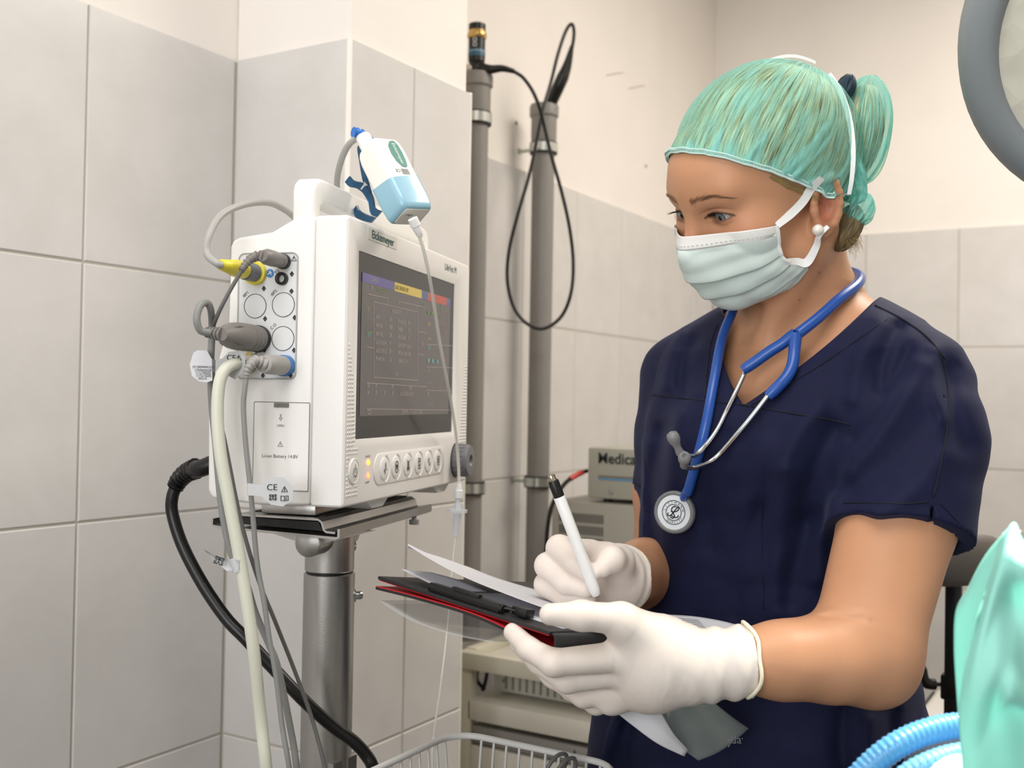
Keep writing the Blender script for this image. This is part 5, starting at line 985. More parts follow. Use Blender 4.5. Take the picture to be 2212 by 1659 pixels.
# brows and lashes: strands laid on the skin
BROW = mat('brow_hair', '#8d6a50', 0.6); LASH = mat('lash', '#17110f', 0.5)
def strands(name, roots, dirs, lens, rad, m):
    q = MB()
    for r0, d, L in zip(roots, dirs, lens):
        q.tube(toW(np.array([r0, r0 + d * L * .5, r0 + d * L])), [rad, rad * .7, rad * .15], 4, caps=False)
    return obj(name, q, m, per, world=True, ang=170, kind='stuff')
def on_head(x, z, y0=.14, off=0.0):
    o, d = hc(x, y0, z), -hF; r = BVB.ray_cast(Vector(o), Vector(d)); n = np.array(r[1]); n = n if n @ d < 0 else -n; return np.array(r[0]) + n * off, n
rg = np.random.default_rng(5)
for s in (1, -1):
    R_, D_, L_ = [], [], []
    for i in range(230):
        t = rg.random(); x = .010 + .041 * t; z = .0375 + .0050 * math.sin(min(t * 1.3, 1.3) * PI / 2) - .016 * max(0, t - .6) ** 1.3 + rg.normal() * .0013 * (1.25 - t); p, n = on_head(s * x, z, off=.0002)
        dd = hL * s * (.55 + .5 * t) + hU * (.75 - 1.0 * t) + n * .12; dd -= n * (dd @ n) * .8; R_.append(p); D_.append(dd / np.linalg.norm(dd)); L_.append(.0040 + .003 * rg.random())
    strands('eyebrow', R_, D_, L_, .00016, BROW)
    R_, D_, L_ = [], [], []
    for i in range(46):
        aa = -1 + 2 * (i + rg.random() * .5) / 46; e = hc(s * (.031 + aa * .0142), .0735 + math.sqrt(max(.0136 ** 2 - (aa * .0142) ** 2 * .8, 1e-6)), .0195 + .0043 * (1 - aa * aa)); R_.append(e)
        dd = hF * .9 + hL * s * (.7 * aa + .15) + hU * (.1 + .35 * rg.random()) - hU * .25; D_.append(dd / np.linalg.norm(dd)); L_.append(.0062 + .003 * rg.random() + .002 * max(aa, 0))
    strands('eyelash', R_, D_, L_, .00016, LASH)
    R_, D_, L_ = [], [], []
    for i in range(30):
        aa = -1 + 2 * (i + rg.random() * .5) / 30; e = hc(s * (.031 + aa * .0138), .0735 + math.sqrt(max(.0136 ** 2 - (aa * .0138) ** 2 * .8, 1e-6)), .0195 - .0043 * (1 - aa * aa)); R_.append(e)
        dd = hF * .9 + hL * s * .5 * aa - hU * .5; D_.append(dd / np.linalg.norm(dd)); L_.append(.0032 + .002 * rg.random())
    strands('eyelash', R_, D_, L_, .00012, LASH)
# ---------------------------------------------------------------- hair, cap, mask, earring
def hair_mat(name, c1, c2, c3):
    m = bpy.data.materials.new(name); m.use_nodes = True; T = NT(m); b = T.n['Principled BSDF']; a = T.new('Attribute', attribute_name='Col')
    mp = T.new('Mapping'); mp.inputs['Scale'].default_value = (46, 2.2, 1); T.link(a.outputs['Vector'], mp.inputs[0]); n = T.new('TexNoise'); n.inputs['Scale'].default_value = 2.2; n.inputs['Detail'].default_value = 6; T.link(mp.outputs[0], n.inputs['Vector'])
    r = T.new('ValToRGB'); e = r.color_ramp.elements; e[0].position = .34; e[1].position = .66; e[0].color = lin(c1) + (1,); e[1].color = lin(c3) + (1,); x = e.new(.5); x.color = lin(c2) + (1,)
    T.link(n.outputs['Fac'], r.inputs[0]); T.link(r.outputs[0], b.inputs['Base Color']); b.inputs['Roughness'].default_value = 0.38; b.inputs['Specular IOR Level'].default_value = 0.5
    bp = T.new('Bump'); bp.inputs['Strength'].default_value = 0.6; bp.inputs['Distance'].default_value = 0.002; T.link(n.outputs['Fac'], bp.inputs['Height']); T.link(bp.outputs[0], b.inputs['Normal']); return m
HAIR = hair_mat('blond_hair', '#5b5242', '#c4b48d', '#f0e7cd'); HAIRD = hair_mat('dark_blond_hair', '#3e3322', '#6b5a3a', '#998357')
def cap_mat():
    m = bpy.data.materials.new('cap_nonwoven'); m.use_nodes = True; T = NT(m); b = T.n['Principled BSDF']; b.inputs['Base Color'].default_value = lin('#9ce6dd') + (1,); b.inputs['Roughness'].default_value = 0.65
    tl = T.new('BsdfTranslucent'); tl.inputs[0].default_value = lin('#a6ece4') + (1,); m1 = T.new('MixShader'); m1.inputs[0].default_value = 0.4; T.link(b.outputs[0], m1.inputs[1]); T.link(tl.outputs[0], m1.inputs[2])
    tr = T.new('BsdfTransparent'); tr.inputs[0].default_value = lin('#e3f6f0') + (1,); mx = T.new('MixShader'); T.link(m1.outputs[0], mx.inputs[2]); T.link(tr.outputs[0], mx.inputs[1])
    a = T.new('Attribute', attribute_name='Col'); mp = T.new('Mapping'); mp.inputs['Scale'].default_value = (26, 3.0, 1); T.link(a.outputs['Vector'], mp.inputs[0]); n = T.new('TexNoise'); n.inputs['Scale'].default_value = 1.6; n.inputs['Detail'].default_value = 7; n.inputs['Distortion'].default_value = .5; T.link(mp.outputs[0], n.inputs['Vector'])
    tc = T.new('TexCoord'); n2 = T.new('TexNoise'); n2.inputs['Scale'].default_value = 900; T.link(tc.outputs['Object'], n2.inputs['Vector']); sep = T.new('SeparateColor'); T.link(a.outputs['Color'], sep.inputs[0])
    r = T.new('MapRange'); r.inputs['From Min'].default_value = .38; r.inputs['From Max'].default_value = .66; r.inputs['To Min'].default_value = .08; r.inputs['To Max'].default_value = .74; T.link(n.outputs['Fac'], r.inputs[0])
    ad = T.new('Math', operation='MULTIPLY_ADD'); ad.inputs[1].default_value = .35; T.link(n2.outputs['Fac'], ad.inputs[0]); T.link(r.outputs[0], ad.inputs[2]); s2 = T.new('Math', operation='SUBTRACT', use_clamp=True); s2.inputs[1].default_value = .20; T.link(ad.outputs[0], s2.inputs[0])
    a2 = T.new('Math', operation='ADD', use_clamp=True); T.link(s2.outputs[0], a2.inputs[0]); T.link(sep.outputs[2], a2.inputs[1]); T.link(a2.outputs[0], mx.inputs[0]); T.link(mx.outputs[0], T.n['Material Output'].inputs[0]); return m
CAPM = cap_mat()
cc_ = np.array([0, -.016, .052]); cr_ = np.array([.0835, .1050, .0945])
def edge_z(x, y): return .010 + (.745 * (y + .012) if y > -.012 else .30 * (y + .012))
axis_ = np.array([.0, -.74, .67]); axis_ /= np.linalg.norm(axis_)
RIDGES = [(.62, .5, .035, .30), (.98, .45, .04, .62), (1.06, .5, .03, .5), (1.30, .1, .045, .35), (1.45, .5, .04, .55), (1.58, .25, .04, .4), (1.86, .2, .045, .5), (2.1, 0, .05, .5), (2.5, .1, .05, .4), (.30, .3, .03, .2), (3.9, .2, .05, .4), (4.8, -.3, .04, .5), (5.6, -.2, .04, .3)]
def cap_grid(n, m, grow, below, wr, ridges=False):
    # columns run from the elastic edge to the crown
    P3 = np.zeros((n, m, 3)); A = np.zeros((n, m, 3)); r_ = np.random.default_rng(11); fr = r_.integers(9, 46, 14); fa = r_.random(14) * 6.28; sw = r_.normal(size=14) * 2.0
    for i in range(n):
        a = 2 * PI * i / n; d = np.array([math.sin(a), math.cos(a), 0.0])
        lo, hi_ = -1.2, 1.5                                      # find the direction on the edge
        for _ in range(40):
            md = (lo + hi_) / 2; e = np.array([d[0] * math.cos(md), d[1] * math.cos(md), math.sin(md)]); p = cc_ + e / np.linalg.norm(e / cr_)
            if p[2] < edge_z(p[0], p[1]) - below: lo = md
            else: hi_ = md
        e0 = np.array([d[0] * math.cos(hi_), d[1] * math.cos(hi_), math.sin(hi_)]); w0 = math.acos(np.clip(e0 @ axis_, -1, 1))
        for j in range(m):
            t = (j / (m - 1)) ** 0.9; e = (math.sin((1 - t) * w0) * e0 + math.sin(t * w0) * axis_) / math.sin(w0); e /= np.linalg.norm(e); r = 1 / np.linalg.norm(e / cr_)
            g = sum(math.sin(fr[k] * a + fa[k] + sw[k] * t * 3) * (1 if k < 7 else .6) for k in range(14)) / 5
            back = 0.5 - 0.5 * math.cos(a); rg_ = sum(math.exp(-((a - ak - sk * t) / wk) ** 2) * min(1, t / .04 + .5) * max(0, 1 - t / tk) for ak, sk, wk, tk in RIDGES) if ridges else 0
            pull = -.0022 * math.exp(-t * 16) + .006 * math.exp(-((a - 1.70) / .29) ** 2) * math.exp(-t * 6)
            P3[i, j] = cc_ + e * (r + grow + pull + wr * g * (math.exp(-t * 5.0) * 1.0 + .28) * (.55 + .6 * back) + .0024 * rg_); A[i, j] = (i / n * 4, t, .50 * math.exp(-t * 26) + .6 * rg_)
    return P3, A
def push_out(V, dmin, f=None):
    f = f or head_f
    for _ in range(3):
        p_ = V.astype(np.float32); d_ = f(p_); g_ = np.stack([f(p_ + np.eye(3, dtype=np.float32)[i] * .0005) - d_ for i in range(3)], 1) / .0005; V = V + np.maximum(dmin - d_, 0)[:, None] * g_
    return V
def gobj(name, G, A, m, close=True, parent=per, local=True, label=None):
    q = MB().grid(G, close); V = np.array(q.v)
    if local: V = hO + HS * (V[:, :1] * hL + V[:, 1:2] * hF + V[:, 2:3] * hU)
    V = push_out(V, .0012 if m is HAIR else .0024); f4 = np.array(q.f); return fobj(name, V, f4, m, parent, A.reshape(-1, 3), label=label)
G, A = cap_grid(120, 30, -.0045, .002, .0008); A2 = A.copy(); hairo = gobj('hair', G, A2, HAIR)
G, A = cap_grid(420, 64, .0, .0, .0021, True); capo = gobj('surgical_cap', G, A, CAPM)
ed = G[:, 0]; n_ = len(ed); eb = MB(); zz_ = []
edw = toW(push_out(hO + HS * (ed[:, :1] * hL + ed[:, 1:2] * hF + ed[:, 2:3] * hU), .0026)); cen = toW(hc(*cc_)); uw = hU[0] * RIGHT + hU[1] * UP + hU[2] * FWD
out = edw - cen; out /= np.linalg.norm(out, axis=1)[:, None]; eb.tube(edw + out * .0008, .0012, 8, closed=True); eb.tube(edw + out * .0008 + uw * .0042, .0006, 6, closed=True)
s_ = spline(edw, 2, True); o2 = spline(out, 2, True); zg = s_ + o2 * .0016 + uw * (np.where(np.arange(len(s_)) % 2 == 0, .0040, .0002))[:, None]; eb.tube(zg, .00035, 4, closed=True)
obj('elastic_edge', eb, mat('elastic_pale', '#cfeee7', 0.6), per, world=True, ang=170, label='pale elastic edge of the cap')
# bun and tufts under the cap
def blob(name, c, r, R, m, amp, seed, blue=.0, n=64, k=40, tw=1.0, flat=None):
    rr = np.random.default_rng(seed); f = rr.integers(3, 15, 12); a0 = rr.random(12) * 6.28; sw = rr.normal(size=12) * 2; Gx = np.zeros((n, k, 3)); Ax = np.zeros((n, k, 3))
    for i in range(n):
        a = 2 * PI * i / n
        for j in range(k):
            t = j / (k - 1); b = PI * t; g = sum(math.sin(f[q] * a + a0[q] + sw[q] * t * 4) for q in range(12)) / 4
            Gx[i, j] = (np.array([math.sin(b) * math.cos(a), math.sin(b) * math.sin(a), math.cos(b)]) * (1 + amp * g * math.sin(b))) * r; Ax[i, j] = (i / n * tw, t, blue)
    V = np.asarray(c) + Gx.reshape(-1, 3) @ np.asarray(R); q = MB().grid(Gx, True); return fobj(name, V, np.array(q.f), m, per, Ax.reshape(-1, 3))
def ax3(z, x): z = np.array(z, float); z /= np.linalg.norm(z); x = np.array(x, float); x -= z * (x @ z); x /= np.linalg.norm(x); return np.stack([x, np.cross(z, x), z])
bc = K(1866, 283, 1.135); bR = ax3((.12, 1, 0), (1, 0, 0))
blob('bun_hair', bc + (-.004, 0, 0), (.0225, .034, .050), bR, HAIR, .03, 3)
blob('cap_bun', bc, (.0262, .038, .0585), bR, CAPM, .075, 4, 0.02, 110, 60, 1.6)
blob('cap_gather', K(1838, 380, 1.105), (.0135, .02, .030), ax3((-.25, 1, 0), (1, 0, 0)), CAPM, .16, 6, .35, 70, 40)
blob('cap_tuft', K(1851, 452, 1.105), (.0165, .016, .0195), ax3((.5, .9, 0), (1, 0, 0)), CAPM, .17, 8, .12, 80, 44)
blob('nape_hair', K(1829, 493, 1.11), (.0150, .018, .026), ax3((.45, 1, 0), (1, 0, 0)), HAIRD, .06, 9)
blob('hair_tie', K(1826, 192, 1.12), (.0095, .013, .016), ax3((.4, 1, 0), (1, 0, 0)), mat('hair_tie_navy', '#1c3341', 0.6), .08, 10)
# loose hairs at the nape and temple
rg = np.random.default_rng(21); q = MB()
for i in range(150):
    u0, v0 = 1812 + rg.random() * 32, 468 + rg.random() * 62; a = rg.normal() * .5 - .15; L = 14 + rg.random() * 26; pts = []
    for k in range(5): t = k / 4; pts.append((u0 + L * t * math.cos(a + t * .9 * rg.choice((-1, 1))), v0 + L * t * math.sin(a + t * 1.3), 1.095 + .012 * rg.random() - .004 * t))
    q.tube(toW(np.array([K(*x) for x in pts])), [.00022, .0002, .00018, .00014, .00005], 3, caps=False)
for i in range(210):                                            # temple, combed back towards the ear
    t = rg.random(); u0, v0 = 1662 + 86 * t, 374 + 40 * t + rg.random() * 12; ln_ = 16 + 26 * rg.random(); sl_t = .42 + .3 * rg.random(); pts = []
    for k in range(5):
        s = k / 4; pts.append(hit(BVB, u0 + ln_ * s, v0 + ln_ * sl_t * s - 4 * s * (1 - s), .0005, 1.0))
    if max(np.linalg.norm(pts[k + 1] - pts[k]) for k in range(4)) < .012: q.tube(toW(np.array(pts)), [.00016, .00015, .00013, .0001, .00003], 3, caps=False)
obj('loose_hair', q, mat('loose_blond', '#a9915f', 0.45), per, world=True, ang=170, kind='stuff')
# white tie running behind the cap around the bun
WS = mat('mask_tie_white', '#f0f1ef', 0.65)
def ribbon(name, pts, wd, m, th=.0006, tilt=None, par=per):
    s = spline(np.array(pts), 8); q = MB(); G = []
    tg = np.gradient(s, axis=0); tg /= np.linalg.norm(tg, axis=1)[:, None]; prev = None
    for i, p in enumerate(s):
        v = p / np.linalg.norm(p); sd = np.cross(tg[i], v); sd /= np.linalg.norm(sd) + 1e-9
        if tilt is not None: a = np.interp(i / (len(s) - 1), np.linspace(0, 1, len(tilt)), tilt); sd = sd * math.cos(a) + np.cross(tg[i], sd) * math.sin(a)
        n = np.cross(sd, tg[i]); w_ = np.interp(i / (len(s) - 1), np.linspace(0, 1, len(np.atleast_1d(wd))), np.atleast_1d(wd)) / 2
        G.append([p - sd * w_ + n * th, p + sd * w_ + n * th, p + sd * w_ - n * th, p - sd * w_ - n * th, p - sd * w_ + n * th])
    G = np.array(G); return obj(name, MB().grid(toW(G.reshape(-1, 3)).reshape(G.shape)), m, par, world=True, ang=50)
ribbon('mask_tie', [K(1792, 160, 1.10), K(1806, 182, 1.085), K(1824, 220, 1.072), K(1838, 275, 1.066), K(1843, 335, 1.064), K(1840, 385, 1.066), K(1834, 420, 1.07)], [.004, .0055, .0055, .0045, .004], WS)
q = MB(); G = []
for i in range(17):
    t = i / 16; u = 1650 + 112 * t; v = 131 - 17 * math.sin(t * PI * .9) + 6 * t; G.append([K(u, v + 7, 1.10 + .006 * t), K(u, v, 1.10 + .006 * t), K(u - 1, v + 1.5, 1.115 + .006 * t)])
G = np.array(G); obj('tie_bow', MB().grid(toW(G.reshape(-1, 3)).reshape(G.shape)), WS, per, world=True)
# mask: a pleated sheet from the nose to under the chin
ROW = [  # t, centre (y, z), side end (x, y, z)
    (0.0, (.1105, .0060), (.0645, .050, -.001)), (.16, (.1180, -.014), (.0645, .049, -.013)), (.34, (.1150, -.034), (.065, .048, -.027)), (.50, (.1050, -.054), (.065, .045, -.038)), (.66, (.0890, -.070), (.0645, .030, -.047)), (.82, (.0680, -.083), (.063, .016, -.054)), (1.0, (.0420, -.0895), (.060, .008, -.057))]
ROWT = np.array([r[0] for r in ROW]); RC = np.array([r[1] for r in ROW]); RS = np.array([r[2] for r in ROW])
def mask_pt(t, s):
    def cub(Y):
        i = int(np.clip(np.searchsorted(ROWT, t) - 1, 0, len(ROWT) - 2)); u = (t - ROWT[i]) / (ROWT[i + 1] - ROWT[i]); p0, p1, p2, p3 = Y[max(i - 1, 0)], Y[i], Y[i + 1], Y[min(i + 2, len(Y) - 1)]
        return .5 * (2 * p1 + (p2 - p0) * u + (2 * p0 - 5 * p1 + 4 * p2 - p3) * u * u + (3 * p1 - p0 - 3 * p2 + p3) * u ** 3)
    c, e = cub(RC), cub(RS); a = abs(s); sg = 1 if s >= 0 else -1
    cs = math.cos(a * PI / 2) ** 1.0; tn = 1 - (math.sqrt(a * a + .0144) - .12) / (math.sqrt(1.0144) - .12); kb_ = min(1, max(0, (t - .45) / .4)); ca = tn * (1 - kb_) + cs * kb_; x = e[0] * math.sin(a * PI / 2) ** 1.05
    y = e[1] + (c[0] - e[1]) * ca; z = e[2] + (c[1] - e[2]) * math.cos(a * PI / 2) ** 1.1
    fold = 0
    for tf, w in ((.10, .06), (.40, .17), (.60, .15), (.79, .15)):     # overlapping pleats, each lower lip stands proud
        u = (tf - t) / w
        if 0 <= u < 1: fold = max(fold, (1 - u) ** 1.5)
    o = .0030 * fold * (1 - .35 * a ** 3) * (.35 if t < .11 else 1)
    cr = .0016 * math.sin(9 * s + 14 * t) * math.sin(23 * t - 5 * s) * (1 - a * .3) * (t > .12)
    n = np.array([sg * math.sin(a * 1.2) * .7, math.cos(a * 1.2), -.25 - .5 * t]); n /= np.linalg.norm(n); return np.array([sg * x, y, z]) + n * (o + cr)
tt = sorted(set(np.round(np.concatenate([np.linspace(0, 1, 52), np.repeat([.1, .4, .6, .79], 2) + np.tile([-.0012, .0012], 4)]), 4)))
ss = np.linspace(-1, 1, 61); G = np.array([[mask_pt(t, s) for s in ss] for t in tt])
Vm = hO + HS * (G.reshape(-1, 3) @ HR.astype(float))
for _ in range(3):
    p_ = Vm.astype(np.float32); d_ = head_f(p_); g_ = np.stack([head_f(p_ + np.eye(3, dtype=np.float32)[i] * .0005) - d_ for i in range(3)], 1) / .0005; Vm = Vm + np.maximum(.0018 - d_, 0)[:, None] * g_
Qm = np.array(MB().grid(G).f)
def mask_mat():
    m = mat('mask_pale_mint', '#dff0ea', 0.6); T = NT(m); b = T.n['Principled BSDF']; a = T.new('Attribute', attribute_name='Col'); T.link(a.outputs['Color'], b.inputs['Base Color'])
    tc = T.new('TexCoord'); wv = T.new('TexWave'); wv.inputs['Scale'].default_value = 320; wv.inputs['Distortion'].default_value = .4; T.link(tc.outputs['Object'], wv.inputs['Vector']); bp = T.new('Bump'); bp.inputs['Strength'].default_value = .12; bp.inputs['Distance'].default_value = .0008; T.link(wv.outputs['Fac'], bp.inputs['Height']); T.link(bp.outputs[0], b.inputs['Normal'])
    tl = T.new('BsdfTranslucent'); T.link(a.outputs['Color'], tl.inputs[0]); mx = T.new('MixShader'); mx.inputs[0].default_value = .18; T.link(b.outputs[0], mx.inputs[1]); T.link(tl.outputs[0], mx.inputs[2]); T.link(mx.outputs[0], T.n['Material Output'].inputs[0]); return m
tcol = np.array([[lin('#f4f4f1') if t < .105 else lin('#e6f5f0') for s in ss] for t in tt]).reshape(-1, 3)
msk = fobj('face_mask', Vm, Qm, mask_mat(), per, tcol); md = msk.modifiers.new('thickness', 'SOLIDIFY'); md.thickness = .0008
for pol in msk.data.polygons: pol.use_smooth = True
BVM = bvh_of((Vm, Qm)); NTT, NSS = len(tt), len(ss); Vg = Vm.reshape(NTT, NSS, 3)
def mpt(t, s, o=.0009):
    i = int(np.argmin(np.abs(np.array(tt) - t))); return np.array([np.interp(s, ss, Vg[i, :, k]) for k in range(3)]) + (hF * math.cos(s * 1.2) + hL * math.sin(s * 1.2)) * o
obj('edge_binding', MB().tube(toW(np.array([mpt(t, 1.0, .0004) for t in np.linspace(0, .56, 14)])), .0022, 8), WS, per, world=True, label='white side binding of the mask')
obj('edge_binding', MB().tube(toW(np.array([mpt(t, -1.0, .0004) for t in np.linspace(0, .56, 14)])), .0022, 8), WS, per, world=True, label='white side binding of the mask')
q = MB()
for t in (.085,):
    for i in range(44): s0 = -.95 + 1.9 * i / 44; q.tube(toW(np.array([mpt(t, s0, .0013), mpt(t, s0 + .018, .0013)])), .0004, 4)
obj('mask_stitching', q, mat('stitch_grey', '#c9cfca', 0.6), per, world=True, kind='stuff')
mc = mpt(0, 1.0, .001)
def skn(u, v, o=.0018): return hit(BVB, u, v, o, 1.03)
m0, m1 = mc, mpt(.55, 1.0, .001)
def pxof(c): return W / 2 + c[0] / c[2] * F, H / 2 - c[1] / c[2] * F
a0, a1 = pxof(m0), pxof(m1)
lerp = lambda a, b, t: (a[0] + (b[0] - a[0]) * t, a[1] + (b[1] - a[1]) * t)
ribbon('mask_tie', [m0, skn(*lerp(a0, (1757, 405), .3), .003), skn(*lerp(a0, (1757, 405), .65), .003), K(1752, 408, skn(1740, 425)[2] - .008), K(1775, 385, 1.03)], [.0065, .0085, .0085, .0085, .006], WS)
ribbon('mask_tie', [m1, skn(*lerp(a1, (1740, 560), .45), .004), skn(1740, 562, .004), skn(1758, 532, .004), skn(1770, 505, .0045), skn(1784, 490, .004)], [.006, .008, .009, .007, .006, .004], WS, tilt=[0, .5, -.2, .7, .1])
pe = K(1767, 497, skn(1767, 497)[2] - .003); eq = MB().ellipsoid(toW(pe), .0058, .0058, .0058, 28, 20); obj('earring', eq, mat('pearl', '#efe9df', 0.22, coat=.8, spec=.6), per, world=True, ang=170, label='white pearl earring')
# ---------------------------------------------------------------- scrub top, trousers, shoes
def scrub_mat():
    m = mat('navy_scrub_cloth', '#111534', 0.75, spec=0.25, var=0.12, vscale=60, bump=0.10, bscale=1400); b = m.node_tree.nodes['Principled BSDF']; b.inputs['Sheen Weight'].default_value = 0.12; b.inputs['Sheen Roughness'].default_value = 0.5; b.inputs['Sheen Tint'].default_value = lin('#8a93c0') + (1,); return m
SCRUB = scrub_mat()
def PX(p): return p[:, 0] / p[:, 2] * F + W / 2, H / 2 - p[:, 1] / p[:, 2] * F
FOLD = [  # from, to (pixels), half width px, height m: ridges + and hollows - of the cloth
    ((1835, 1010), (1990, 790), 26, .0045), ((1846, 1060), (2010, 900), 24, -.0022), ((1850, 950), (1960, 760), 18, -.0035), ((1900, 1110), (2040, 985), 30, .0040), ((2050, 800), (2085, 960), 22, -.0040), ((2020, 760), (2035, 900), 20, .0035),
    ((1770, 880), (1690, 1010), 22, .0030), ((1800, 930), (1735, 1120), 24, -.0040), ((1650, 960), (1610, 1240), 26, .0028), ((1560, 940), (1540, 1180), 22, -.0026), ((1700, 1020), (1680, 1320), 28, .0036), ((1470, 900), (1440, 1120), 24, .0030), ((1430, 930), (1415, 1200), 18, -.0030),
    ((1900, 700), (1840, 860), 22, .0030), ((1940, 710), (1900, 840), 16, -.0028), ((1470, 720), (1440, 830), 18, .0026), ((1500, 735), (1475, 850), 14, -.0026), ((1760, 1120), (1700, 1300), 24, -.0034), ((1800, 1080), (1770, 1250), 20, .0034), ((1640, 1100), (1590, 1330), 20, -.0024),
    ((1330, 1560), (1300, 1700), 18, .0040), ((1380, 1500), (1360, 1700), 22, -.0040), ((1450, 1520), (1440, 1700), 26, .0036), ((1880, 1560), (1900, 1700), 24, .004), ((1820, 1530), (1830, 1700), 20, -.004), ((1930, 1540), (1945, 1660), 14, -.003)]
def folds(p):
    u, v = PX(p); f = 0
    for (a, b, w, hgt) in [(q[0], q[1], q[2], q[3]) for q in FOLD]:
        d = np.array(b, float) - a; t = ((u - a[0]) * d[0] + (v - a[1]) * d[1]) / (d @ d); tc = np.clip(t, 0, 1); bend = 10 * np.sin(tc * PI)
        nx, ny = -d[1] / np.linalg.norm(d), d[0] / np.linalg.norm(d); dx = u - a[0] - tc * d[0] - nx * bend; dy = v - a[1] - tc * d[1] - ny * bend
        f = f + hgt * np.exp(-(dx * dx + dy * dy) / (w * w)) * (p[:, 2] < 1.22)
    return f
sA, sB = shL + np.array((.004, -.006, -.002)), K(1944, 1150, 1.026)
def sleeve_dir(a, b): d = np.array(b) - a; return d / np.linalg.norm(d)
dL = sleeve_dir(sA, sB); sRa, sRb = shR + np.array((-.002, -.006, 0)), K(1462, 1058, 1.295); dR = sleeve_dir(sRa, sRb)
def sleeveL(p, o): return chain(p, [sA, K(1972, 950, 1.055), sB + dL * .05], [.058 + o, .0650 + o, .0685 + o], .02)
def sleeveR(p, o): return chain(p, [sRa, (sRa + sRb) / 2, sRb + dR * .05], [.052 + o, .0535 + o, .055 + o], .02)
def shirt_solid(p):
    t = torso(p, .007, .010, .022)
    t = smin(t, chain(p, [nkb + (0, -.012, .01), (nkb + shL) / 2 + (0, -.002, .004), shL], [.050, .051, .053], .02), .03)
    t = smin(t, chain(p, [nkb + (0, -.012, .012), (nkb + shR) / 2 + (0, -.002, 0), shR], [.048, .050, .051], .02), .03)
    bust = smin(ell(p, K(1590, 960, 1.135), (.055, .055, .045)), ell(p, K(1745, 965, 1.10), (.055, .055, .045)), .02); t = smin(t, bust, .045)
    l = np.maximum(sleeveL(p, 0), (p - (sB + dL * .004).astype(np.float32)) @ dL.astype(np.float32)); r = np.maximum(sleeveR(p, 0), (p - sRb.astype(np.float32)) @ dR.astype(np.float32))
    f = smin(t, l, .014); f = smin(f, r, .014)
    return f - folds(p) * 1.75 - .0020 * wob(p, 50, 2) - .0007 * wob(p, 150, 3)
# the neckline: points on the cloth, a V at the front rising over the shoulders to the nape
vL, vV, vR = (1884, 654), (1606, 876), (1566, 690)
def neck_cut(p):
    u, v = PX(p); fr = p[:, 2] < (1.205 - .0 * v)
    x1 = vV[0] + (vL[0] - vV[0]) * (vV[1] - v) / (vV[1] - vL[1]); x1 = x1 + 16 * np.sin(np.clip((vV[1] - v) / (vV[1] - vL[1]), 0, 1) * PI)
    x0 = vV[0] + (vR[0] - vV[0]) * (vV[1] - v) / (vV[1] - vR[1]); x0 = x0 - 22 * np.sin(np.clip((vV[1] - v) / (vV[1] - vR[1]), 0, 1) * PI)
    front = np.maximum(np.maximum(x0 - u, u - x1) / F * 1.1, (v - vV[1]) / F * 1.1)
    c = nkb + np.array((0, .03, .02)); back = ell(p, c, (.083, .060, .072))
    return np.minimum(np.where(fr, front, 1.0), back)
def shirt_f(p):
    s = shirt_solid(p); f = np.maximum(s, -(s + .0095))
    f = smax(f, -neck_cut(p), .003)
    eL = (p - (sB + dL * .004).astype(np.float32)) @ dL.astype(np.float32); f = np.maximum(f, -np.maximum(sleeveL(p, -.0160), -(eL + .035)))
    slit = np.maximum(np.abs((PX(p)[0] - 2013) - (PX(p)[1] - 1100) * -.05) / F - .0017, (-(PX(p)[1] - 1094)) / F); f = np.where((sleeveL(p, 0) < .03) & (eL > -.04) & (p[:, 2] < 1.03), np.maximum(f, -slit), f)
    eR = (p - sRb.astype(np.float32)) @ dR.astype(np.float32); f = np.maximum(f, -np.maximum(sleeveR(p, -.0130), -(eR + .03)))
    return f
V, Q = mesh_sdf(shirt_f, (-.02, -.48, .92), (.52, .14, 1.42), .0030, 1, 1.7)
shirt = fobj('scrub_top', V, Q, SCRUB, per); BVS = bvh_of((V, Q))
SEAM = mat('navy_seam', '#080b1c', 0.8)
def seam(pts, r=.0009, m=SEAM, name='seam', off=.0003):
    s = spline(np.array(pts, float), 6); c = []
    for u, v in s:
        h_ = BVS.ray_cast(Vector((0, 0, 0)), Vector(K(u, v, 1)).normalized())
        if h_[0] is not None and h_[0][2] < 1.34: n = np.array(h_[1]); n = n if n[2] < 0 else -n; c.append(np.array(h_[0]) + n * off)
    if len(c) > 3:
        c = np.array(c); k = np.ones(3) / 3; c[1:-1] = (c[:-2] + c[1:-1] + c[2:]) / 3; obj(name, MB().tube(toW(c), r, 6), m, per, world=True, ang=170)
seam([(1408, 852), (1450, 857), (1520, 866), (1600, 874), (1660, 884), (1740, 898), (1800, 908), (1838, 918)])
seam([(1524, 860), (1528, 800), (1536, 740), (1550, 700)], .0007); seam([(1614, 880), (1690, 838), (1770, 790), (1850, 735), (1915, 690)], .0007)
seam([(1890, 660), (1950, 690), (2005, 730), (2040, 775)], .0011); seam([(2020, 745), (2042, 800), (2050, 880), (2040, 960), (2026, 1030), (2016, 1072)], .0010); seam([(1822, 1086), (1880, 1086), (1950, 1088), (2005, 1084)], .0007); seam([(2030, 1085), (2050, 1105), (2072, 1130)], .0007)
seam([(1640, 885), (1650, 1000), (1645, 1150), (1650, 1320)], .0005); seam([(1368, 1032), (1374, 1044), (1384, 1050)], .0007)
# 'days' print low on the top
a = hit(BVS, 1601, 1598, .0008, 1.15); obj('print', text_mb('days', .0125, toW(a), RIGHT, UP, sx=.95), mat('print_grey', '#9297a0', 0.7), per, world=True, smooth=False); a = hit(BVS, 1578, 1600, .0008, 1.15); obj('print', text_mb('y', .0125, toW(a), RIGHT, UP, sx=.95), mat('print_grey', '#9297a0', 0.7), per, world=True, smooth=False)
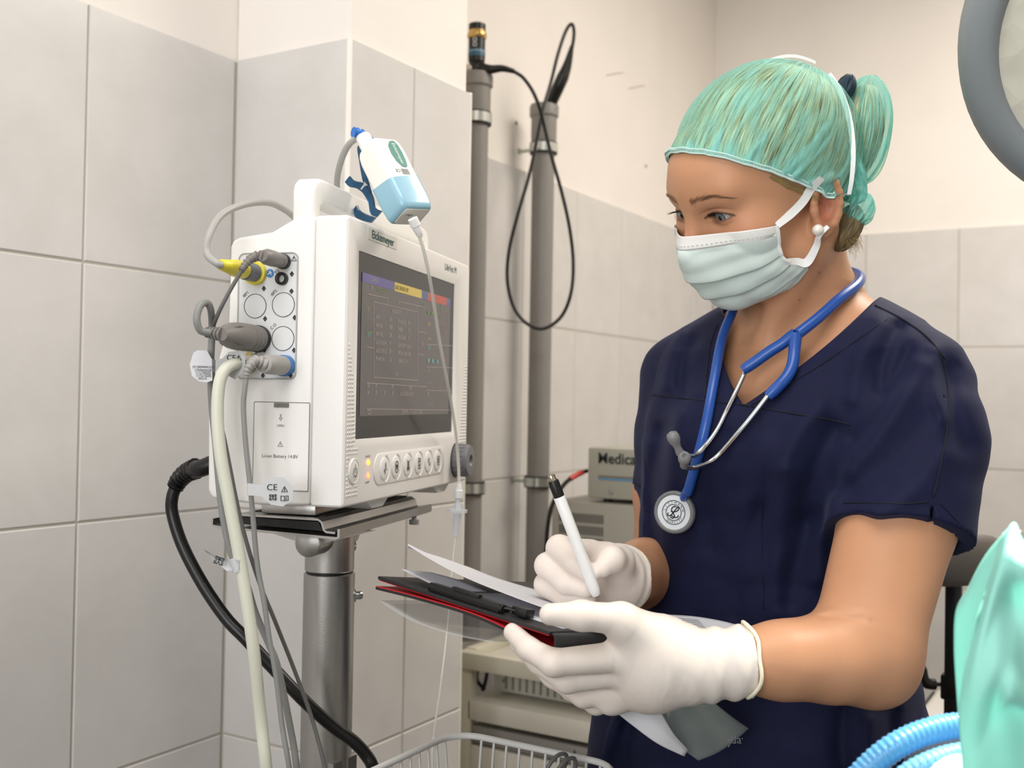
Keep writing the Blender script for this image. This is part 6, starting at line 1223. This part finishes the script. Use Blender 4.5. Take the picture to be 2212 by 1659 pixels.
# trousers and shoes down to the floor
base = toW(K(1625, 1900, 1.25)); fw = -tF[0] * -RIGHT + 0; fdir = tF[0] * RIGHT + tF[2] * FWD; fdir[2] = 0; fdir /= np.linalg.norm(fdir); ldir = tL[0] * RIGHT + tL[2] * FWD; ldir[2] = 0; ldir /= np.linalg.norm(ldir)
hipz = toW(K(1622, 1660, 1.245)); tq = MB()
for s in (-1, 1):
    c = [hipz + ldir * s * .07 * k + np.array([0, 0, 0]) for k in (1,)][0]; zs = np.linspace(hipz[2] + .02, .07, 12); tq.tube([np.array([c[0], c[1], z]) + fdir * .01 * math.sin((z - .4) * 5) for z in zs], [.108 - .05 * (i / 11) for i in range(12)], 18)
    f0 = np.array([c[0], c[1], 0.0]); sq = MB(); sh = MB()
    G = []
    for i in range(13):
        t = i / 12; w_ = .042 * math.sin(PI * (t * .9 + .08)) ** .5; hh = .075 - .035 * t + .01 * math.sin(t * 6); G.append([f0 + fdir * (-.08 + .25 * t) + ldir * w_ * math.cos(a) + np.array([0, 0, max(0, hh * math.sin(a))]) for a in np.linspace(0, 2 * PI, 15)])
    obj('shoe', sh.grid(np.array(G)), mat('white_clog', '#dcdad6', 0.5), per, world=True)
obj('trousers', tq, SCRUB, per, world=True)
# ---------------------------------------------------------------- gloved hands
GLOVE = mat('latex_glove', '#eadfd6', 0.45, spec=0.4, sss=0.18, var=0.03, vscale=40, bump=0.22, bscale=180, stretch=(1, 1, .35))
RIMM = mat('glove_rim', '#ece6cf', 0.45)
def kk(*pts): return [K(*p) for p in pts]
# her left hand: supports the folder, thumb above, fingers below
TL = kk((1448, 1412, .950), (1340, 1338, .925), (1255, 1330, .915), (1188, 1327, .912)); 
FL = [kk((1338, 1418, .938), (1196, 1432, .925), (1143, 1402, .945), (1108, 1366, .965)), kk((1330, 1452, .948), (1225, 1468, .945), (1165, 1432, .968), (1120, 1390, .985)),
      kk((1325, 1486, .960), (1262, 1500, .972), (1195, 1462, .992), (1150, 1425, 1.005)), kk((1335, 1508, .975), (1288, 1520, .988), (1232, 1492, 1.002), (1195, 1462, 1.01))]
cuffL = K(1622, 1428, .947); wdL = K(1560, 1436, .9475) - K(1480, 1436, .9480); wdL /= np.linalg.norm(wdL)
def wrinkle(p, c, d, amp, s, r0, r1):
    t = (p - c.astype(np.float32)) @ d.astype(np.float32); w = np.clip((t - r0) / (r1 - r0), 0, 1); return amp * w * np.sin(t * s + 3 * wob(p, 60, 7) + 1.5 * wob(p, 28, 8))
def handL(p):
    pal = chain(p, kk((1500, 1437, .947), (1420, 1425, .948), (1352, 1415, .942)), [.0275, .034, .0185], .012); pal = smin(pal, chain(p, kk((1480, 1445, .950), (1400, 1462, .960), (1345, 1482, .966)), [.026, .030, .020], .012), .02)
    pal = smin(pal, chain(p, kk((1430, 1400, .945), (1350, 1352, .930)), [.026, .0175], .01), .016); pal = smin(pal, sph(p, K(1318, 1512, .966), .0135), .012)
    f = pal
    for i, c in enumerate(FL): f = smin(f, chain(p, c, [.0132, .0118, .0100, .0085] if i < 3 else [.0112, .0098, .0085, .0075], .004), .0055)
    f = smin(f, chain(p, TL, [.022, .0138, .0122, .0092], .006), .008)
    f = smin(f, chain(p, [K(1500, 1437, .947), K(1560, 1434, .946), cuffL], [.0295, .0290, .0325], .01), .012)
    f = f - wrinkle(p, K(1470, 1436, .948), wdL, .0014, 300, .0, .03) - .0006 * wrinkle(p, K(1310, 1440, .94), wdL, 1, 800, .0, .004) * np.exp(-(sph(p, K(1262, 1445, .92), 0) / .022) ** 2)
    e = (p - cuffL.astype(np.float32)) @ wdL.astype(np.float32) + .0022 * wob(p, 45, 4); inner = chain(p, [K(1560, 1434, .946), cuffL + wdL * .02], [.0250, .0278], .01)
    return np.maximum(np.maximum(f, e), -np.maximum(inner, -(e + .007)))
lo = np.minimum.reduce([K(1080, 1300, .88), K(1080, 1560, .88), K(1080, 1560, 1.03), K(1080, 1280, 1.03)]); hi = np.maximum.reduce([K(1660, 1280, .88), K(1660, 1280, 1.03), K(1660, 1560, .88)])
lo[2], hi[2] = .885, 1.035
V, Q = mesh_sdf(handL, lo, hi, .00135, 2, 1.7); glL = fobj('glove', V, Q, GLOVE, per, label='glove on the hand holding the folder from below'); BVL = bvh_of((V, Q))
def rim(cuff, d, r, ph=0.0, wob_=.002):
    e1 = np.cross(d, (0, 1, 0)); e1 /= np.linalg.norm(e1); e2 = np.cross(d, e1); q = []
    for i in range(40): a = 2 * PI * i / 40; q.append(cuff + (e1 * math.cos(a) + e2 * math.sin(a)) * (r + wob_ * math.sin(3 * a + ph)) + d * (.004 * math.sin(2 * a + 1 + ph) + .0015 * math.sin(5 * a)))
    return obj('glove_rim', MB().tube(toW(np.array(q)), .0017, 8, closed=True), RIMM, per, world=True, label='rolled rim of the glove')
rim(cuffL - wdL * .001, wdL, .0322)
# her right hand: a writing grip round the pen
FR = [kk((1278, 1196, 1.098), (1208, 1184, 1.070), (1244, 1216, 1.043), (1276, 1242, 1.033)), kk((1262, 1215, 1.108), (1183, 1222, 1.074), (1222, 1258, 1.050), (1264, 1272, 1.040)),
      kk((1258, 1248, 1.112), (1182, 1263, 1.082), (1222, 1290, 1.062), (1268, 1297, 1.052)), kk((1262, 1284, 1.112), (1190, 1303, 1.092), (1220, 1322, 1.076), (1262, 1326, 1.066))]
TR_ = kk((1335, 1248, 1.088), (1338, 1212, 1.066), (1322, 1208, 1.044), (1302, 1226, 1.036))
cuffR = K(1352, 1248, 1.118); wdR = np.array(elR - wrR); wdR /= np.linalg.norm(wdR); wdR = wdR * .75 + np.array((.30, .0, -.0)); wdR /= np.linalg.norm(wdR)
cuffR = K(1340, 1248, 1.108)
def handR(p):
    f = chain(p, kk((1325, 1248, 1.105), (1285, 1225, 1.104), (1262, 1210, 1.100)), [.0285, .0260, .0150], .012); f = smin(f, chain(p, kk((1322, 1262, 1.108), (1280, 1270, 1.110), (1258, 1285, 1.110)), [.026, .024, .0145], .012), .02)
    f = smin(f, chain(p, kk((1255, 1205, 1.098), (1215, 1245, 1.095), (1222, 1295, 1.10)), [.016, .018, .014], .01), .012)
    for i, c in enumerate(FR): f = smin(f, chain(p, c, [.0138, .0128, .0112, .0088] if i < 3 else [.0115, .0108, .0095, .0080], .004), .0035)
    f = smin(f, chain(p, TR_, [.0185, .0150, .0125, .0095], .005), .004)
    f = smin(f, chain(p, [K(1322, 1248, 1.104), cuffR, cuffR + wdR * .02], [.0285, .0300, .0315], .01), .012)
    f = f - wrinkle(p, K(1318, 1248, 1.10), wdR, .0013, 400, .0, .02)
    e = (p - (cuffR + wdR * .012).astype(np.float32)) @ wdR.astype(np.float32) + .0015 * wob(p, 50, 5); return np.maximum(f, e)
lo = K(1135, 1370, 1.10); hi = K(1395, 1120, 1.13); lo[2], hi[2] = 1.005, 1.155
V, Q = mesh_sdf(handR, lo, hi, .00125, 2, 1.7); glR = fobj('glove', V, Q, GLOVE, per, label='glove on the hand holding the pen')
rim(cuffR + wdR * .010, wdR, .0308, 2.0)
# pen
pt, pp_ = K(1289, 1287, 1.028), K(1190, 1026, 1.028 - .012); pdv = pp_ - pt; PL = np.linalg.norm(pdv); pdv /= PL; prad = .0057
pn = thing('pen', 'white ballpoint pen with black end held in the gloved writing hand', 'pen', toW(pt)); pw_ = toW(pt + pdv) - toW(pt)
obj('barrel', MB().lathe([(.0030, .0), (.0044, .0012), (.0053, .006), (prad, .014), (prad, PL * .82), (prad * .97, PL * .823)], toW(pt), pw_, 24), mat('pen_white', '#f4f4f3', 0.25, coat=.4), pn, world=True)
obj('end_cap', MB().lathe([(prad * .93, PL * .82), (prad * .93, PL * .945), (prad * .80, PL * .955)], toW(pt), pw_, 24), BLACKP, pn, world=True); obj('push_button', MB().lathe([(.0036, PL * .95), (.0036, PL * .99), (.003, PL)], toW(pt), pw_, 18), mat('button_nickel', '#c9c2b2', 0.2, metal=1.0), pn, world=True)
obj('tip_ring', MB().lathe([(.0031, -.0006), (.0031, .0006), (.0018, .0007), (.0018, -.0010), (.0003, -.0014)], toW(pt), pw_, 16), mat('tip_grey', '#77797b', 0.3, metal=.8), pn, world=True)

# ---------------------------------------------------------------- folder with clip, sheets and sleeves
S0 = K(1192, 1374, .935); SA_ = K(815, 1251, 1.085); e1 = SA_ - S0; L1 = np.linalg.norm(e1); e1 /= L1
e2 = K(1292, 1371, .99) - S0; e2 -= e1 * (e2 @ e1); e2 /= np.linalg.norm(e2)
nB = np.cross(e1, e2); nB = nB if nB[1] > 0 else -nB
tv = lambda c: toW(c) - CAM
E1, E2, N3 = tv(e1), tv(e2), tv(nB); L2 = .25
fo = thing('clipboard_folder', 'black clipboard folder with red lining held open under the papers', 'clipboard', toW(S0))
BKL = mat('folder_black', '#232324', 0.5, bump=.15, bscale=600); RED = mat('folder_red', '#c2222b', 0.5)
def slab(nm, o, ex, ey, n, a0, a1, b0, b1, t, m): o = toW(o); return obj(nm, MB().prism([(a0, b0), (a1, b0), (a1, b1), (a0, b1)], o, ex, ey, n, t, .0006, 1), m, fo, world=True, smooth=False)
slab('board', S0, E1, E2, N3, 0.003, L1, 0, L2, .0032, BKL); slab('lining', S0 - nB * .0011, E1, E2, N3, 0.004, L1 - .001, .001, L2 - .001, .001, RED)
cv = [(0.001, -.0145), (L1 * .10, -.0120), (L1 * .25, -.0072), (L1 * .42, -.0046), (L1 * .60, -.0050), (L1 * .80, -.0066), (L1, -.0092)]; cv = [tuple(q) for q in spline(cv, 4)]
def cov(nm, dz, t, m): return obj(nm, MB().prism(sheet([(a, z + dz) for a, z in cv], t), toW(S0), E1, N3, E2, L2), m, fo, world=True, ang=30)
cov('cover', 0, .0026, BKL); cov('lining', .0018, .0009, RED)
sp = MB(); G = []
for i in range(13):
    a = -PI / 2 + PI * i / 12; c = S0 - nB * .0058 - e1 * (.0055 * math.cos(a)) + nB * (.0088 * math.sin(a)); G.append([c, c + e2 * L2])
G = np.array(G); so2 = obj('spine', MB().grid(toW(G.reshape(-1, 3)).reshape(G.shape)), BKL, fo, world=True); md = so2.modifiers.new('thickness', 'SOLIDIFY'); md.thickness = .0018
bd = lambda a, b, z: S0 + e1 * a + e2 * b + nB * z                # a along the short edge, b along the spine, z above the board
CLB2 = mat('clip_black', '#1b1b1b', 0.35)
def cbox(nm, a0, a1, b0, b1, z0, z1, bev=.001): return obj(nm, MB().prism([(a0, z0), (a1, z0), (a1, z1), (a0, z1)], toW(bd(0, b0, 0)), E1, N3, E2, b1 - b0, bev, 2), CLB2, fo, world=True, ang=30)
def uvb(u, v, b=.012): q = at_plane(u, v, toW(S0 + e2 * b), E2) - toW(S0); return q @ E1, q @ N3
ca0, ca1 = L1 * .305, L1 * .70
cbox('clip_bar', ca0, ca1, .006, .014, .0032, .0120); cbox('clip_plate', ca0 + .004, ca1 - .004, .012, .034, .0045, .0075); cbox('clip_lever', ca0 + .025, ca1 - .030, .004, .010, .0110, .0150); cbox('clip_end', L1 * .20, L1 * .275, .016, .030, .0045, .0125)
obj('clip_spring', MB().tube(toW(np.array([bd(ca0 + .002, .010, .008), bd(ca0 - .006, .012, .009), bd(ca0 - .012, .018, .008), bd(ca0 - .02, .022, .0075)])), .0014, 8), CLB2, fo, world=True)
obj('clip_rod', MB().tube(toW(np.array([bd(ca0 - .003, .010, .0075), bd(ca1 + .003, .010, .0075)])), .0042, 12), CLB2, fo, world=True)
PAPER = mat('white_paper', '#eeeef2', 0.7); 
T = NT(PAPER); b = T.n['Principled BSDF']; tl = T.new('BsdfTranslucent'); tl.inputs[0].default_value = lin('#e9e9ee') + (1,); mx = T.new('MixShader'); mx.inputs[0].default_value = .25; T.link(b.outputs[0], mx.inputs[1]); T.link(tl.outputs[0], mx.inputs[2]); T.link(mx.outputs[0], T.n['Material Output'].inputs[0])
SLEEVE = mat('clear_sleeve', '#dfe3e6', 0.12, trans=.0, alpha=.30, spec=.8)
def sheet_thing(nm, G, m, label, cat, th=.0004, group=None):
    G = np.array(G); g2 = np.array([spline(r, 6) for r in G]); g2 = np.array([spline(g2[:, j], 6) for j in range(g2.shape[1])]).transpose(1, 0, 2)
    o = single(nm, MB().grid(toW(g2.reshape(-1, 3)).reshape(g2.shape)), m, label, cat, group, world=True, ang=170); md = o.modifiers.new('thickness', 'SOLIDIFY'); md.thickness = th; return o
# sheets lying on the board, reaching past its end towards her
sheet_thing('paper_sheet', [[bd(a, b, .0042 + (.0 if b < .25 else .010 * ((b - .25) / .07) ** 1.5)) for b in (.03, .08, .13, .18, .21, .245)] for a in (.012, .06, .11, .155)], PAPER, 'printed sheet lying on the folder under the writing glove', 'paper', .0016)
# lifted sheet curling up at the far end
dW = K(960, 1220, 1.0); dW = dW / np.linalg.norm(dW) + np.array((.02, .085, 0))
def lift(b, w=1.0): return [K(1290, 1352, .965) + e2 * b * .6, K(1180, 1318, .985) + (e2 + dW) * .4 * b, K(1099, 1288, 1.0) + dW * b, K(1010, 1252, 1.02) + dW * b, K(940, 1216, 1.035) + dW * b * .7, K(880, 1178, 1.05) + dW * b * .12]
G = [lift(.010), [c - np.array((0, .003 * math.sin(PI * i / 5) * 1.2, 0)) for i, c in enumerate(lift(.06))], [c - np.array((0, .004 * math.sin(PI * i / 5), 0)) for i, c in enumerate(lift(.12))], [c - np.array((0, .004 * i / 5, 0)) for i, c in enumerate(lift(.17))]]
sheet_thing('paper_sheet', G, PAPER, 'white sheet lifted and curling up above the black clip', 'paper', .0003)
sheet_thing('paper_sheet', [[bd(L1 * .66, .02, .006), bd(L1 * .80, .02, .009), bd(L1 * .93, .015, .014)], [bd(L1 * .62, .07, .008), bd(L1 * .78, .07, .011), bd(L1 * .93, .06, .012)]], PAPER, 'small paper corner sticking out beneath the clip at far end', 'paper', .0003)
# printing on the sheet that shows right of the glove
top_ = [(1395, 1326), (1440, 1328), (1500, 1332), (1560, 1342), (1610, 1356), (1650, 1371)]
def belly(u, v, o): c = hit(BVS, u, v, 0, 1.12); return K(u, v, min(c[2], 1.16) - o)
Gp = [[belly(u, v, .016) for u, v in top_], [belly(u - 6, v + 26, .034) for u, v in top_], [belly(u - 14, v + 60, .058) for u, v in top_], [belly(u - 24, v + 100, .085) for u, v in top_]]
ps = sheet_thing('paper_sheet', Gp, PAPER, 'printed sheet end sticking out behind the lower glove against the dark scrubs', 'paper', .0004); INV[ps.name] = Matrix.Translation(-ps.location)
gp = np.array(Gp)
def onp(r, c):                                                   # place on that sheet, rows and columns as fractions
    r *= 3; c *= 5; i, k = min(int(r), 2), min(int(c), 4); r -= i; c -= k; q = (gp[i, k] * (1 - r) + gp[i + 1, k] * r) * (1 - c) + (gp[i, k + 1] * (1 - r) + gp[i + 1, k + 1] * r) * c; return q + np.array((0, .0012, -.0010))
for i in range(8): obj('printed_line', MB().tube(toW(np.array([onp(.10 + .045 * i, c) for c in np.linspace(.04 + .02 * i, .44 + .015 * i, 9)])), .00022, 4), mat('printed_grey_ink', '#55575a', 0.6), ps, world=True)
obj('printed_line', MB().tube(toW(np.array([onp(.22, c) for c in (.60, .66)])), .0006, 4), INK, ps, world=True)
# clear pockets: below the cover, and curling down under the hand
sheet_thing('plastic_sleeve', [[bd(L1 * .97, .0, -.020), bd(L1 * .75, .0, -.028), bd(L1 * .5, .0, -.0275), bd(L1 * .30, .0, -.0225)], [bd(L1 * .97, .07, -.019), bd(L1 * .72, .07, -.030), bd(L1 * .5, .07, -.027), bd(L1 * .30, .07, -.0225)], [bd(L1 * .97, .15, -.018), bd(L1 * .75, .15, -.024), bd(L1 * .5, .15, -.024), bd(L1 * .30, .15, -.021)]], SLEEVE, 'clear plastic sleeve sagging below the red lined cover', 'sleeve', .0003)
def hang(u0, u1, v0, v1, d): return [K(u0 + (u1 - u0) * t, v0 + (v1 - v0) * t, d) for t in np.linspace(0, 1, 5)]
le = [(1405, 1470, 1.03), (1428, 1550, 1.02), (1460, 1605, 1.005), (1508, 1643, 1.0)]; re_ = [(1490, 1472, 1.045), (1540, 1516, 1.05), (1583, 1550, 1.055), (1617, 1574, 1.06)]
G = [[K(*(np.array(a) * (1 - t) + np.array(b) * t + np.array((0, (10 if k == 3 else 4) * math.sin(t * PI) * (1 if k == 3 else .5), -.012 * math.sin(t * PI))))) for t in np.linspace(0, 1, 5)] for k, (a, b) in enumerate(zip(le, re_))]
sheet_thing('plastic_sleeve', G, mat('smoky_sleeve', '#8f9996', 0.2, alpha=.45, spec=.8), 'smoky clear sleeve curling down under the hand before the dark scrubs', 'sleeve', .0003)
G = [[K(1320, 1530, .985), K(1355, 1520, .99), K(1400, 1508, 1.0)], [K(1365, 1566, .985), K(1400, 1548, .985), K(1425, 1535, .99)], [K(1420, 1606, .98), K(1440, 1590, .98), K(1455, 1585, .985)], [K(1478, 1634, .985), K(1482, 1626, .985), K(1487, 1620, .99)]]
sheet_thing('paper_sheet', G, PAPER, 'printed strip of paper hanging inside the sleeve below the glove', 'paper', .0003)
# ---------------------------------------------------------------- stethoscope round the neck
STB = mat('tube_royal_blue', '#1f4fa0', 0.3, spec=0.6); GREYR = mat('ear_tip_grey', '#7c7d7f', 0.4)
def sh(u, v, off=.0062):
    a = hit(BVS, u, v, off, 9.0); b = hit(BVB, u, v, off, 9.0); return a if a[2] < b[2] else b
stt = thing('stethoscope', 'royal blue stethoscope hung round the neck with its round chestpiece on the scrubs', 'stethoscope', toW(sh(1660, 900)))
def smooth(c, n=3):
    c = np.array(c)
    for _ in range(n): c[1:-1] = (c[:-2] + 2 * c[1:-1] + c[2:]) / 4
    return c
def keep(s, r):
    for _ in range(2): s = push_out(s, r, body_f); s = push_out(s, r, shirt_solid); s = smooth(s, 2)
    s = smooth(s, 25); s = push_out(s, r * .8, shirt_solid); return smooth(s, 6)
def run(nm, head, px, r, m, off=.0062, tail=()):
    c = list(head) + [sh(u, v, off) for u, v in px] + list(tail); s = keep(spline(smooth(c, 2), 8), r + .0006); return obj(nm, MB().tube(toW(s), r, 16), m, stt, world=True, ang=170)
back = [K(1690, 600, 1.270), K(1760, 572, 1.262), K(1818, 572, 1.225), K(1842, 590, 1.185), K(1845, 622, 1.155)]
run('tubing', back, [(1822, 668), (1792, 706), (1764, 732), (1740, 756)], .0058, STB, .0075)
run('tubing', [K(1690, 600, 1.270), K(1640, 625, 1.22), K(1618, 650, 1.165)], [(1604, 690), (1590, 735), (1572, 795), (1555, 850), (1540, 905), (1524, 965), (1508, 1020), (1496, 1058)], .0053, STB, .0065)
J = sh(1737, 757, .0075)
def taper(n, a, b): return np.linspace(a, b, n)
for px, e in ((((1712, 758), (1690, 772), (1668, 795), (1648, 818)), (1629, 838)), (((1733, 780), (1722, 802), (1704, 825), (1686, 845)), (1664, 862))):
    c = smooth([J] + [sh(u, v, .0078) for u, v in px] + [sh(*e, .0075)], 1); s = keep(spline(c, 8), .0066); obj('binaural_branch', MB().tube(toW(s), np.interp(np.linspace(0, 1, len(s)), [0, .2, .9, 1], [.0066, .0060, .0060, .0050]), 16), STB, stt, world=True, ang=60)
def steel(px, tail, name='ear_tube'):
    c = [sh(u, v, .0085) for u, v in px]; c = smooth(c, 3) if len(c) > 3 else np.array(c); s = keep(spline(np.concatenate([c, np.array(tail)]), 8), .0034); return obj(name, MB().tube(toW(s), .0026, 12), CHROME, stt, world=True, ang=170)
b0 = sh(1515, 985, .013)
steel([(1634, 832), (1610, 862), (1580, 900), (1550, 938), (1522, 968)], [K(1500, 985, b0[2] - .006), K(1484, 984, b0[2] - .014), K(1472, 975, b0[2] - .016), K(1465, 968, b0[2] - .016)])
steel([(1669, 856), (1645, 888), (1615, 926), (1580, 962), (1545, 990)], [K(1515, 1006, b0[2] - .012), K(1494, 1012, b0[2] - .017), K(1480, 1008, b0[2] - .022), K(1476, 1000, b0[2] - .026)])
def tip(c, d, nm='ear_tip'): obj(nm, MB().lathe([(.0030, -.006), (.0042, -.003), (.0042, .0), (.0035, .004), (.0044, .008), (.0062, .012), (.0066, .016), (.0056, .020), (.0030, .0215), (.0018, .020), (.0003, .018)], toW(c), toW(d) - CAM, 22), GREYR, stt, world=True, ang=60)
tip(K(1467, 974, b0[2] - .016), np.array((-.35, .75, -.2))); tip(K(1478, 1003, b0[2] - .024), np.array((-.12, .45, -.88)))
cp = sh(1468, 1100, .010); cn = np.array((-.50, .03, -.86)); cn /= np.linalg.norm(cn); cpw, cnw = toW(cp), toW(cn) - CAM
obj('chestpiece_rim', MB().lathe([(.0125, -.012), (.017, -.009), (.0222, -.004), (.0232, .0), (.0230, .0035), (.0215, .0052), (.0192, .0050), (.0186, .0040)], cpw, cnw, 48), mat('rim_grey', '#6f7274', 0.35), stt, world=True, ang=60)
obj('diaphragm', MB().lathe([(.0188, .0036), (.0186, .0043), (.0003, .0045)], cpw, cnw, 40), mat('diaphragm_pale', '#d3d9de', 0.25), stt, world=True)
ex = np.cross((0, 1, 0), cn); ex = ex if ex[0] > 0 else -ex; ex /= np.linalg.norm(ex); ey = np.cross(cn, ex); ey = ey if ey[1] > 0 else -ey
o = cp + cn * .0049; ow, exw, eyw = toW(o), toW(ex) - CAM, toW(ey) - CAM
obj('diaphragm_print', line_mb([circ(.0128, 40), circ(.0086, 36)], .0007, ow, exw, eyw), INK, stt, world=True, smooth=False)
LS = [[(-.0062, -.001), (-.0066, -.003), (-.004, -.0036), (-.001, -.0010), (.0020, .0030), (.0048, .0058), (.0058, .0042), (.0040, .0018), (.0, .0006), (-.0026, .0012)], [(.0030, .0062), (.0006, .0064), (-.0020, .0042), (-.0018, .0010), (-.0002, -.0012), (.0012, -.0040), (-.0010, -.0062), (-.0034, -.0052)], [(-.0034, -.0030), (-.0008, -.0044), (.0022, -.0052), (.0046, -.0046), (.0054, -.0030)]]
obj('diaphragm_monogram', line_mb([spline(np.array(q), 5) for q in LS], .0011, ow, exw, eyw), INK, stt, world=True, smooth=False)
for s, a0, da in (('LITTMANN', 165, -21.5), ('QUALITY', 232, 15.5)):
    for i, ch in enumerate(s):
        a = math.radians(a0 + da * i); up = 1 if da < 0 else -1; e_y = (exw * math.cos(a) + eyw * math.sin(a)) * up; e_x = (exw * math.sin(a) - eyw * math.cos(a)) * up; obj('diaphragm_letter', text_mb(ch, .0034, ow + (exw * math.cos(a) + eyw * math.sin(a)) * .0107, e_x, e_y), INK, stt, world=True, smooth=False)
obj('chestpiece_stem', MB().tube(toW(spline(np.array([cp - cn * .005 + (.010, .016, 0), sh(1486, 1070, .006), sh(1494, 1052, .0065)]), 5)), .0046, 12), STB, stt, world=True)
